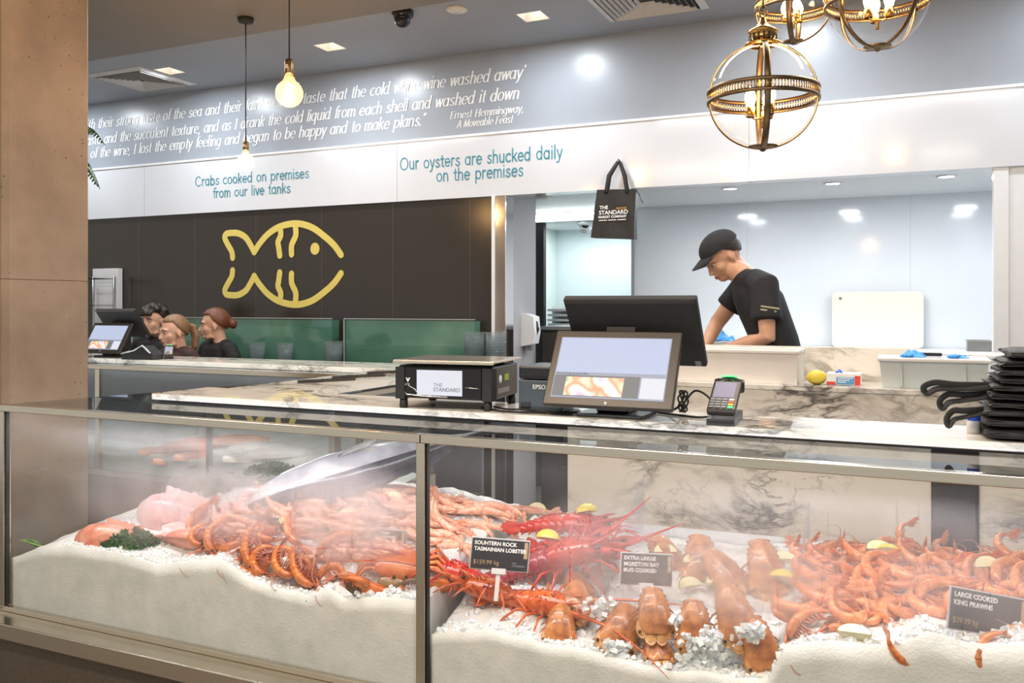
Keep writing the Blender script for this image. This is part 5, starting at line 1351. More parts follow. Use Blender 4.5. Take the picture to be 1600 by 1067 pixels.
# price signs
plain('sign_black', (0.022, 0.024, 0.030), 0.45, var=0.1)
plain('sign_frame', (0.55, 0.56, 0.57), 0.3, var=0.03)
plain('sign_tan', (0.48, 0.33, 0.20), 0.5, var=0.05)
plain('sign_grey', (0.30, 0.31, 0.33), 0.5, var=0.05)
def sign(label, p, w, h, roll, yaw, lines, price, pitch=8, priceoff=None):
    t = thing('price_sign', label, 'price sign')
    MB().box((-w / 2 - .003, -.002, -.003), (w / 2 + .003, .003, h + .003), .001).build('holder', 'sign_frame', t)
    bd = MB().box((-w / 2, -.0035, 0), (w / 2, -.0022, h)).build('card', 'sign_black', t)
    MB().box((w / 2 - .013, -.0042, h * .42), (w / 2 - .003, -.0036, h * .96)).build('tan_strip', 'sign_tan', bd)
    for i, ln in enumerate(lines):
        text(ln, h * .175, 'white_vinyl', bd, 'lettering', M=basis((1, 0, 0), (0, 0, 1), (0, -1, 0), (-w / 2 + .006, -.0040, h * (.80 - .20 * i))), bold=.0004)
    if price: text(price, h * .20, 'sign_tan', bd, 'price', M=basis((1, 0, 0), (0, 0, 1), (0, -1, 0), (-w / 2 + .006, -.0040, h * .16)))
    text('THE\nSTANDARD', h * .085, 'sign_grey', bd, 'maker_mark', M=basis((1, 0, 0), (0, 0, 1), (0, -1, 0), (w / 2 - .045, -.0040, h * .22)))
    MB().box((-.02, -.005, -.012), (.02, .005, .004), .001).build('clip', 'white_matt', t)
    MB().box((-.006, -.0015, -.085), (.006, .0025, -.010), .0008).build('stem', 'white_matt', t)
    return place(t, at_(p, (yaw, 'Z'), (-pitch, 'X'), (roll, 'Y')))
sign('grey price sign standing in the cooked prawns behind the misted left pane', atY(399, 850, 2.30), .150, .088, 0, -10, ('EXTRA LARGE', 'KING PRAWN'), '$33.99kg')
sign('dark price sign for southern rock lobster in front of the lobsters', atY(779, 890, 2.20), .160, .082, 6, 6, ('SOUHTERN ROCK', 'TASMAINIAN LOBSTER'), '$159.99 kg')
sign('dark price sign for moreton bay bugs in front of the misted bugs', atY(1009, 913, 2.30), .142, .080, 5, 8, ('EXTRA LARGE', 'MORETON BAY', 'BUG COOKED'), None)
sign('large tilted dark price sign for cooked king prawns at the right edge', atY(1540, 990, 2.165), .195, .085, 13, 14, ('LARGE COOKED', 'KING PRAWNS'), '$39.99 kg')
sign('faint price sign back in the mist near the steel post', atY(612, 858, 2.36), .085, .058, 3, 0, ('TIGER', 'PRAWNS'), None)
# clear dividers in the ice
def divider(label, x, z0, h0, h1, d0=2.13, d1=2.80):
    return tag(MB().prism([(d0, z0), (d1, z0 + .04), (d1, h1), (d0, h0)], x - .002, x + .002, basis((0, 1, 0), (0, 0, 1), (1, 0, 0))).build('clear_divider', 'acrylic'), label, 'divider', 'clear dividers in the ice')
divider('clear acrylic divider between the brown bugs and cooked prawns', -.28, .68, .78, 1.02, 2.135)
divider('clear acrylic divider between the lobsters and brown bugs', -.80, .66, .74, 1.06, 2.14)
# ------------------------------------------------------------------ things on the counters
ZS = 1.29
emitter('screen_white', (0.86, 0.88, 0.97), 0.8)
emitter('screen_blue', (0.56, 0.63, 0.85), 0.85)
emitter('screen_pale', (0.62, 0.68, 0.85), 0.5)
emitter('screen_grey', (0.20, 0.21, 0.22), 0.9)
emitter('screen_lilac', (0.42, 0.36, 0.50), 0.7)
emitter('lamp_green', (0.10, 0.85, 0.25), 1.6)
emitter('digits_red', (1.0, 0.03, 0.05), 3.0)
def picture_mat():
    m, nt, b = newmat('screen_picture')
    co = coord(nt)
    nz = N(nt, 'ShaderNodeTexNoise', i_Scale=17.0, i_Detail=0.5); nt.links.new(co, nz.inputs['Vector'])
    c = ramp(nt, nz.outputs[0], [(0.22, (0.10, 0.12, 0.06)), (0.42, (0.55, 0.52, 0.40)), (0.52, (0.62, 0.22, 0.14)), (0.62, (0.70, 0.66, 0.60)), (0.80, (0.35, 0.20, 0.38))])
    nt.links.new(c, b.inputs['Base Color']); nt.links.new(c, b.inputs['Emission Color']); b.inputs['Emission Strength'].default_value = 0.8
picture_mat()
XZ = lambda x, y, z: basis((1, 0, 0), (0, 0, 1), (0, -1, 0), (x, y, z))        # lettering on a local face that looks to -y

# ---- retail scale
pA, pB = atZ(624, 637, ZS), atZ(766, 643, ZS)
ax = (pB - pA); wS = ax.length; yawS = math.atan2(ax.y, ax.x)
t = thing('retail_scale', 'black retail scale with a steel pan and white lit screen on the slab', 'scale', pA, (0, 0, yawS))
DS = .25
for x in (0.010, wS - 0.012):
    for y in (0.012, DS - .012):
        MB().lathe([(0, 0), (.013, 0), (.014, .004), (.012, .034), (0, .034)], 16, (x, y, 0)).build('foot', 'rubber_black', t)
b = MB().box((-.006, .006, .032), (wS + .006, DS, .138), .006)
b = b.build('body', 'black_plastic', t)
MB().box((.018, -.0005, .036), (wS - .03, .0055, .132), .002).build('front_panel', 'black_gloss', b)
for x in (-.012, wS - .026):
    MB().prism([(x, -.004), (x + .032, -.004), (x + .036, .03), (x, .03)], .030, .132).build('corner_pillar', 'black_matt', b)
x0, x1 = wS * .20, wS * .70
s_ = MB().box((x0, -.0022, .044), (x1, -.0008, .124)).build('screen', 'screen_white', b)
text('THE', .017, 'screen_lilac', s_, 'lettering', M=XZ(x0 + .058, -.0030, .072)); text('STANDARD', .0175, 'screen_grey', s_, 'lettering', M=XZ(x0 + .058, -.0030, .057))
lg = MB().prism([(-.008, .010), (0, -.005), (.008, .010), (.003, .010), (0, .003), (-.003, .010)], 0, .0008, XZ(wS * .10, -.0012, .088)).build('maker_mark', 'white_vinyl', b)
text('DIGI', .008, 'white_vinyl', b, 'maker_name', M=XZ(wS * .10 - .010, -.0012, .074))
fold = MB()
fold.tube([(.025, -.004, .078), (.042, -.006, .070), (.058, -.005, .062), (.066, -.006, .050)], .0018, 5).tube([(.02, -.004, .055), (.03, -.006, .045), (.09, -.006, .041), (.17, -.005, .040)], .0022, 5).tube([(.23, -.004, .072), (.255, -.005, .071), (.275, -.004, .070)], .0016, 5)
fold.build('plastic_cover', 'chrome', b)
MB().box((wS + .0062, .05, .050), (wS + .0072, .16, .066)).build('rating_plate', 'grey_plastic', b)
MB().lathe([(0, 0), (.013, 0), (.013, .0012), (0, .0012)], 24).xf(basis((0, 1, 0), (0, 0, 1), (1, 0, 0), (wS + .0062, .075, .095))).build('round_sticker', 'white_vinyl', b)
gs = plain('sticker_green', (0.35, 0.55, 0.05), 0.5, var=0.05)
MB().box((wS + .0062, .115, .088), (wS + .0072, .155, .108)).build('green_sticker', 'sticker_green', b)
MB().box((.03, .03, .138), (wS - .03, DS - .03, .146)).build('load_frame', 'black_matt', t)
MB().box((-.018, -.012, .148), (wS + .016, DS + .012, .156), .003).box((-.018, -.012, .1445), (wS + .016, -.0095, .150)).build('pan', 'steel', t)

# ---- receipt printer
pp = atZ(815, 640, ZS); pp.y = max(pp.y, 2.47)
t = thing('receipt_printer', 'dark receipt printer between the scale and the till screen', 'printer', (pp.x + .008, 2.475, ZS), (0, 0, R(2)))
b = MB().box((0, 0, .004), (.145, .18, .10), .005).build('body', 'grey_slate' if 'grey_slate' in MATS else plain('grey_slate', (0.055, 0.075, 0.09), 0.4, var=0.05), t)
MB().box((0, .002, .102), (.145, .178, .142), .006).build('lid', 'black_plastic', t)
MB().box((.02, -.003, .103), (.125, .004, .110)).build('paper_slot', 'black_gloss', t)
text('EPSON', .019, 'white_vinyl', b, 'maker_name', M=XZ(.048, -.0012, .072))
MB().box((.01, -.004, .006), (.04, .001, .03), .002).build('switch_cover', 'black_plastic', b)

# ---- two sided till (customer screen in front, staff screen behind)
def till(loc, rot=0, s=1.0, label=''):
    t = thing('till_terminal', label, 'till', loc, (0, 0, rot)); t.scale = (s, s, s)
    # local origin: centre of the foot, y towards the staff; the customer screen leans back
    MB().box((-.10, -.075, 0), (.10, .10, .012), .003).box((-.05, -.04, .012), (.05, .06, .06), .006).build('foot', 'black_plastic', t)
    MB().prism([(-.03, .012), (.055, .012), (.09, .20), (.055, .27), (.02, .20)], -.045, .045, basis((0, 1, 0), (0, 0, 1), (1, 0, 0))).build('stand', 'black_matt', t)
    a = R(-30)
    def panel(name, W, H, origin, ang, flip, lab):
        M = Matrix.Translation(origin) @ Matrix.Rotation(ang, 4, 'X')
        hs = MB().box((-W / 2, 0, 0), (W / 2, .020, H), .004, M).build(name, 'black_plastic', t)
        hs['label'] = lab
        return hs, M
    hs, M = panel('customer_display', .394, .250, (0, -.105, .036), a, False, 'customer facing screen with pale blue picture')
    hs.data.materials[0] = MATS['bezel_brown']
    y = -.0012
    MB().box((-.175, y, .025), (.170, 0.0005, .226), 0, M).build('screen', 'screen_pale', hs)
    def lay(x0, z0, x1, z1, m_, nm, dy): MB().box((x0, y - dy, z0), (x1, y - dy + .0004, z1), 0, M).build(nm, m_, hs)
    lay(-.172, .108, .167, .223, 'screen_blue', 'upper_area', .0008)
    lay(-.172, .030, .092, .098, 'screen_grey', 'lower_bar', .0008)
    lay(-.135, .032, .045, .092, 'screen_picture', 'picture', .0014)
    text('You are being served by Fleur', .0085, 'screen_grey', hs, 'lettering', M=M @ XZ(-.170, y - .0009, .1005))
    lay(.097, .030, .167, .095, 'screen_white', 'side_area', .0008)
    lg = MB()
    for k in range(4):
        an = R(90 * k + 30); lg.add([M @ Vector((.0 + .002 * math.cos(an + 1.2), y - .0006, .012 + .002 * math.sin(an + 1.2))), M @ Vector((.007 * math.cos(an), y - .0006, .012 + .007 * math.sin(an))), M @ Vector((.002 * math.cos(an - 1.2), y - .0006, .012 + .002 * math.sin(an - 1.2)))], [(0, 1, 2)])
    lg.build('maker_mark', 'white_vinyl', hs)
    # staff screen, seen from behind: its top leans towards the customer
    M2 = Matrix.Translation((.037, .150, .150)) @ Matrix.Rotation(R(36), 4, 'X')
    h2 = MB().box((-.205, -.012, 0), (.205, .012, .252), .004, M2).build('staff_display', 'black_matt', t); h2['label'] = 'staff facing screen seen from its black back'
    MB().box((-.20, -.0125, .238), (.20, -.0115, .2505), 0, M2).build('top_strip', 'bezel_brown', h2)
    MB().box((.172, -.0128, .004), (.190, -.0118, .022), 0, M2).build('asset_sticker', 'grey_plastic', h2)
    MB().box((-.19, .0118, .012), (.19, .0128, .24), 0, M2).build('screen', 'screen_blue', h2)
    return t
plain('bezel_brown', (0.055, 0.048, 0.042), 0.35, metal=0.3, var=0.06)
till((-.802, 2.505, ZS), 0, 1.0, 'two sided black till with a lit pale blue customer screen on the foreground slab')
till((-4.68, 4.03, ZS), 0, .86, 'two sided black till on the far counter beside the concrete pillar')

# ---- card readers
def reader(loc, rot, label, s=1.0):
    t = thing('card_reader', label, 'card reader', loc, (0, 0, rot)); t.scale = (s, s, s)
    base = MB().prism([(-.085, 0), (.075, 0), (.075, .028), (-.085, .018)], -.038, .038, basis((0, 1, 0), (0, 0, 1), (1, 0, 0))).build('dock', 'black_plastic', t)
    MB().box((-.034, -.0862, .006), (.034, -.0845, .012)).build('slot', 'rubber_black', base)
    M = Matrix.Translation((0, -.075, .024)) @ Matrix.Rotation(R(28), 4, 'X')
    b = MB().box((-.039, 0, 0), (.039, .150, .022), .006, M).build('terminal', 'bezel_brown', t)
    MB().box((-.030, .062, .0222), (.028, .138, .0228), 0, M).build('screen', 'screen_lilac', b)
    for r_ in range(4):
        for c_ in range(4):
            x = -.034 + .0172 * c_; y = .010 + .012 * r_
            nm = 'grey_plastic' if c_ < 3 else ('lamp_green', 'key_yellow', 'key_red', 'white_vinyl')[r_]
            MB().box((x, y, .0222), (x + .0135, y + .0085, .0245), .001, M).build('key', nm, b)
    MB().tube([(-.034, .055, .085), (-.034, .075, .105), (0, .085, .112), (.034, .075, .105), (.034, .055, .085)], .012, 8).build('tap_hood', 'black_plastic', t)
    MB().box((-.022, .066, .1225), (.024, .092, .1255), .001).build('status_light', 'lamp_green', t)
    return t
plain('key_yellow', (0.9, 0.62, 0.05), 0.4, var=0.03); plain('key_red', (0.75, 0.12, 0.04), 0.4, var=0.03)
cr = atZ(1132, 660, ZS); reader((cr.x, 2.492, ZS), R(2), 'black card reader with green light and keypad on the foreground slab')
cr2 = atZ(250, 561, ZS); reader((cr2.x, cr2.y + .07, ZS), TH * 1.75, 'small card reader on the far counter in front of the blond woman', .66)
t = thing('label_printer', 'low black wedge with a silver edge on the far counter beside the till', 'printer', tuple(atZ(212, 562, ZS) + Vector((0, .06, 0))), (0, 0, R(8)))
MB().prism([(-.11, 0), (.11, 0), (.115, .03), (.04, .085), (-.02, .055), (-.11, .035)], -.04, .06, basis((1, 0, 0), (0, 0, 1), (0, -1, 0))).build('body', 'black_plastic', t)
MB().tube([(-.112, -.062, .034), (-.02, -.062, .057), (.04, -.062, .087), (.10, -.062, .042)], .006, 6).build('silver_edge', 'chrome', t)
MB().box((-.03, -.0625, .052), (-.018, -.0605, .060)).build('status_light', 'lamp_green', t)

# ---- cables on the slab
def cable(label, pts, r=.0032):
    q = []
    P = [Vector(p) for p in pts]; n = len(P)
    for i in range(n - 1):
        p0, p1, p2, p3 = P[max(i - 1, 0)], P[i], P[i + 1], P[min(i + 2, n - 1)]
        for k in range(8):
            u = k / 8; q.append(0.5 * ((2 * p1) + (p2 - p0) * u + (2 * p0 - 5 * p1 + 4 * p2 - p3) * u * u + (3 * p1 - p0 - 3 * p2 + p3) * u ** 3))
    q.append(P[-1])
    return tag(MB().tube(q, r, 7).build('power_cable', 'rubber_black'), label, 'cable', 'black cables around the till')
zc_ = ZS + .0035
cable('black cable looping from the till to the card reader', [(-.67, 2.59, zc_), (-.62, 2.58, zc_ + .03), (-.575, 2.55, zc_ + .075), (-.53, 2.53, zc_ + .06), (-.505, 2.515, zc_ + .02), (-.475, 2.52, zc_ + .03)])
cable('black cable lying flat behind the card reader', [(-.70, 2.60, zc_), (-.62, 2.56, zc_), (-.56, 2.54, zc_), (-.51, 2.55, zc_ + .004), (-.47, 2.57, zc_)])
pts = []
for i in range(22):
    a = 2 * math.pi * i / 7; pts.append((-.625 + .010 * math.sin(i * 2.1), 2.615 + .028 * math.cos(a), zc_ + .036 + .032 * math.sin(a)))
cable('tangled coil of black cable at the right of the till foot', pts, .0028)
cable('black cable along the slab between the scale and the till', [(-1.25, 2.50, zc_), (-1.17, 2.44, zc_), (-1.08, 2.435, zc_), (-1.0, 2.46, zc_), (-.93, 2.50, zc_), (-.90, 2.53, zc_)])
cable('second black cable in front of the receipt printer', [(-1.22, 2.53, zc_), (-1.14, 2.455, zc_ + .004), (-1.06, 2.452, zc_ + .006), (-.96, 2.435, zc_), (-.92, 2.45, zc_)])

def smooth3(q, sub=6):
    P = [Vector(x) for x in q]; n = len(P); o = []
    for i in range(n - 1):
        p0, p1, p2, p3 = P[max(i - 1, 0)], P[i], P[i + 1], P[min(i + 2, n - 1)]
        for k in range(sub):
            u = k / sub; o.append(0.5 * ((2 * p1) + (p2 - p0) * u + (2 * p0 - 5 * p1 + 4 * p2 - p3) * u * u + (3 * p1 - p0 - 3 * p2 + p3) * u ** 3))
    return o + [P[-1]]
# ---- stack of folded black bags at the right end
plain('bag_black', (0.013, 0.012, 0.012), 0.55, var=0.35, nscale=30, bump=0.5, bscale=45)
words = ['bottom', 'second', 'third', 'fourth', 'fifth', 'sixth', 'seventh', 'eighth', 'ninth', 'top']
rb = random.Random(21)
z = ZS + .001
for i in range(10):
    h = .030 if i in (0, 1) else rb.uniform(.017, .025)
    off = .010 * rb.uniform(-1, 1) + (max(0, i - 4) * .0085)
    yo = rb.uniform(-.006, .006)
    w, dp = .40, .25
    t = thing('folded_bag', 'folded black bag, ' + (words[i] + ' one counted up from the slab' if 0 < i < 9 else words[i] + 'most in the stack at the right edge' if i else 'lowest in the stack at the right edge'), 'bag', (.175 + off, 2.412 + yo, z), (0, 0, rb.uniform(-.02, .03)), group='folded black bags stacked on the slab')
    ph = rb.uniform(0, 6)
    m = MB()
    n_ = 20
    def prof(u, v, i=i, h=h, ph=ph):
        a = 2 * math.pi * u
        cx, cz = math.cos(a), math.sin(a)
        e = .35
        yy = dp / 2 + dp / 2 * math.copysign(abs(cx) ** e, cx) * (1 - .02 * math.sin(5 * v + ph))
        en = 1 - .42 * max(0, 1 - v / .06) ** 2 - .42 * max(0, 1 - (1 - v) / .06) ** 2
        zz = h / 2 + h / 2 * math.copysign(abs(cz) ** .7, cz) * .95 * en * (1 + .10 * mno.noise(Vector((v * 6 + ph, cx * 2, cz))))
        yy += .007 * mno.noise(Vector((v * 7, cz * 2, ph)))
        x = w * v
        return Vector((x + .006 * math.sin(6 * u * math.pi + ph), yy + .004 * math.sin(13 * v + ph), zz))
    m.grid(prof, 24, n_, True, True)
    m.add([prof(j / 24, 0) for j in range(24)], [tuple(range(24))]); m.add([prof(j / 24, 1) for j in range(24)], [tuple(range(24))])
    m.build('body', 'bag_black', t)
    m = MB()
    for k in range(2): m.tube([(w * u, -.0015 - .001 * k, h * (.3 + .4 * k) + .001 * math.sin(20 * u + ph)) for u in [j / 12 for j in range(13)]], .0016, 5)
    m.build('fold_edge', 'bag_black', t)
    if i in (2, 4, 5):
        L_ = {2: .085, 4: .11, 5: .15}[i]; dz = {2: -.03, 4: -.025, 5: -.004}[i]
        q = [(.012, .10, h / 2), (-L_ * .5, .085, h / 2 + dz * .2), (-L_ * .82, .078, h / 2 + dz * .4 + .005), (-L_, .07, h / 2 + dz * .7 - .006), (-L_ * .94, .07, h / 2 + dz * .8 - .021), (-L_ * .80, .072, h / 2 + dz * .6 - .010), (-L_ * .5, .08, h / 2 + dz * .4 - .009), (.012, .09, h / 2 - .006)]
        MB().tube([(v.x, v.y, v.z) for v in smooth3(q)], .0080, 8, flat=.28, side=(0, 0, 1)).build('handle', 'bag_black', t)
    z += h * .93 + .0006
plain('cap_blue', (0.02, 0.10, 0.62), 0.4, var=0.1)
t = thing('blue_cap_bottle', 'small bottle with ribbed blue cap beside the folded bags', 'bottle', (.150, 2.545, ZS), (0, 0, 0))
MB().lathe([(0, 0), (.016, 0), (.017, .004), (.017, .028), (.012, .034), (0, .034)], 20).build('bottle_body', 'white_gloss', t)
c_ = MB().lathe([(0, .033), (.014, .033), (.0145, .05), (0, .051)], 20)
for j in range(20): c_.tube([(.0145 * math.cos(j * .314), .0145 * math.sin(j * .314), .034), (.0145 * math.cos(j * .314), .0145 * math.sin(j * .314), .05)], .001, 4)
c_.build('cap', 'cap_blue', t)

# ---- on the marble bench
ZB2 = 1.293
def foam(): 
    a, b = atY(1046, 598, 3.76), atY(1246, 598, 3.76)
    w = b.x - a.x
    t = thing('foam_box', 'large white foam box on the marble bench in front of the man', 'box', (a.x, 3.745, ZB2 + .0005))
    m = MB(); th = .022; D = .26; H = .125
    m.box((0, 0, 0), (w, D, th)).box((0, 0, th), (w, th, H)).box((0, D - th, th), (w, D, H)).box((0, th, th), (th, D - th, H)).box((w - th, th, th), (w, D - th, H))
    m.build('tray', 'foam_white', t)
    MB().box((-.006, -.006, H), (w + .006, .02, H + .014), .003).box((-.006, D - .02, H), (w + .006, D + .006, H + .014), .003).box((-.006, .02, H), (.02, D - .02, H + .014), .003).box((w - .02, .02, H), (w + .006, D - .02, H + .014), .003).build('rim', 'foam_white', t)
plain('foam_white', (0.80, 0.77, 0.74), 0.6, var=0.02, bump=0.1, bscale=180)
foam()
lp = atY(1276, 596, 3.80)
t = thing('lemon', 'whole yellow lemon on the marble bench right of the foam box', 'lemon', (lp.x, 3.80, ZB2 + .030), (0, 0, .5))
MB().lathe([(0, -.045), (.008, -.041), (.022, -.030), (.030, -.010), (.031, .008), (.024, .028), (.010, .039), (.006, .045), (0, .046)], 24).xf(Matrix.Rotation(R(90), 4, 'Y')).build('peel', 'lemon_skin', t)
MB().cyl((.045, 0, 0), (.048, 0, 0), .003, 8).build('stem_end', 'lime_skin', t)
plain('box_blue', (0.10, 0.35, 0.62), 0.5, var=0.1); plain('box_red', (0.70, 0.06, 0.04), 0.5, var=0.05)
g0, g1 = atY(1291, 600, 3.80), atY(1345, 600, 3.80)
w = g1.x - g0.x
t = thing('glove_box', 'low white blue and red carton beside the whole lemon', 'carton', (g0.x, 3.79, ZB2 + .0005))
b = MB().box((0, 0, 0), (w, .12, .048), .002).build('carton', 'white_gloss', t)
MB().box((w * .30, -.0008, .004), (w * .82, .0004, .034)).build('blue_panel', 'box_blue', b); MB().box((w * .83, -.0008, .002), (w * .99, .0004, .040)).build('red_panel', 'box_red', b); MB().box((w * .02, -.0008, .002), (w * .28, .0004, .014)).build('red_strip', 'box_red', b)
for k in range(3): MB().box((w * .34, -.0014, .028 - .008 * k), (w * (.78 - .1 * k), -.0008, .031 - .008 * k)).build('print_line', 'white_vinyl', b)
MB().grid(lambda u, v: Vector((w * .35 + .03 * (u - .5), .06 + .03 * (v - .5), .0485 + .012 * math.sin(math.pi * u) * math.sin(math.pi * v) + .003 * math.sin(9 * u + 4 * v))), 8, 8).build('glove_tip', 'cap_blue', t)
# tub with lid and things on it
def tubm(): 
    m, nt, b = newmat('tub_plastic')
    b.inputs['Base Color'].default_value = (0.78, 0.86, 0.88, 1); b.inputs['Roughness'].default_value = 0.35
    b.inputs['Transmission Weight'].default_value = 0.25; b.inputs['Subsurface Weight'].default_value = 0.2
    n2 = N(nt, 'ShaderNodeTexNoise', i_Scale=30.0); bp = N(nt, 'ShaderNodeBump', i_Strength=0.05); nt.links.new(n2.outputs[0], bp.inputs['Height']); nt.links.new(bp.outputs[0], b.inputs['Normal'])
tubm()
a, b_ = atY(1374, 600, 3.76), atY(1545, 600, 3.76)
w = b_.x - a.x; D = .25; H = .105
t = thing('plastic_tub', 'long translucent white plastic tub with lid on the marble bench', 'tub', (a.x, 3.755, ZB2 + .0005))
m = MB()
lo = [(.012, .012), (w - .012, .012), (w - .012, D - .012), (.012, D - .012)]; hi = [(0, 0), (w, 0), (w, D), (0, D)]
m.add([(x, y, 0) for x, y in lo] + [(x, y, H) for x, y in hi], [(3, 2, 1, 0)] + [(i, (i + 1) % 4, 4 + (i + 1) % 4, 4 + i) for i in range(4)])
m.build('tub_body', 'tub_plastic', t)
MB().box((-.010, -.010, H), (w + .010, D + .010, H + .014), .004).build('lid', 'white_gloss', t)
for x in (.08, w - .08): MB().box((x - .004, -.003, .01), (x + .004, .006, H), .001).build('rib', 'tub_plastic', t)
zt = ZB2 + H + .015
def cloth(label, p, w, d, h, seed, mat='glove_blue', name='blue_glove', n=3):
    rr = random.Random(seed); m = MB()
    f = lambda u, v: Vector(((u - .5) * w * (1 + .15 * math.sin(7 * v + seed)), (v - .5) * d, max(0.0008, h * (math.sin(math.pi * u) * math.sin(math.pi * v)) ** .7 * (.55 + .45 * mno.noise(Vector((u * 5, v * 5, seed)))) + .004 * mno.noise(Vector((u * 14, v * 14, seed))))))
    m.grid(f, 22, 18)
    for k in range(n):
        x0 = w * (.15 * k - .3); m.tube([(x0, -d * .3, .006), (x0 - .012, -d * .62, .007), (x0 - .02, -d * .85, .005)], [.007, .006, .004], 7)
    return tag(m.build(name, mat, None, p), label, 'glove')
plain('glove_blue', (0.06, 0.36, 0.86), 0.4, var=0.15, nscale=30)
c0 = atY(1427, 560, 3.86); cloth('crumpled blue glove on the tub lid, the larger left one', (c0.x, 3.86, zt), .085, .07, .042, 3)
c1 = atY(1498, 562, 3.86); cloth('flat blue glove on the tub lid, the smaller right one', (c1.x, 3.86, zt), .07, .06, .020, 8)
k0, k1 = atY(1440, 557, 3.90), atY(1490, 557, 3.90)
t = thing('knife', 'knife with a black handle lying on the tub lid between the gloves', 'knife', (k0.x, 3.92, zt + .007))
MB().box((0, -.008, -.006), (.075, .008, .008), .004).build('handle', 'black_plastic', t)
MB().prism([(.075, -.009), (.17, -.003), (.18, .004), (.075, .008)], -.001, .001).build('blade', 'chrome', t)
# second lidded tub, cutting board, steel pan on the kitchen bench
kb = thing('kitchen_bench', 'white bench along the back wall of the kitchen', 'bench', (0, 6.6, .40))
MB().box((-1.95, .0, .86), (.88, .58, .90), .003).build('bench_top', 'white_gloss', kb); MB().box((-1.95, .02, 0), (.88, .56, .86)).build('base', 'white_matt', kb)
ZK = 1.30
c0, c1 = atY(1300, 545, 7.12), atY(1443, 545, 7.12)
t = thing('cutting_board', 'large cream cutting board leaning on the kitchen back wall', 'cutting board', (c0.x, 7.135, ZK + .001), (R(-3), 0, 0))
plain('board_cream', (0.76, 0.72, 0.62), 0.4, var=0.03, nscale=4)
hB = atY(1370, 456, 7.14).z - ZK
bm_ = MB()
W_ = c1.x - c0.x; rc = .03; pl = []
for cx, cy, a0 in ((W_ - rc, hB - rc, 0), (rc, hB - rc, 90), (rc, rc, 180), (W_ - rc, rc, 270)):
    pl += [(cx + rc * math.cos(R(a0 + 15 * k)), cy + rc * math.sin(R(a0 + 15 * k))) for k in range(7)]
bd = bm_.prism(pl, 0, .02, basis((1, 0, 0), (0, 0, 1), (0, -1, 0))).build('board', 'board_cream', t)
MB().cyl((.06, -.0202, hB - .05), (.06, -.0208, hB - .05), .012, 16).build('hang_hole', 'grey_plastic', bd)
s0, s1 = atY(1511, 540, 6.9), atY(1550, 540, 6.9)
t = thing('steel_pan', 'small grey steel pan on the kitchen bench right of the cutting board', 'pan', (s0.x, 6.85, ZK + .001))
w = s1.x - s0.x
MB().box((0, 0, 0), (w, .16, .006)).box((0, 0, .006), (w, .004, .07)).box((0, .156, .006), (w, .16, .07)).box((0, .004, .006), (.004, .156, .07)).box((w - .004, .004, .006), (w, .156, .07)).build('pan_body', 'steel_dark', t)
MB().box((-.008, -.008, .070), (w + .008, .006, .074)).box((-.008, .154, .070), (w + .008, .168, .074)).build('rim', 'steel', t)
# smaller tub behind
a, b_ = atY(1496, 565, 4.16), atY(1600, 565, 4.16)
t = thing('tub_stand', 'white cupboard behind the marble bench at the right', 'cupboard', (a.x - .05, 4.13, .40))
MB().box((0, 0, 0), (.7, .34, .92)).build('cupboard_body', 'white_matt', t); MB().box((-.01, -.01, .92), (.71, .35, .935), .002).build('cupboard_top', 'white_gloss', t)
t = thing('plastic_tub', 'second shallow white tub standing behind the long tub', 'tub', (a.x, 4.16, 1.3355))
w = b_.x - a.x
MB().box((.01, .01, 0), (w - .01, .23, .06), .004).build('tub_body', 'tub_plastic', t); MB().box((0, 0, .06), (w, .24, .076), .004).build('lid', 'white_gloss', t)
# soap dispenser, louvred unit, dark cabinet
sp_ = atX(836, 515, -2.44)
t = thing('soap_dispenser', 'white soap dispenser on the grey kitchen side wall', 'soap dispenser', (-2.50, sp_.y - .06, atX(836, 540, -2.46).z))
b = MB().prism([(0, 0), (.09, .02), (.105, .10), (.095, .21), (.02, .235), (0, .235)], -.055, .055, basis((1, 0, 0), (0, 0, 1), (0, -1, 0))).build('casing', 'white_gloss', t)
MB().tube([(.096, .0, .075), (.108, .0, .12), (.100, .0, .18)], [.006, .018, .008], 10, flat=.5).build('window', 'black_gloss', b)
MB().box((.03, -.02, -.03), (.07, .02, .004), .004).build('nozzle', 'grey_plastic', t)
t = thing('dark_cabinet', 'dark brown cabinet beside the soap dispenser', 'cabinet', (-2.48, 5.95, 0))
MB().box((0, 0, 0), (.60, .5, 1.44)).build('carcass', 'black_matt', t); MB().box((.01, -.012, .02), (.29, 0, 1.42), .002).build('door', 'bezel_brown', t); MB().box((.31, -.012, .02), (.59, 0, 1.42), .002).build('door', 'bezel_brown', t); MB().box((-.0, -.02, 1.44), (.61, .5, 1.465)).build('cabinet_top', 'steel_dark', t)
l0 = atY(856, 512, 7.35)
t = thing('louvred_unit', 'pale unit with horizontal slats in the passage behind the till screen', 'wall unit', (l0.x, 7.35, l0.z - .06))
MB().box((0, 0, 0), (.42, .14, .10)).build('casing', 'passage_side', t); MB().box((0, .1, .10), (.42, .14, .26)).build('back', 'passage_side', t)
for k in range(3): MB().box((0, -.01, .12 + .045 * k), (.42, .10, .14 + .045 * k)).build('slat', 'white_gloss', t)
MB().box((.0, .02, -l0.z + .06), (.42, .14, 0)).build('support', 'passage_wall', t)

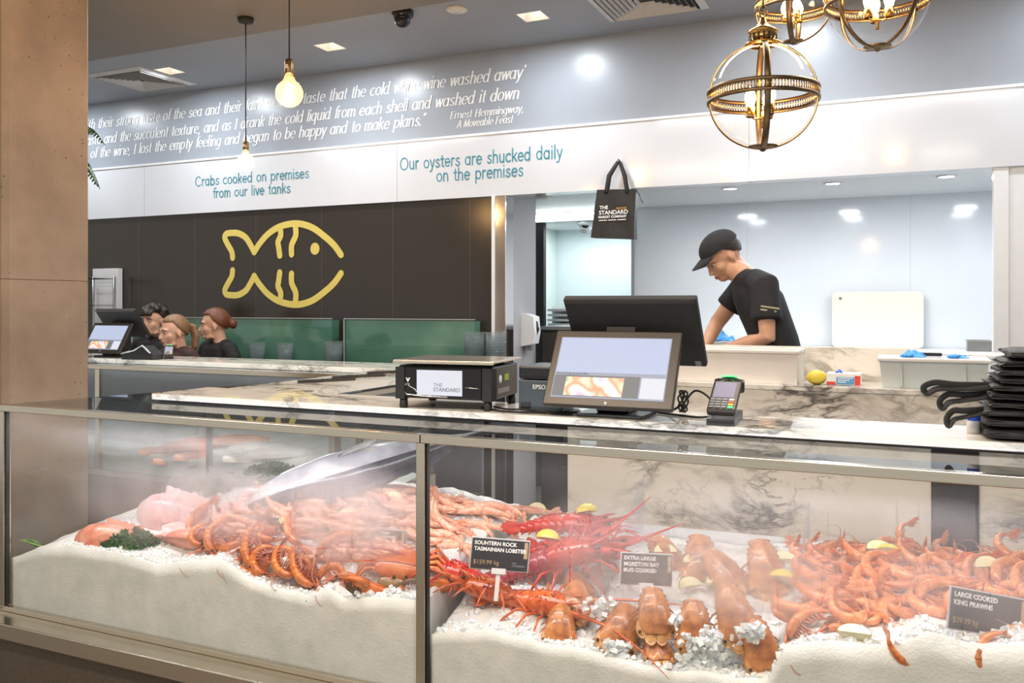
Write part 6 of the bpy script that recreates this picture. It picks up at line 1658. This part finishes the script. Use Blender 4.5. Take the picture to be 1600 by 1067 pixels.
# ---- black bag hanging from a hook on the white band
YBG = 5.19
def bp_(px, py): p = atY(px, py, YBG); return (p.x, p.z)
org = atY(960, 335, YBG)
t = thing('hanging_bag', 'black shopping bag hanging from a hook on the white band', 'bag', org)
def rel(px, py): x, z = bp_(px, py); return (x - org.x, z - org.z)
c4 = [rel(923, 371), rel(990, 373), rel(993, 295), rel(932, 296)]
b = MB()
fr = [Vector((x, 0, z)) for x, z in c4]; bk = [Vector((x, .075, z)) for x, z in c4]
bk[2].y = bk[3].y = .03; fr[2].y = fr[3].y = .01
def bl(u, v, s): 
    P = fr if s == 0 else bk
    p = (P[0] * (1 - u) + P[1] * u) * (1 - v) + (P[3] * (1 - u) + P[2] * u) * v
    return p + Vector((0, (-.012 if s == 0 else .0) * math.sin(math.pi * u) * (1 - v) + .002 * math.sin(9 * u + 7 * v), 0))
b.grid(lambda u, v: bl(u, v, 0), 14, 14).grid(lambda u, v: bl(u, v, 1), 14, 14)
for u in (0, 1): b.grid(lambda w_, v, u=u: bl(u, v, 0).lerp(bl(u, v, 1), w_), 3, 14)
for v in (0, 1): b.grid(lambda w_, u, v=v: bl(u, v, 0).lerp(bl(u, v, 1), w_), 3, 14)
b = b.build('bag_body', 'bag_black', t)
hk = rel(963, 249); l_, r_ = rel(946, 297), rel(979, 297)
for y0, y1 in ((.006, .040), (.034, .050)):
    MB().tube([(l_[0], y0, l_[1] - .02), (l_[0] + .003, y0, l_[1]), (l_[0] + .018, y0, l_[1] + .09), (hk[0] - .012, y1, hk[1] - .02), (hk[0], y1, hk[1]), (hk[0] + .012, y1, hk[1] - .02), (r_[0] - .018, y0, r_[1] + .09), (r_[0] - .003, y0, r_[1]), (r_[0], y0, r_[1] - .02)], .0115, 8, flat=.22, side=(1, 0, 0)).build('handle', 'bag_black', t)
zp = [rel(994, 297), rel(999, 304), rel(1004, 317)]
MB().tube([(x, .0, z) for x, z in zp], .007, 6, flat=.4).build('zip_pull', 'bag_black', t)
tx = rel(937, 327)
for s_, sz, px, py, wd in (('THE', .030, 938, 327.5, None), ('STANDARD', .034, 937, 336, 45), ('MARKET COMPANY', .018, 936, 341.5, 44)):
    x, z = rel(px, py); wdm = None if wd is None else (rel(px + wd, py)[0] - x)
    text(s_, sz, 'white_vinyl', b, 'lettering', M=basis((1, 0, 0), (0, 0, 1), (0, -1, 0), (x, -.0145, z)), width=wdm, bold=.0006)
plain('orange_print', (0.75, 0.36, 0.05), 0.5, var=0.05)
x, z = rel(963, 327.5); text('norma', .026, 'orange_print', b, 'lettering', M=basis((1, 0, 0), (0, 0, 1), (0, -1, 0), (x, -.0145, z)), shear=.3)
x, z = rel(936, 345.5); x1, _ = rel(980, 345.5); m = MB(); 
for k in range(3): m.box((x + (x1 - x) * (k / 3 + .02), -.0150, z), (x + (x1 - x) * (k / 3 + .31), -.0142, z + .005))
m.build('strapline', 'white_vinyl', b)
hkt = thing('wall_hook', 'small white hook on the white band holding the black bag', 'hook', (org.x + hk[0], WY - .0225, org.z + hk[1]))
MB().box((-.012, -.004, -.02), (.012, 0, .03), .001).build('plate', 'white_gloss', hkt); MB().tube([(0, -.004, 0), (0, -.03, -.016), (0, -.05, -.012), (0, -.056, .004)], .004, 7).build('prong', 'chrome', hkt)

# ---- live tanks in the dark wall, wall bench with clear tubs
m, nt, b = newmat('tank_water')
co = coord(nt); nz = N(nt, 'ShaderNodeTexNoise', i_Scale=2.2, i_Detail=3.0); nt.links.new(co, nz.inputs['Vector'])
nt.links.new(ramp(nt, nz.outputs[0], [(0.3, (0.06, 0.19, 0.125)), (0.55, (0.10, 0.27, 0.19)), (0.75, (0.20, 0.38, 0.27))]), b.inputs['Base Color']); b.inputs['Roughness'].default_value = 0.08
plain('tank_rim', (0.62, 0.74, 0.68), 0.2, var=0.05)
for lb, xa, xb in (('left green glazed fish tank below the fish emblem', -5.80, -3.82), ('right green glazed fish tank below the fish emblem', -3.70, -2.66)):
    t = thing('fish_tank', lb, 'fish tank', (xa, 5.20, 1.20), group='green fish tanks along the dark wall')
    MB().box((0, .012, 0), (xb - xa, .099, .312)).build('water', 'tank_water', t)
    MB().box((-.006, 0, 0), (xb - xa + .006, .010, .322)).build('front_glass', 'side_pane', t)
    MB().box((-.008, .0, .3225), (xb - xa + .008, .011, .326)).box((-.010, 0, 0), (-.0065, .011, .322)).build('edge', 'tank_rim', t)
wb = thing('wall_bench', 'dark bench under the fish tanks', 'bench', (-4.3, 5.06, 0))
MB().box((-1.75, 0, 1.16), (1.72, .135, 1.199), .003).build('bench_top', 'steel', wb); MB().box((-1.75, .03, 0), (1.72, .13, 1.16)).build('base', 'black_matt', wb)
glass('clear_plastic', tint=(.93, .95, .95), base=.07, rough=.05, fogcol=(.9, .9, .9))
def tubs(px, py, n, r, label):
    p = atZ(px, py, 1.20)
    c = atY(px, py, 5.125)
    for k in range(n):
        o = MB().lathe([(.0, 0), (r * .82, 0), (r, .075), (r * 1.08, .078), (r * 1.08, .084), (r * .98, .084), (r * .80, .004), (0, .004)], 28).build('clear_tub', 'clear_plastic', None, (c.x, 5.125, 1.2 + .0005 + .020 * k))
        tag(o, label, 'clear tub', 'stacked clear tubs: ' + label)
tubs(741, 548, 9, .068, 'clear tub in the taller left stack behind the scale')
tubs(775, 548, 9, .068, 'clear tub in the taller right stack behind the scale')
tubs(521, 560, 5, .066, 'clear tub in the low stack between the two fish tanks')
tubs(402, 562, 4, .060, 'clear tub in the low stack just right of the woman with a bun')
tubs(445, 562, 4, .060, 'clear tub in the low stack in front of the left fish tank')
# ---- wire rack beside the dark panel at the far left
a, b_ = atY(128, 480, 5.1), atY(161, 480, 5.1)
t = thing('wire_rack', 'wire shelving rack half hidden by the concrete pillar', 'rack', (a.x, 4.93, 0))
w = b_.x - a.x
for x in (0, w):
    for y in (0, .28): MB().cyl((x, y, 0), (x, y, 1.86), .010, 10).build('post', 'steel_dark', t)
for zz in (.4, .9, 1.35, 1.62, 1.84):
    m = MB()
    for k in range(9): m.cyl((0, .28 * k / 8, zz), (w, .28 * k / 8, zz), .003, 6)
    m.cyl((0, 0, zz - .02), (w, 0, zz - .02), .004, 6); m.build('wire_shelf', 'black_matt', t)
t = thing('white_door_panel', 'tall white panel behind the wire rack', 'panel', (a.x - .05, 5.245, 0))
MB().box((0, 0, 0), (w + .05, .05, 1.93), .003).build('leaf', 'white_gloss', t); MB().cyl((.06, -.03, 1.0), (.06, -.03, 1.3), .008, 8).build('pull_handle', 'chrome', t)
# ---- thin dark rails resting on the bridging slab
for i, (y0, lb) in enumerate(((2.98, 'front dark sliding rail lying on the bridging marble slab'), (3.22, 'middle dark sliding rail lying on the bridging marble slab'), (3.50, 'rear dark sliding rail lying on the bridging marble slab'))):
    t = thing('slide_rail', lb, 'rail', (-2.36 + .0, y0, ZS + .0008), (0, 0, R(58)), group='dark rails on the bridging slab')
    MB().box((0, -.008, 0), (.26, .008, .010), .001).build('channel', 'bezel_brown', t); MB().box((.004, -.002, .0102), (.25, .002, .0125)).build('groove', 'rubber_black', t)

# ---- last check: nothing pokes through a pane
def deep_min_y(o, T, out):
    if o.type == 'MESH': out.append(min((T @ v.co).y for v in o.data.vertices))
    for k in o.children: deep_min_y(k, T @ Matrix.LocRotScale(k.location, k.rotation_euler if k.rotation_mode != 'QUATERNION' else k.rotation_quaternion, k.scale), out)
for o in [q for q in bpy.data.objects if q.parent is None and q.name.split('.')[0] in ('ice_cubes', 'lemon_wedge', 'lime_wedge', 'prawn', 'mud_crab', 'whole_fish', 'fish_fillet', 'shovel_bug', 'curly_parsley', 'price_sign')]:
    out = []
    deep_min_y(o, Matrix.LocRotScale(o.location, o.rotation_euler if o.rotation_mode != 'QUATERNION' else o.rotation_quaternion, o.scale), out)
    lim = 2.1045 if o.location.y < 3.3 else 3.7575
    if out and min(out) < lim: o.location.y += min(.03, lim - min(out))
# ------------------------------------------------------------------ people
shell('skin_light', [(0.62, 0.34, 0.23), (0.70, 0.42, 0.30), (0.74, 0.48, 0.36)], rough=0.45, nscale=14, coat=0.0, bump=0.05, sss=0.15)
shell('skin_tan', [(0.50, 0.26, 0.16), (0.60, 0.33, 0.21), (0.64, 0.38, 0.26)], rough=0.45, nscale=14, coat=0.0, bump=0.05, sss=0.15)
shell('hair_dark', [(0.012, 0.008, 0.006), (0.035, 0.022, 0.015)], rough=0.45, nscale=60, coat=0.0, bump=0.6)
shell('hair_auburn', [(0.09, 0.025, 0.010), (0.20, 0.065, 0.025)], rough=0.4, nscale=60, coat=0.0, bump=0.6)
shell('hair_blond', [(0.16, 0.085, 0.04), (0.32, 0.18, 0.09)], rough=0.45, nscale=60, coat=0.0, bump=0.6)
plain('shirt_black', (0.012, 0.012, 0.014), 0.8, var=0.3, nscale=18, bump=0.3, bscale=22)
plain('shirt_maroon', (0.045, 0.022, 0.020), 0.8, var=0.3, nscale=12, bump=0.3, bscale=22)
plain('trousers_black', (0.014, 0.014, 0.016), 0.8, var=0.2)
plain('lip', (0.48, 0.14, 0.11), 0.4, var=0.1)
plain('eye_white', (0.45, 0.40, 0.37), 0.2, var=0.02)
def remeshed(mb, name, mat, parent, voxel=0.008, smooth=4):
    o = mb.build(name, mat)
    md = o.modifiers.new('r', 'REMESH'); md.mode = 'VOXEL'; md.voxel_size = voxel
    s_ = o.modifiers.new('s', 'SMOOTH'); s_.factor = 0.5; s_.iterations = smooth
    dg = bpy.context.evaluated_depsgraph_get()
    me = bpy.data.meshes.new_from_object(o.evaluated_get(dg))
    me.name = name
    bpy.data.objects.remove(o)
    me.materials.clear(); me.materials.append(MATS[mat])
    for p in me.polygons: p.use_smooth = True
    n = bpy.data.objects.new(name, me); COL.objects.link(n); n.parent = parent
    return n
def head_mb(H, k=1.0):
    """H: matrix of the head; local -y is the face, origin between the eyes and ears, about 0.225 tall"""
    m = MB()
    m.ball((0, .012, .020), (.074, .092, .085), 24, 16)
    m.ball((0, -.030, -.035), (.060, .058, .072), 20, 14)
    m.ball((0, -.050, -.088), (.036, .034, .026), 16, 10)
    for sg in (-1, 1):
        m.ball((sg * .034, -.046, -.034), (.028, .030, .030), 12, 8)
        m.tube([(sg * .008, -.084, .012), (sg * .030, -.082, .016), (sg * .050, -.064, .010)], [.007, .009, .006], 8)
        m.ball((sg * .074, .012, -.020), (.007, .017, .031), 12, 10, Matrix.Rotation(R(sg * 12), 4, 'Z'))
        m.ball((sg * .008, -.103, -.044), (.008, .008, .007), 8, 6)
        m.tube([(sg * .045, -.01, -.085), (sg * .030, -.045, -.098)], [.020, .018], 8)
    m.tube([(0, -.082, .006), (0, -.092, -.018), (0, -.104, -.040), (0, -.092, -.052)], [.008, .008, .009, .006], 10)
    m.tube([(-.022, -.076, -.068), (0, -.087, -.066), (.022, -.076, -.068)], [.004, .0065, .004], 8)
    m.tube([(-.018, -.076, -.076), (0, -.086, -.077), (.018, -.076, -.076)], [.004, .0065, .004], 8)
    m.tube([(0, .020, -.05), (0, .035, -.12), (0, .045, -.17)], [.052, .047, .052], 14)
    m.xf(H @ Matrix.Scale(k, 4))
    return m
def face_parts(t, H, k=1.0, skin='skin_light'):
    M = H @ Matrix.Scale(k, 4)
    for sg in (-1, 1):
        MB().ball((sg * .032, -.0745, -.008), (.0105, .0085, .0058), 12, 8).xf(M).build('eye', 'eye_white', t)
        MB().ball((sg * .032, -.0825, -.008), (.0055, .003, .0055), 10, 6).xf(M).build('pupil', 'eye_black', t)
    MB().tube([(-.021, -.0815, -.069), (0, -.0925, -.067), (.021, -.0815, -.069)], [.002, .0045, .002], 6).tube([(-.018, -.081, -.0755), (0, -.091, -.0765), (.018, -.081, -.0755)], [.002, .0048, .002], 6).xf(M).build('lips', 'lip', t)
def brows(t, H, k, mat):
    m = MB()
    for sg in (-1, 1): m.tube([(sg * .014, -.091, .013), (sg * .032, -.091, .019), (sg * .052, -.074, .011)], [.003, .0042, .002], 6)
    m.xf(H @ Matrix.Scale(k, 4)).build('eyebrows', mat, t)
def hand_mb(m, wrist, d, palm_n, curl=35, s=1.0):
    d = Vector(d).normalized(); n = Vector(palm_n); n = (n - d * n.dot(d)).normalized(); sd = d.cross(n)
    w = Vector(wrist)
    m.tube([w, w + d * .03 * s, w + d * .085 * s], [.024 * s, .032 * s, .036 * s], 12, flat=.42, side=sd)
    for i, (o, L) in enumerate(((-.027, .066), (-.009, .076), (.009, .071), (.026, .056))):
        b = w + d * .082 * s + sd * o * s; q = [b]; dd = d.copy()
        for j in range(3):
            dd = (Matrix.Rotation(R(curl * (.7 + .2 * i / 3)), 3, sd) @ dd); q.append(q[-1] + dd * L * s * (.42, .33, .25)[j])
        m.tube(q, [.0092 * s, .0088 * s, .008 * s, .006 * s], 8)
    b = w + d * .025 * s - sd * .026 * s; t1 = (d * .6 - sd * .75 + n * .3).normalized()
    m.tube([b, b + t1 * .035 * s, b + t1 * .05 * s + d * .022 * s], [.013 * s, .0105 * s, .008 * s], 8)
def standing(label, px, py_eye, Y, yaw, head_yaw, head_pitch, k, skin, shirt, hairfn, hairm, sleeve='long', extra=None, female=False):
    e = atY(px, py_eye, Y)
    t = thing('person', label, 'person', (e.x, Y, 0), (0, 0, R(yaw)))
    ze = e.z
    H = Matrix.Translation((0, -.03, ze)) @ Matrix.Rotation(R(head_yaw), 4, 'Z') @ Matrix.Rotation(R(head_pitch), 4, 'X')
    m = head_mb(H, k)
    zs = ze - .158 * k                                        # shoulder height
    sw = .155 if female else .180
    hip = zs * .62
    m.tube([(0, .0, zs + .03), (0, .01, zs - .06), (0, .01, (zs + hip) / 2), (0, 0, hip - .02)], [.06, .10, .10, .105], 14, flat=.7, side=(1, 0, 0))
    for sg in (-1, 1):
        el = Vector((sg * (sw + .055), .03, zs - .30)); wr = Vector((sg * (sw + .02), -.06, zs - .52))
        m.tube([(sg * (sw - .03), 0, zs - .03), (sg * (sw + .01), .005, zs - .06), el, wr], [.045, .042, .034, .022], 12)
        hand_mb(m, wr, (-.05 * sg, -.5, -.8), (-sg, 0, 0), 22, .9)
        m.tube([(sg * .085, 0, hip), (sg * .09, -.01, hip * .53), (sg * .09, .02, .09)], [.082, .055, .036], 12)
        m.tube([(sg * .09, .05, .045), (sg * .095, -.06, .035), (sg * .10, -.13, .028)], [.036, .036, .024], 10, flat=.8)
    body = remeshed(m, 'body', skin, t, .006, 9)
    face_parts(t, H, k); brows(t, H, k, hairm)
    s_ = MB()
    w = 1.0 if female else 1.12
    s_.tube([(0, .022, zs + .050), (0, .016, zs + .025), (0, .012, zs - .02), (0, .008, zs - .10), (0, .005, zs - .22), (0, .005, zs - .36), (0, 0, hip - .05)], [.062, .085, .145 * w, .165 * w, .155 * w, .138 * w, .150 * w], 20, flat=.66, side=(1, 0, 0))
    for sg in (-1, 1):
        el = Vector((sg * (sw + .055), .03, zs - .30)); wr = Vector((sg * (sw + .02), -.06, zs - .52))
        a = [(sg * (sw - .09), .008, zs + .0), (sg * (sw - .02), .006, zs - .025), (sg * (sw + .018), .008, zs - .08)]
        if sleeve == 'long': s_.tube(a + [el, el.lerp(wr, .85)], [.055, .060, .058, .048, .036], 14)
        else: s_.tube(a + [Vector((sg * (sw + .035), .02, zs - .20))], [.055, .060, .060, .058], 14)
    sh = remeshed(s_, 'shirt', shirt, t, .010, 4)
    tr = MB(); tr.tube([(0, 0, hip + .06), (0, 0, hip - .06)], [.148, .152], 18, flat=.72, side=(1, 0, 0))
    for sg in (-1, 1): tr.tube([(sg * .075, 0, hip), (sg * .088, -.005, hip * .53), (sg * .09, .02, .07)], [.095, .072, .055], 14)
    remeshed(tr, 'trousers', 'trousers_black', t, .012, 3)
    for sg in (-1, 1): MB().tube([(sg * .09, .06, .045), (sg * .095, -.06, .042), (sg * .10, -.15, .034)], [.046, .047, .034], 12, flat=.9).box((sg * .095 - .045, -.18, 0), (sg * .095 + .045, .10, .012), .004).build('shoe', 'rubber_black', t)
    hm = hairfn(MB()); hm.xf(H @ Matrix.Scale(k, 4))
    remeshed(hm, 'hair', hairm, t, .006, 2)
    if extra: extra(t, H, k, zs, sh)
    return t
def cap_of_hair(m, low=-.02, front=.045, thick=1.10):
    # shell over the skull, leaving the face free
    g = lambda u, v: (lambda a, ph: Vector((.080 * thick * math.cos(ph) * math.cos(a), .012 + .099 * thick * math.cos(ph) * math.sin(a), .022 + .094 * thick * math.sin(ph))))(2 * math.pi * u, ph_lim(2 * math.pi * u, low, front) + (math.pi / 2 - ph_lim(2 * math.pi * u, low, front)) * v)
    m.grid(g, 40, 16, True, True)
    g2 = lambda u, v: (lambda p: Vector((0, .012, .022)) + (p - Vector((0, .012, .022))) * .90)(g(u, v))
    m.grid(g2, 40, 16, True, True)
    m.grid(lambda u, v: g(u, 0).lerp(g2(u, 0), v), 40, 1, True, True)
    return m
def ph_lim(a, low, front):
    s_ = -math.sin(a)                  # 1 at the face, -1 at the nape
    if s_ > .45: return math.asin(min(.95, front / .10))
    f_ = (s_ + 1) / 1.45
    return (low * 6 - .55) * (1 - f_) + f_ ** 3 * math.asin(min(.95, front / .10))
def hair_bun(m):
    cap_of_hair(m, -.03, .050, 1.06); m.ball((0, .132, -.005), (.036, .030, .036), 16, 10); m.tube([(0, .095, .02), (0, .125, .0)], [.04, .025], 10); return m
def hair_tail(m):
    cap_of_hair(m, -.03, .052, 1.05); m.tube([(0, .105, .035), (0, .140, .02), (.012, .150, -.05), (.018, .135, -.13), (.015, .12, -.17)], [.022, .032, .036, .026, .008], 12, flat=.8); return m
def hair_mop(m):
    cap_of_hair(m, -.01, .040, 1.10)
    rr = random.Random(4)
    for _ in range(46):
        a = rr.uniform(0, 6.28); q = rr.uniform(.35, 1.0)
        p = Vector((.080 * math.cos(a) * q, .010 + .098 * math.sin(a) * q, .030 + .085 * math.sqrt(max(0, 1 - .8 * q * q))))
        m.ball(p, rr.uniform(.016, .026), 10, 7)
    for i in range(6): m.ball((-.05 + .02 * i, -.088, .052), .019, 10, 7)
    return m
def badge(t, H, k, zs, sh):
    m = MB()
    for i in range(3): m.box((.055, -.128, zs - .145 - .012 * i), (.055 + .075 - .02 * i, -.118, zs - .139 - .012 * i))
    m.build('chest_print', 'white_vinyl', t)
    MB().ball((.070 * k, .0, 0), .001).build('stud', 'chrome', t) if False else None
def stud(t, H, k, zs, sh):
    badge(t, H, k, zs, sh)
    MB().ball(H @ Vector((-.0815 * k, .006, -.046 * k)), .005, 8, 6).build('earring', 'chrome', t)
def collar(t, H, k, zs, sh):
    MB().prism([(-.045, zs + .060), (.045, zs + .060), (.030, zs - .02), (.004, zs - .11), (-.004, zs - .11), (-.030, zs - .02)], -.004, .004, basis((1, 0, 0), (0, 0, 1), (0, -1, 0), (0, -.105, 0)) @ Matrix.Rotation(R(-8), 4, 'X')).build('open_neck', 'skin_light', t)
VY = math.degrees(TH)
standing('woman with an auburn bun and black top looking left behind the far counter', 340, 506, 4.88, -12, -40, 2, 1.0, 'skin_light', 'shirt_black', hair_bun, 'hair_auburn', 'long', stud, True)
standing('woman with blond tied hair and open dark red shirt behind the far counter', 277, 517, 4.54, -6, -16, 4, .98, 'skin_light', 'shirt_maroon', hair_tail, 'hair_blond', 'long', collar, True)
standing('young man with a dark mop of hair standing behind the other two staff', 246, 500, 4.86, 8, -10, 2, 1.0, 'skin_light', 'shirt_black', hair_mop, 'hair_dark', 'short', None, False)

# the man bending over the bench in the kitchen
YM = 4.56
def K(px, py, dy=0.0): return atY(px, py, YM) + FWD * dy
t = thing('person', 'man in black cap and black t-shirt bending over the white foam box', 'person', (K(1225, 575).x, K(1225, 575).y, .40))
O = t.location.copy()
def kl(px, py, dy=0.0): return K(px, py, dy) - O
hc = kl(1128, 399)
lk = (-RIGHT * .80 - FWD * .12 - UP * .60).normalized()                 # the way he looks: down to the left
xh = lk.cross(UP).normalized(); zh = xh.cross(lk).normalized()
H = basis(xh, -lk, zh, hc) if xh.cross(-lk).dot(zh) > 0 else basis(-xh, -lk, zh, hc)
m = head_mb(H, 1.06)
nk = kl(1163, 437); ch = kl(1188, 475); ws = kl(1212, 535); pv = kl(1224, 585)
m.tube([hc + RIGHT * .03 - UP * .05, kl(1146, 420), nk + RIGHT * .02], [.052, .055, .065], 14)
m.tube([nk, ch, ws, pv], [.08, .105, .11, .115], 14, flat=.7, side=FWD)
sh_n, sh_f = nk + RIGHT * .055 - UP * .035 - FWD * .17, nk + RIGHT * .055 - UP * .02 + FWD * .17
el_n, el_f = kl(1181, 525, -.20), kl(1135, 505, .20)
wr_n, wr_f = kl(1122, 546, -.10), kl(1108, 544, .10)
for s0, e0, w0 in ((sh_n, el_n, wr_n), (sh_f, el_f, wr_f)):
    m.tube([s0, s0.lerp(e0, .5), e0, e0.lerp(w0, .35), w0], [.052, .047, .042, .040, .027], 14)
    hand_mb(m, w0, (w0 - e0), -UP, 30, 1.0)
fl = Vector((0, 0, 0))
for sg in (-1, 1):
    hp = pv + FWD * sg * .09
    m.tube([hp, Vector((hp.x, hp.y, hp.z * .52)) - RIGHT * .03, Vector((hp.x, hp.y, .08))], [.09, .06, .04], 12)
    ft = Vector((hp.x, hp.y, .04)); m.tube([ft + RIGHT * .04, ft - RIGHT * .08, ft - RIGHT * .15], [.038, .038, .026], 10, flat=.8)
remeshed(m, 'body', 'skin_tan', t, .006, 7)
face_parts(t, H, 1.06)
s_ = MB()
s_.tube([kl(1156, 428), nk, nk.lerp(ch, .45), ch, ws, pv, pv - UP * .12], [.068, .105, .150, .172, .160, .162, .165], 22, flat=.70, side=FWD)
for s0, e0, dr in ((sh_n, el_n, .66), (sh_f, el_f, .60)):
    s_.tube([nk + (s0 - nk) * .45, s0, s0.lerp(e0, .35), s0.lerp(e0, dr), s0.lerp(e0, dr + .02)], [.075, .074, .072, .074, .066], 16)
shirt = remeshed(s_, 'shirt', 'shirt_black', t, .010, 4)
pr = MB()
pc = s0 = sh_n.lerp(el_n, .42) - FWD * .0735
for i in range(2): pr.box((-.045, -.001, -.004 - .016 * i), (.045 - .012 * i, .001, .004 - .016 * i), 0, Matrix.Translation(pc + RIGHT * .0) @ VB @ Matrix.Rotation(R(8), 4, 'Y'))
plain('print_khaki', (0.42, 0.38, 0.26), 0.6, var=0.05)
pr.build('sleeve_print', 'print_khaki', t)
tr = MB(); tr.tube([pv + UP * .06, pv - UP * .10], [.150, .152], 16, flat=.75, side=FWD)
for sg in (-1, 1):
    hp = pv + FWD * sg * .085; tr.tube([hp, Vector((hp.x, hp.y, hp.z * .52)) - RIGHT * .03, Vector((hp.x, hp.y, .07))], [.105, .078, .06], 14)
remeshed(tr, 'trousers', 'trousers_black', t, .013, 3)
for sg in (-1, 1):
    hp = pv + FWD * sg * .085; ft = Vector((hp.x, hp.y, .045)); MB().tube([ft + RIGHT * .05, ft - RIGHT * .08, ft - RIGHT * .17], [.046, .047, .034], 12, flat=.9).build('shoe', 'rubber_black', t)
hm = MB(); cap_of_hair(hm, -.02, .045, 1.03); remeshed(hm.xf(H @ Matrix.Scale(1.06, 4)), 'hair', 'hair_dark', t, .006, 2)
cp = MB()
cp.grid(lambda u, v: Vector((.088 * math.cos(v * 1.5708) * math.cos(2 * math.pi * u), .010 + .106 * math.cos(v * 1.5708) * math.sin(2 * math.pi * u), .040 + .082 * math.sin(v * 1.5708))), 32, 10, True, True)
cp.grid(lambda u, v: Vector(((u - .5) * .150 * (1 - .25 * v * v), -.070 - .085 * v * (1 - .9 * (2 * u - 1) ** 2 * v * .5) - .012 * (1 - (2 * u - 1) ** 2), .048 - .018 * v - .012 * (2 * u - 1) ** 2)), 14, 6)
cp.grid(lambda u, v: Vector(((u - .5) * .150 * (1 - .25 * v * v), -.070 - .085 * v * (1 - .9 * (2 * u - 1) ** 2 * v * .5) - .012 * (1 - (2 * u - 1) ** 2), .044 - .018 * v - .012 * (2 * u - 1) ** 2)), 14, 6)
cp.xf(H @ Matrix.Scale(1.06, 4)).build('cap', 'shirt_black', t)
# white tray with blue gloves under his far arm
tp = atY(1127, 533, 4.98)
tt = thing('prep_stand', 'white stand in the kitchen under the arms of the bending man', 'stand', (tp.x, 4.98, .40))
hh = tp.z - .40
MB().box((-.16, -.02, 0), (.09, .22, hh - .02)).build('base', 'white_matt', tt); MB().box((-.17, -.03, hh - .02), (.10, .23, hh), .003).build('top', 'white_gloss', tt)
cloth('crumpled blue gloves under the arm of the bending man', (tp.x, 5.03, tp.z + .001), .13, .10, .075, 5)
